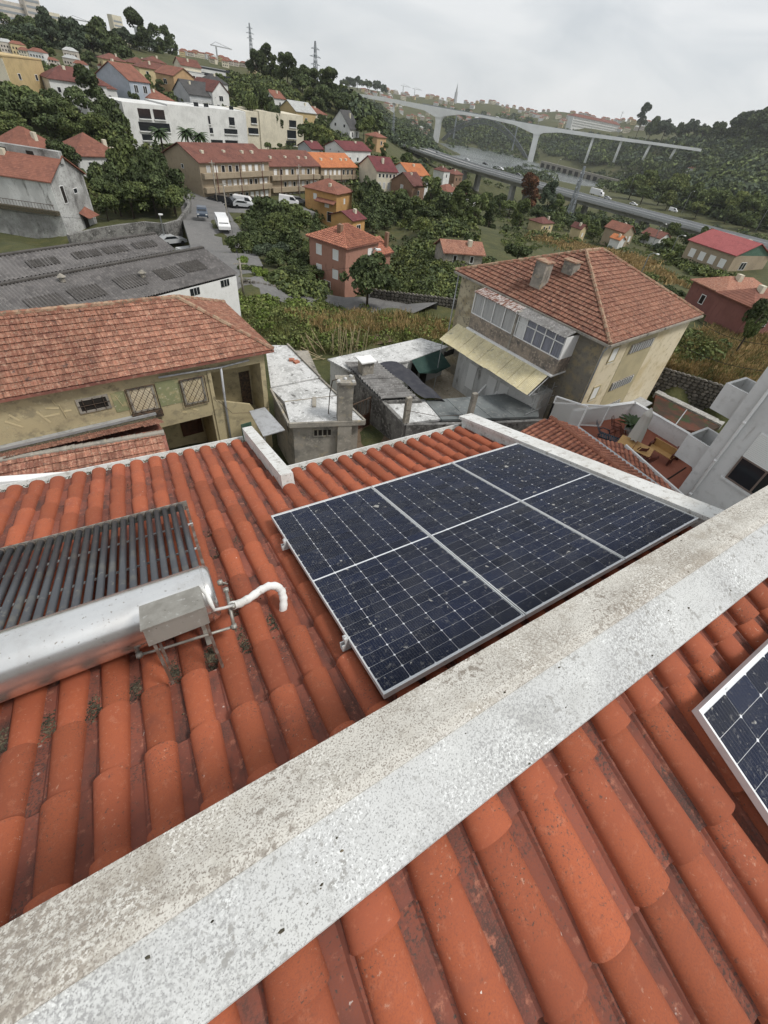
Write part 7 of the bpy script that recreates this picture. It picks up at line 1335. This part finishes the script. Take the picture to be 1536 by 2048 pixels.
SLOPE = [(0, 130), (330, 160), (620, 210), (720, 290), (850, 400), (960, 470), (900, 560), (620, 560), (480, 470), (400, 380), (200, 440), (0, 300)]
scatter('brambles', 'tangled bushes covering the slopes between the houses', 'bushes', [[(430, 150), (560, 165), (600, 200), (480, 200)], SLOPE, [(0, 130), (330, 160), (620, 210), (720, 290), (600, 300), (240, 200), (0, 220)], [(620, 300), (850, 330), (960, 470), (860, 480), (740, 420)]], 1500, ['leaf_mid', 'leaf_dark', 'leaf_light'], .6, 1.1, 60, .2, perD=.006)
MEADOW = [(425, 590), (640, 608), (900, 640), (925, 700), (760, 690), (650, 710), (560, 690), (480, 640)]
scatter('brambles', 'low green brambles over the rough ground below the lane', 'brambles', [MEADOW, [(425, 590), (640, 608), (700, 620), (640, 650), (480, 630)]], 560, ['leaf_light', 'leaf_light', 'leaf_bright'], .25, .75, 70, .16, avoid=False, seed=5)
scatter('brambles', 'thick bramble bank between the pink house and the cream roof', 'brambles', [[(770, 545), (930, 560), (925, 605), (760, 590)], [(820, 520), (930, 530), (930, 580), (770, 580)], [(800, 480), (990, 520), (930, 560), (800, 540)]], 500, ['leaf_mid', 'leaf_dark', 'leaf_light'], .5, 1.3, 80, .15, avoid=False, seed=6)
scatter('brambles', 'green bramble patches in the dry field', 'brambles', [[(1000, 470), (1120, 480), (1260, 530), (1180, 500), (1010, 500)], [(1270, 520), (1380, 560), (1400, 575), (1300, 560)], [(1140, 485), (1300, 500), (1380, 540), (1250, 520)], [(1330, 650), (1450, 690), (1420, 730), (1340, 720)]], 520, ['leaf_mid', 'leaf_light'], .3, .9, 60, .17, avoid=False, seed=7, squash=.5)
scatter('brambles', 'shrubby ground between the valley wood and the long field', 'brambles', [[(960, 405), (1130, 440), (1300, 480), (1280, 505), (1000, 475)], [(1290, 490), (1400, 530), (1460, 560), (1380, 550)], [(560, 560), (640, 575), (650, 600), (540, 585)]], 420, ['leaf_mid', 'leaf_light', 'leaf_dark'], .5, 1.1, 60, .18, avoid=False, seed=9, perD=.004)
scatter('ivy', 'ivy hanging over the curved retaining wall', 'ivy', [[(230, 385), (380, 360), (385, 420), (300, 440), (235, 440)]], 130, ['leaf_dark', 'leaf_mid'], .8, 1.6, 90, .14, avoid=False, seed=8, lift=1.3)
def blades(name, label, polys, n, h0, h1, mat, w_=.018, seed=1, clumps=40):
    rs = np.random.default_rng(seed); U = samp(polys, n, rs); cs = samp(polys, clumps, rs); k = rs.random(n) < .45; U[k] = cs[rs.integers(0, clumps, k.sum())]+rs.normal(size=(k.sum(), 2))*np.array([9, 4])
    P = hits(U, 20); h = rs.uniform(h0, h1, n); a = rs.random(n)*6.28; ww = w_*np.hypot(P[:, 0], P[:, 1])/40; dv = np.stack([np.cos(a)*ww, np.sin(a)*ww, np.zeros(n)], 1); le = np.stack([rs.normal(size=n)*.3*h, rs.normal(size=n)*.3*h, h], 1); lo = np.array([0, 0, .05])
    V = np.stack([P-dv-lo, P+dv-lo, P+dv*.3+le, P-dv*.3+le], 1).reshape(-1, 3)
    tag(link(name, cloud_mesh(name, np.array(V), mat)), label, 'grass', kind='stuff')
mk('dry_grass', (.38, .27, .125), .95, [(.4, .42, .62, (.24, .17, .07)), (2, .5, .7, (.42, .31, .15))], island=.35); mk('green_grass', (.16, .165, .055), .95, [(.4, .42, .62, (.11, .12, .042))], island=.4)
blades('rough_grass', 'rough green grass on the ground below the lane', [MEADOW], 14000, .2, .55, 'green_grass', .035, 1); blades('dry_grass', 'tall dry yellow grass below the lane', [[(560, 630), (700, 625), (900, 645), (900, 690), (780, 670), (640, 670)]], 6000, .3, .85, 'dry_grass', .03, 2, 20)
FIELD = [(1300, 700), (1420, 655), (1536, 670), (1536, 790), (1450, 770), (1330, 735)]; FIELD2 = [(1050, 470), (1130, 480), (1290, 520), (1380, 580), (1330, 560), (1240, 530)]
blades('dry_grass', 'dry ochre grass of the field behind the stone wall', [FIELD], 12000, .2, .55, 'dry_grass', .035, 3); blades('rough_grass', 'green weeds of the field behind the stone wall', [[(1330, 650), (1450, 690), (1430, 730), (1340, 725)], FIELD], 7000, .2, .6, 'green_grass', .04, 4); blades('dry_grass', 'dry tan grass of the long field towards the viaduct', [FIELD2], 7000, .4, .9, 'dry_grass', .06, 5)
vs, fs, _ = strip([np.array([3.5, 7.5, 0]), np.array([7.5, 11, 0]), np.array([9.2, 15, 0]), np.array([10.2, 20, 0]), np.array([11, 23, 0])], 5.5, .05); m = MB(); m.add(vs, fs); tag(m.build('dirt_path', 'soil' if 'soil' in MATS else mk('soil', (.15, .105, .07), 1, [(3, .4, .65, (.11, .078, .052)), (12, .5, .7, (.2, .15, .1))], (6, .05)).name), kind='structure')
# kitchen garden soil and bean canes
mk('soil', (.15, .105, .07), 1, [(3, .4, .65, (.11, .078, .052)), (12, .5, .7, (.2, .15, .1))], (6, .05))
q = [hit(u, v) for u, v in ((600, 688), (700, 672), (790, 668), (800, 682), (690, 700), (630, 705))]; m = MB(); m.add([(p[0], p[1], p[2]+.05) for p in q], [tuple(range(6))[::-1]]); tag(m.build('garden_soil', 'soil'), kind='structure')
mk('cane', (.40, .32, .20), .9)
for i in range(26):
    u, v = 622+i*4.2+random.gauss(0, 3), 712-abs(i-8)*.5+random.gauss(0, 5); p = hit(u, v); a = random.gauss(.9, .5) if i < 9 else random.gauss(0, .12); h = random.uniform(1.6, 2.6); m = MB(); m.tube([(0, 0, 0), (-math.sin(a)*h, random.gauss(0, .2), math.cos(a)*h)], .025, 5)
    o = lone('bean_cane', m, 'cane', 'leaning bean cane in the kitchen garden bundle' if i < 9 else 'upright bean cane in the kitchen garden', 'cane', 'leaning bean canes' if i < 9 else 'upright bean canes'); o.location = tuple(p)
# ------------------------------------------------------------------ far woods and the city
GORGE = [(690, 215), (780, 235), (870, 290), (900, 330), (1010, 345), (1060, 330), (1120, 350), (1100, 365), (1000, 350), (850, 320), (770, 280)]
scatter('woodland', 'dark wooded banks of the river gorge', 'woods', [GORGE, [(780, 240), (860, 245), (870, 290), (800, 290)], [(690, 200), (760, 215), (780, 250), (700, 240)]], 700, ['leaf_dark', 'leaf_blue'], 4, 8, 90, .14, D0=250, seed=11)
scatter('woodland', 'wooded slopes of the far river bank', 'woods', [[(1080, 280), (1180, 300), (1300, 320), (1420, 300), (1536, 280), (1536, 400), (1400, 360), (1250, 340), (1150, 330)], [(1300, 290), (1536, 265), (1536, 330), (1350, 320)], [(880, 215), (1060, 240), (1080, 300), (900, 280)], [(1090, 262), (1300, 290), (1290, 320), (1100, 300)], [(1280, 330), (1536, 330), (1536, 420), (1330, 380)]], 1300, ['leaf_dark', 'leaf_blue', 'leaf_mid'], 7, 14, 100, .17, D0=500, seed=12)
scatter('woodland', 'bushy river meadows beyond the viaduct', 'woods', [[(1030, 330), (1200, 345), (1300, 350), (1536, 400), (1536, 465), (1300, 400), (1100, 355)], [(1060, 270), (1290, 300), (1280, 335), (1090, 310)], [(880, 230), (1060, 255), (1080, 330), (900, 300)], [(1100, 265), (1300, 292), (1300, 330), (1120, 320)], [(1080, 345), (1280, 395), (1500, 455), (1536, 440), (1250, 365)]], 1600, ['leaf_dark', 'leaf_mid', 'leaf_blue'], 4, 9, 80, .17, D0=340, seed=15)
scatter('woodland', 'scrub and trees beneath the viaduct', 'woods', [[(830, 320), (1000, 380), (1200, 440), (1400, 490), (1536, 520), (1536, 480), (1300, 430), (1000, 350)], [(1000, 400), (1130, 450), (1300, 475), (1200, 430)]], 330, ['leaf_mid', 'leaf_dark', 'leaf_blue'], 1.6, 3.4, 90, .14, D0=150, seed=13)
# far houses of the city on the skyline and on the hill
BM = []
for k in range(8):
    m = MB(); wx, wy, h = random.uniform(9, 16), random.uniform(8, 12), random.uniform(5, 10); m.box(-wx/2, wx/2, -wy/2, wy/2, -14, h); a = m.mesh('wall', ('w_white', 'w_city', 'w_cream', 'w_city', 'w_white', 'w_cream', 'w_city', 'w_yellow')[k])
    m = MB(); o = .4; rh = random.uniform(1.8, 3); A = [(-wx/2-o, -wy/2-o, h), (wx/2+o, -wy/2-o, h), (wx/2+o, wy/2+o, h), (-wx/2-o, wy/2+o, h)]; m.add(A+[(-wx/4, 0, h+rh), (wx/4, 0, h+rh)], [(0, 1, 5, 4), (2, 3, 4, 5), (1, 2, 5), (3, 0, 4)]); b = m.mesh('roof', ('r_terra', 'r_red', 'r_terra', 'r_pale', 'r_terra', 'r_red', 'r_terra', 'r_terra')[k])
    m = MB()
    for z in np.arange(1.2, h-1.5, 3.1):
        for x in np.arange(-wx/2+1.2, wx/2-1, 2.4): m.box(x, x+1.1, -wy/2-.06, -wy/2+.02, z, z+1.6)
    w__ = m.mesh('window_rows', 'dark_glass') if m.v else None; BM.append((a, b, w__))
def far_house(u, v, D, label, group, s=1.0):
    p = atD(u, v, D); p[2] = gz(p[0], p[1]); k = random.randrange(8); t = thing('town_house', label, 'house', p, -math.atan2(p[0], p[1])+random.uniform(-.5, .5), group); t.scale = (s, s, s)
    for nm, me in zip(('wall', 'roof', 'window_rows'), BM[k]):
        if me: o = link(nm, me, t); (tag(o, kind='stuff') if nm == 'window_rows' else None)
LBF = 'small house of the hazy town on the skyline'
def skyline_v(u): return np.interp(u, [780, 900, 1000, 1100, 1200, 1300], [190, 200, 210, 222, 236, 246])
for i in range(190):
    u = random.uniform(770, 1300); v = skyline_v(u)+random.uniform(-2, 20)*random.random(); far_house(u, v, random.uniform(1500, 2100), LBF, 'houses of the far town', random.uniform(.7, 1.15))
for i in range(46):
    u = random.uniform(720, 870); v = np.interp(u, [720, 870], [205, 240])+random.uniform(-8, 18); far_house(u, v, random.uniform(1100, 1400), 'pale house on the gorge slope behind the white bridge', 'houses on the gorge slope', random.uniform(.5, .8))
for i in range(34):
    u = random.uniform(355, 520); v = np.interp(u, [355, 520], [112, 150])+random.uniform(-6, 8); far_house(u, v, random.uniform(430, 620), 'pale house crowded on the upper ridge behind the yellow row', 'houses on the upper ridge', random.uniform(.3, .5))
for i in range(16):
    u = random.uniform(20, 250); v = np.interp(u, [20, 250], [118, 140])+random.uniform(-10, 6); far_house(u, v, random.uniform(250, 300), 'small house tucked into the trees above the long white house', 'houses tucked under the forest', random.uniform(.3, .42))
house('long white institution with red roof on the far bank', (1149, 229), 1500, 0, 8, 8, 8, 'flat', 0) if False else None
p0, p1 = atD(1148, 232, 1450), atD(1242, 247, 1560); Lw = np.hypot(*(p1-p0)[:2]); Fw = Fr((p0[0], p0[1], p0[2]-22), math.degrees(math.atan2(p1[1]-p0[1], p1[0]-p0[0]))); T = Fw.thing('long_white_building', 'long white many windowed building with red roof on the far bank', 'building')
m = MB(); m.box(0, Lw, 0, 20, -30, 22); m.build('wall', 'w_white', T); m = MB(); m.add([(-1, -1, 22), (Lw+1, -1, 22), (Lw+1, 21, 22), (-1, 21, 22), (8, 10, 28), (Lw-8, 10, 28)], [(0, 1, 5, 4), (2, 3, 4, 5), (1, 2, 5), (3, 0, 4)]); m.build('roof', 'r_red', T)
for z in (2, 7, 12, 17): m = MB(); [m.box(x, x+1.6, -.15, .05, z, z+2.8) for x in np.arange(3, Lw-3, 4)]; tag(m.build('window_row', 'dark_glass', T), kind='stuff')
T = house('white villa with red roof and arcade among the far trees', (1394, 339), 620, -12, 24, 12, 10, 'hip', 3, 'w_white', 'r_terra', [(7, 5.5, 1.8, 3, dg), (7, .8, 2, 3.4, dg)], base=6)
for i, (u, v, D, w_, h, lb) in enumerate(((22, 40, 560, 22, 20, 'broad pinkish tower slab on the hilltop behind the forest'), (66, 30, 560, 10, 36, 'tall pinkish tower rising over the hilltop slab'), (108, 48, 620, 9, 14, 'pale flat topped block on the hilltop'), (237, 72, 700, 9, 30, 'slim pale tower on the forest ridge'), (291, 85, 640, 12, 20, 'brownish grey tower at the end of the forest ridge'), (262, 88, 680, 16, 8, 'low pale block between the two ridge towers'))):
    p = atD(u, v, D); t = thing('tower_block', lb, 'tower', (p[0], p[1], p[2]-30), R(20), 'tower blocks on the hilltop'); m = MB(); m.box(-w_/2, w_/2, -5, 5, 0, 30+h*.5); m.build('wall', ('w_city', 'w_city', 'w_cream', 'w_cream', 'w_grey', 'w_cream')[i], t)
    m = MB()
    for z in np.arange(24, 28+h*.5, 3.2): m.box(-w_/2+.6, w_/2-.6, -5.12, -4.95, z, z+1.3)
    tag(m.build('window_row', 'steel_far', t), kind='stuff')
def crane(u, v, D, h, label):
    p = atD(u, v, D); t = thing('tower_crane', label, 'crane', (p[0], p[1], p[2]-h), random.uniform(-.4, .6), 'distant tower cranes'); m = MB(); m.beam((0, 0, -15), (0, 0, h), 1.1); m.build('mast', 'barrier', t); m = MB(); m.beam((-h*.3, 0, h), (h*.9, 0, h), .9); m.tube([(-h*.3, 0, h), (0, 0, h+h*.15), (h*.9, 0, h)], .25, 4); m.build('jib', 'barrier', t)
crane(432, 92, 700, 22, 'tower crane on the upper ridge'); crane(807, 172, 1700, 32, 'tower crane nearest the wooded knoll on the skyline'); crane(830, 178, 1800, 26, 'second small tower crane on the skyline'); crane(1245, 225, 1900, 26, 'faint tower crane above the far town'); crane(147, 38, 700, 16, 'tower crane by the hilltop blocks')
p = atD(910, 205, 1900); t = thing('church_tower', 'slender church tower on the town skyline', 'tower', p); m = MB(); m.hexa([(-4, -4, -10), (4, -4, -10), (4, 4, -10), (-4, 4, -10)], [(-3.4, -3.4, 26), (3.4, -3.4, 26), (3.4, 3.4, 26), (-3.4, 3.4, 26)]); m.build('shaft', 'w_grey', t); m = MB(); m.lathe([(3.6, 26), (2.2, 36), (.1, 50)], 8); m.build('spire', 'w_grey', t)
# quay wall by the river
a, b = atD(1085, 318, 1050), atD(1260, 352, 930); T = thing('quay_wall', 'dark arched quay wall along the river', 'wall', (a[0], a[1], -61)); b0 = np.array([a[0], a[1], -61.]); a[2] = b[2] = -58; m = MB(); m.beam(rel(a), rel(b), 6, 14); m.build('wall', 'mortar_grey', T)
for k in range(14): c = a+(b-a)*(k+.5)/14; d = (b-a)/np.linalg.norm(b-a); m = MB(); n_ = np.array([d[1], -d[0], 0]); n_ = n_ if n_ @ c < 0 else -n_; m.beam(rel(c-d*4+n_*3.1), rel(c+d*4+n_*3.1), .4, 7); m.build('arch', 'dark_inside', T)
# ------------------------------------------------------------------ haze
m = MB(); m.box(-2300, 2600, -400, 2500, -72, 150); hz_ = m.build('haze', 'black_gap'); mh = bpy.data.materials.new('haze_air'); mh.use_nodes = True; tn = mh.node_tree; tn.nodes.clear(); o_ = tn.nodes.new('ShaderNodeOutputMaterial'); pv = tn.nodes.new('ShaderNodeVolumePrincipled'); pv.inputs['Color'].default_value = (.95, .97, 1.0, 1); pv.inputs['Density'].default_value = .00007; pv.inputs['Anisotropy'].default_value = .1; tn.links.new(pv.outputs[0], o_.inputs['Volume']); hz_.data.materials.clear(); hz_.data.materials.append(mh); tag(hz_, 'thin pale haze filling the valley air', 'haze', kind='stuff')
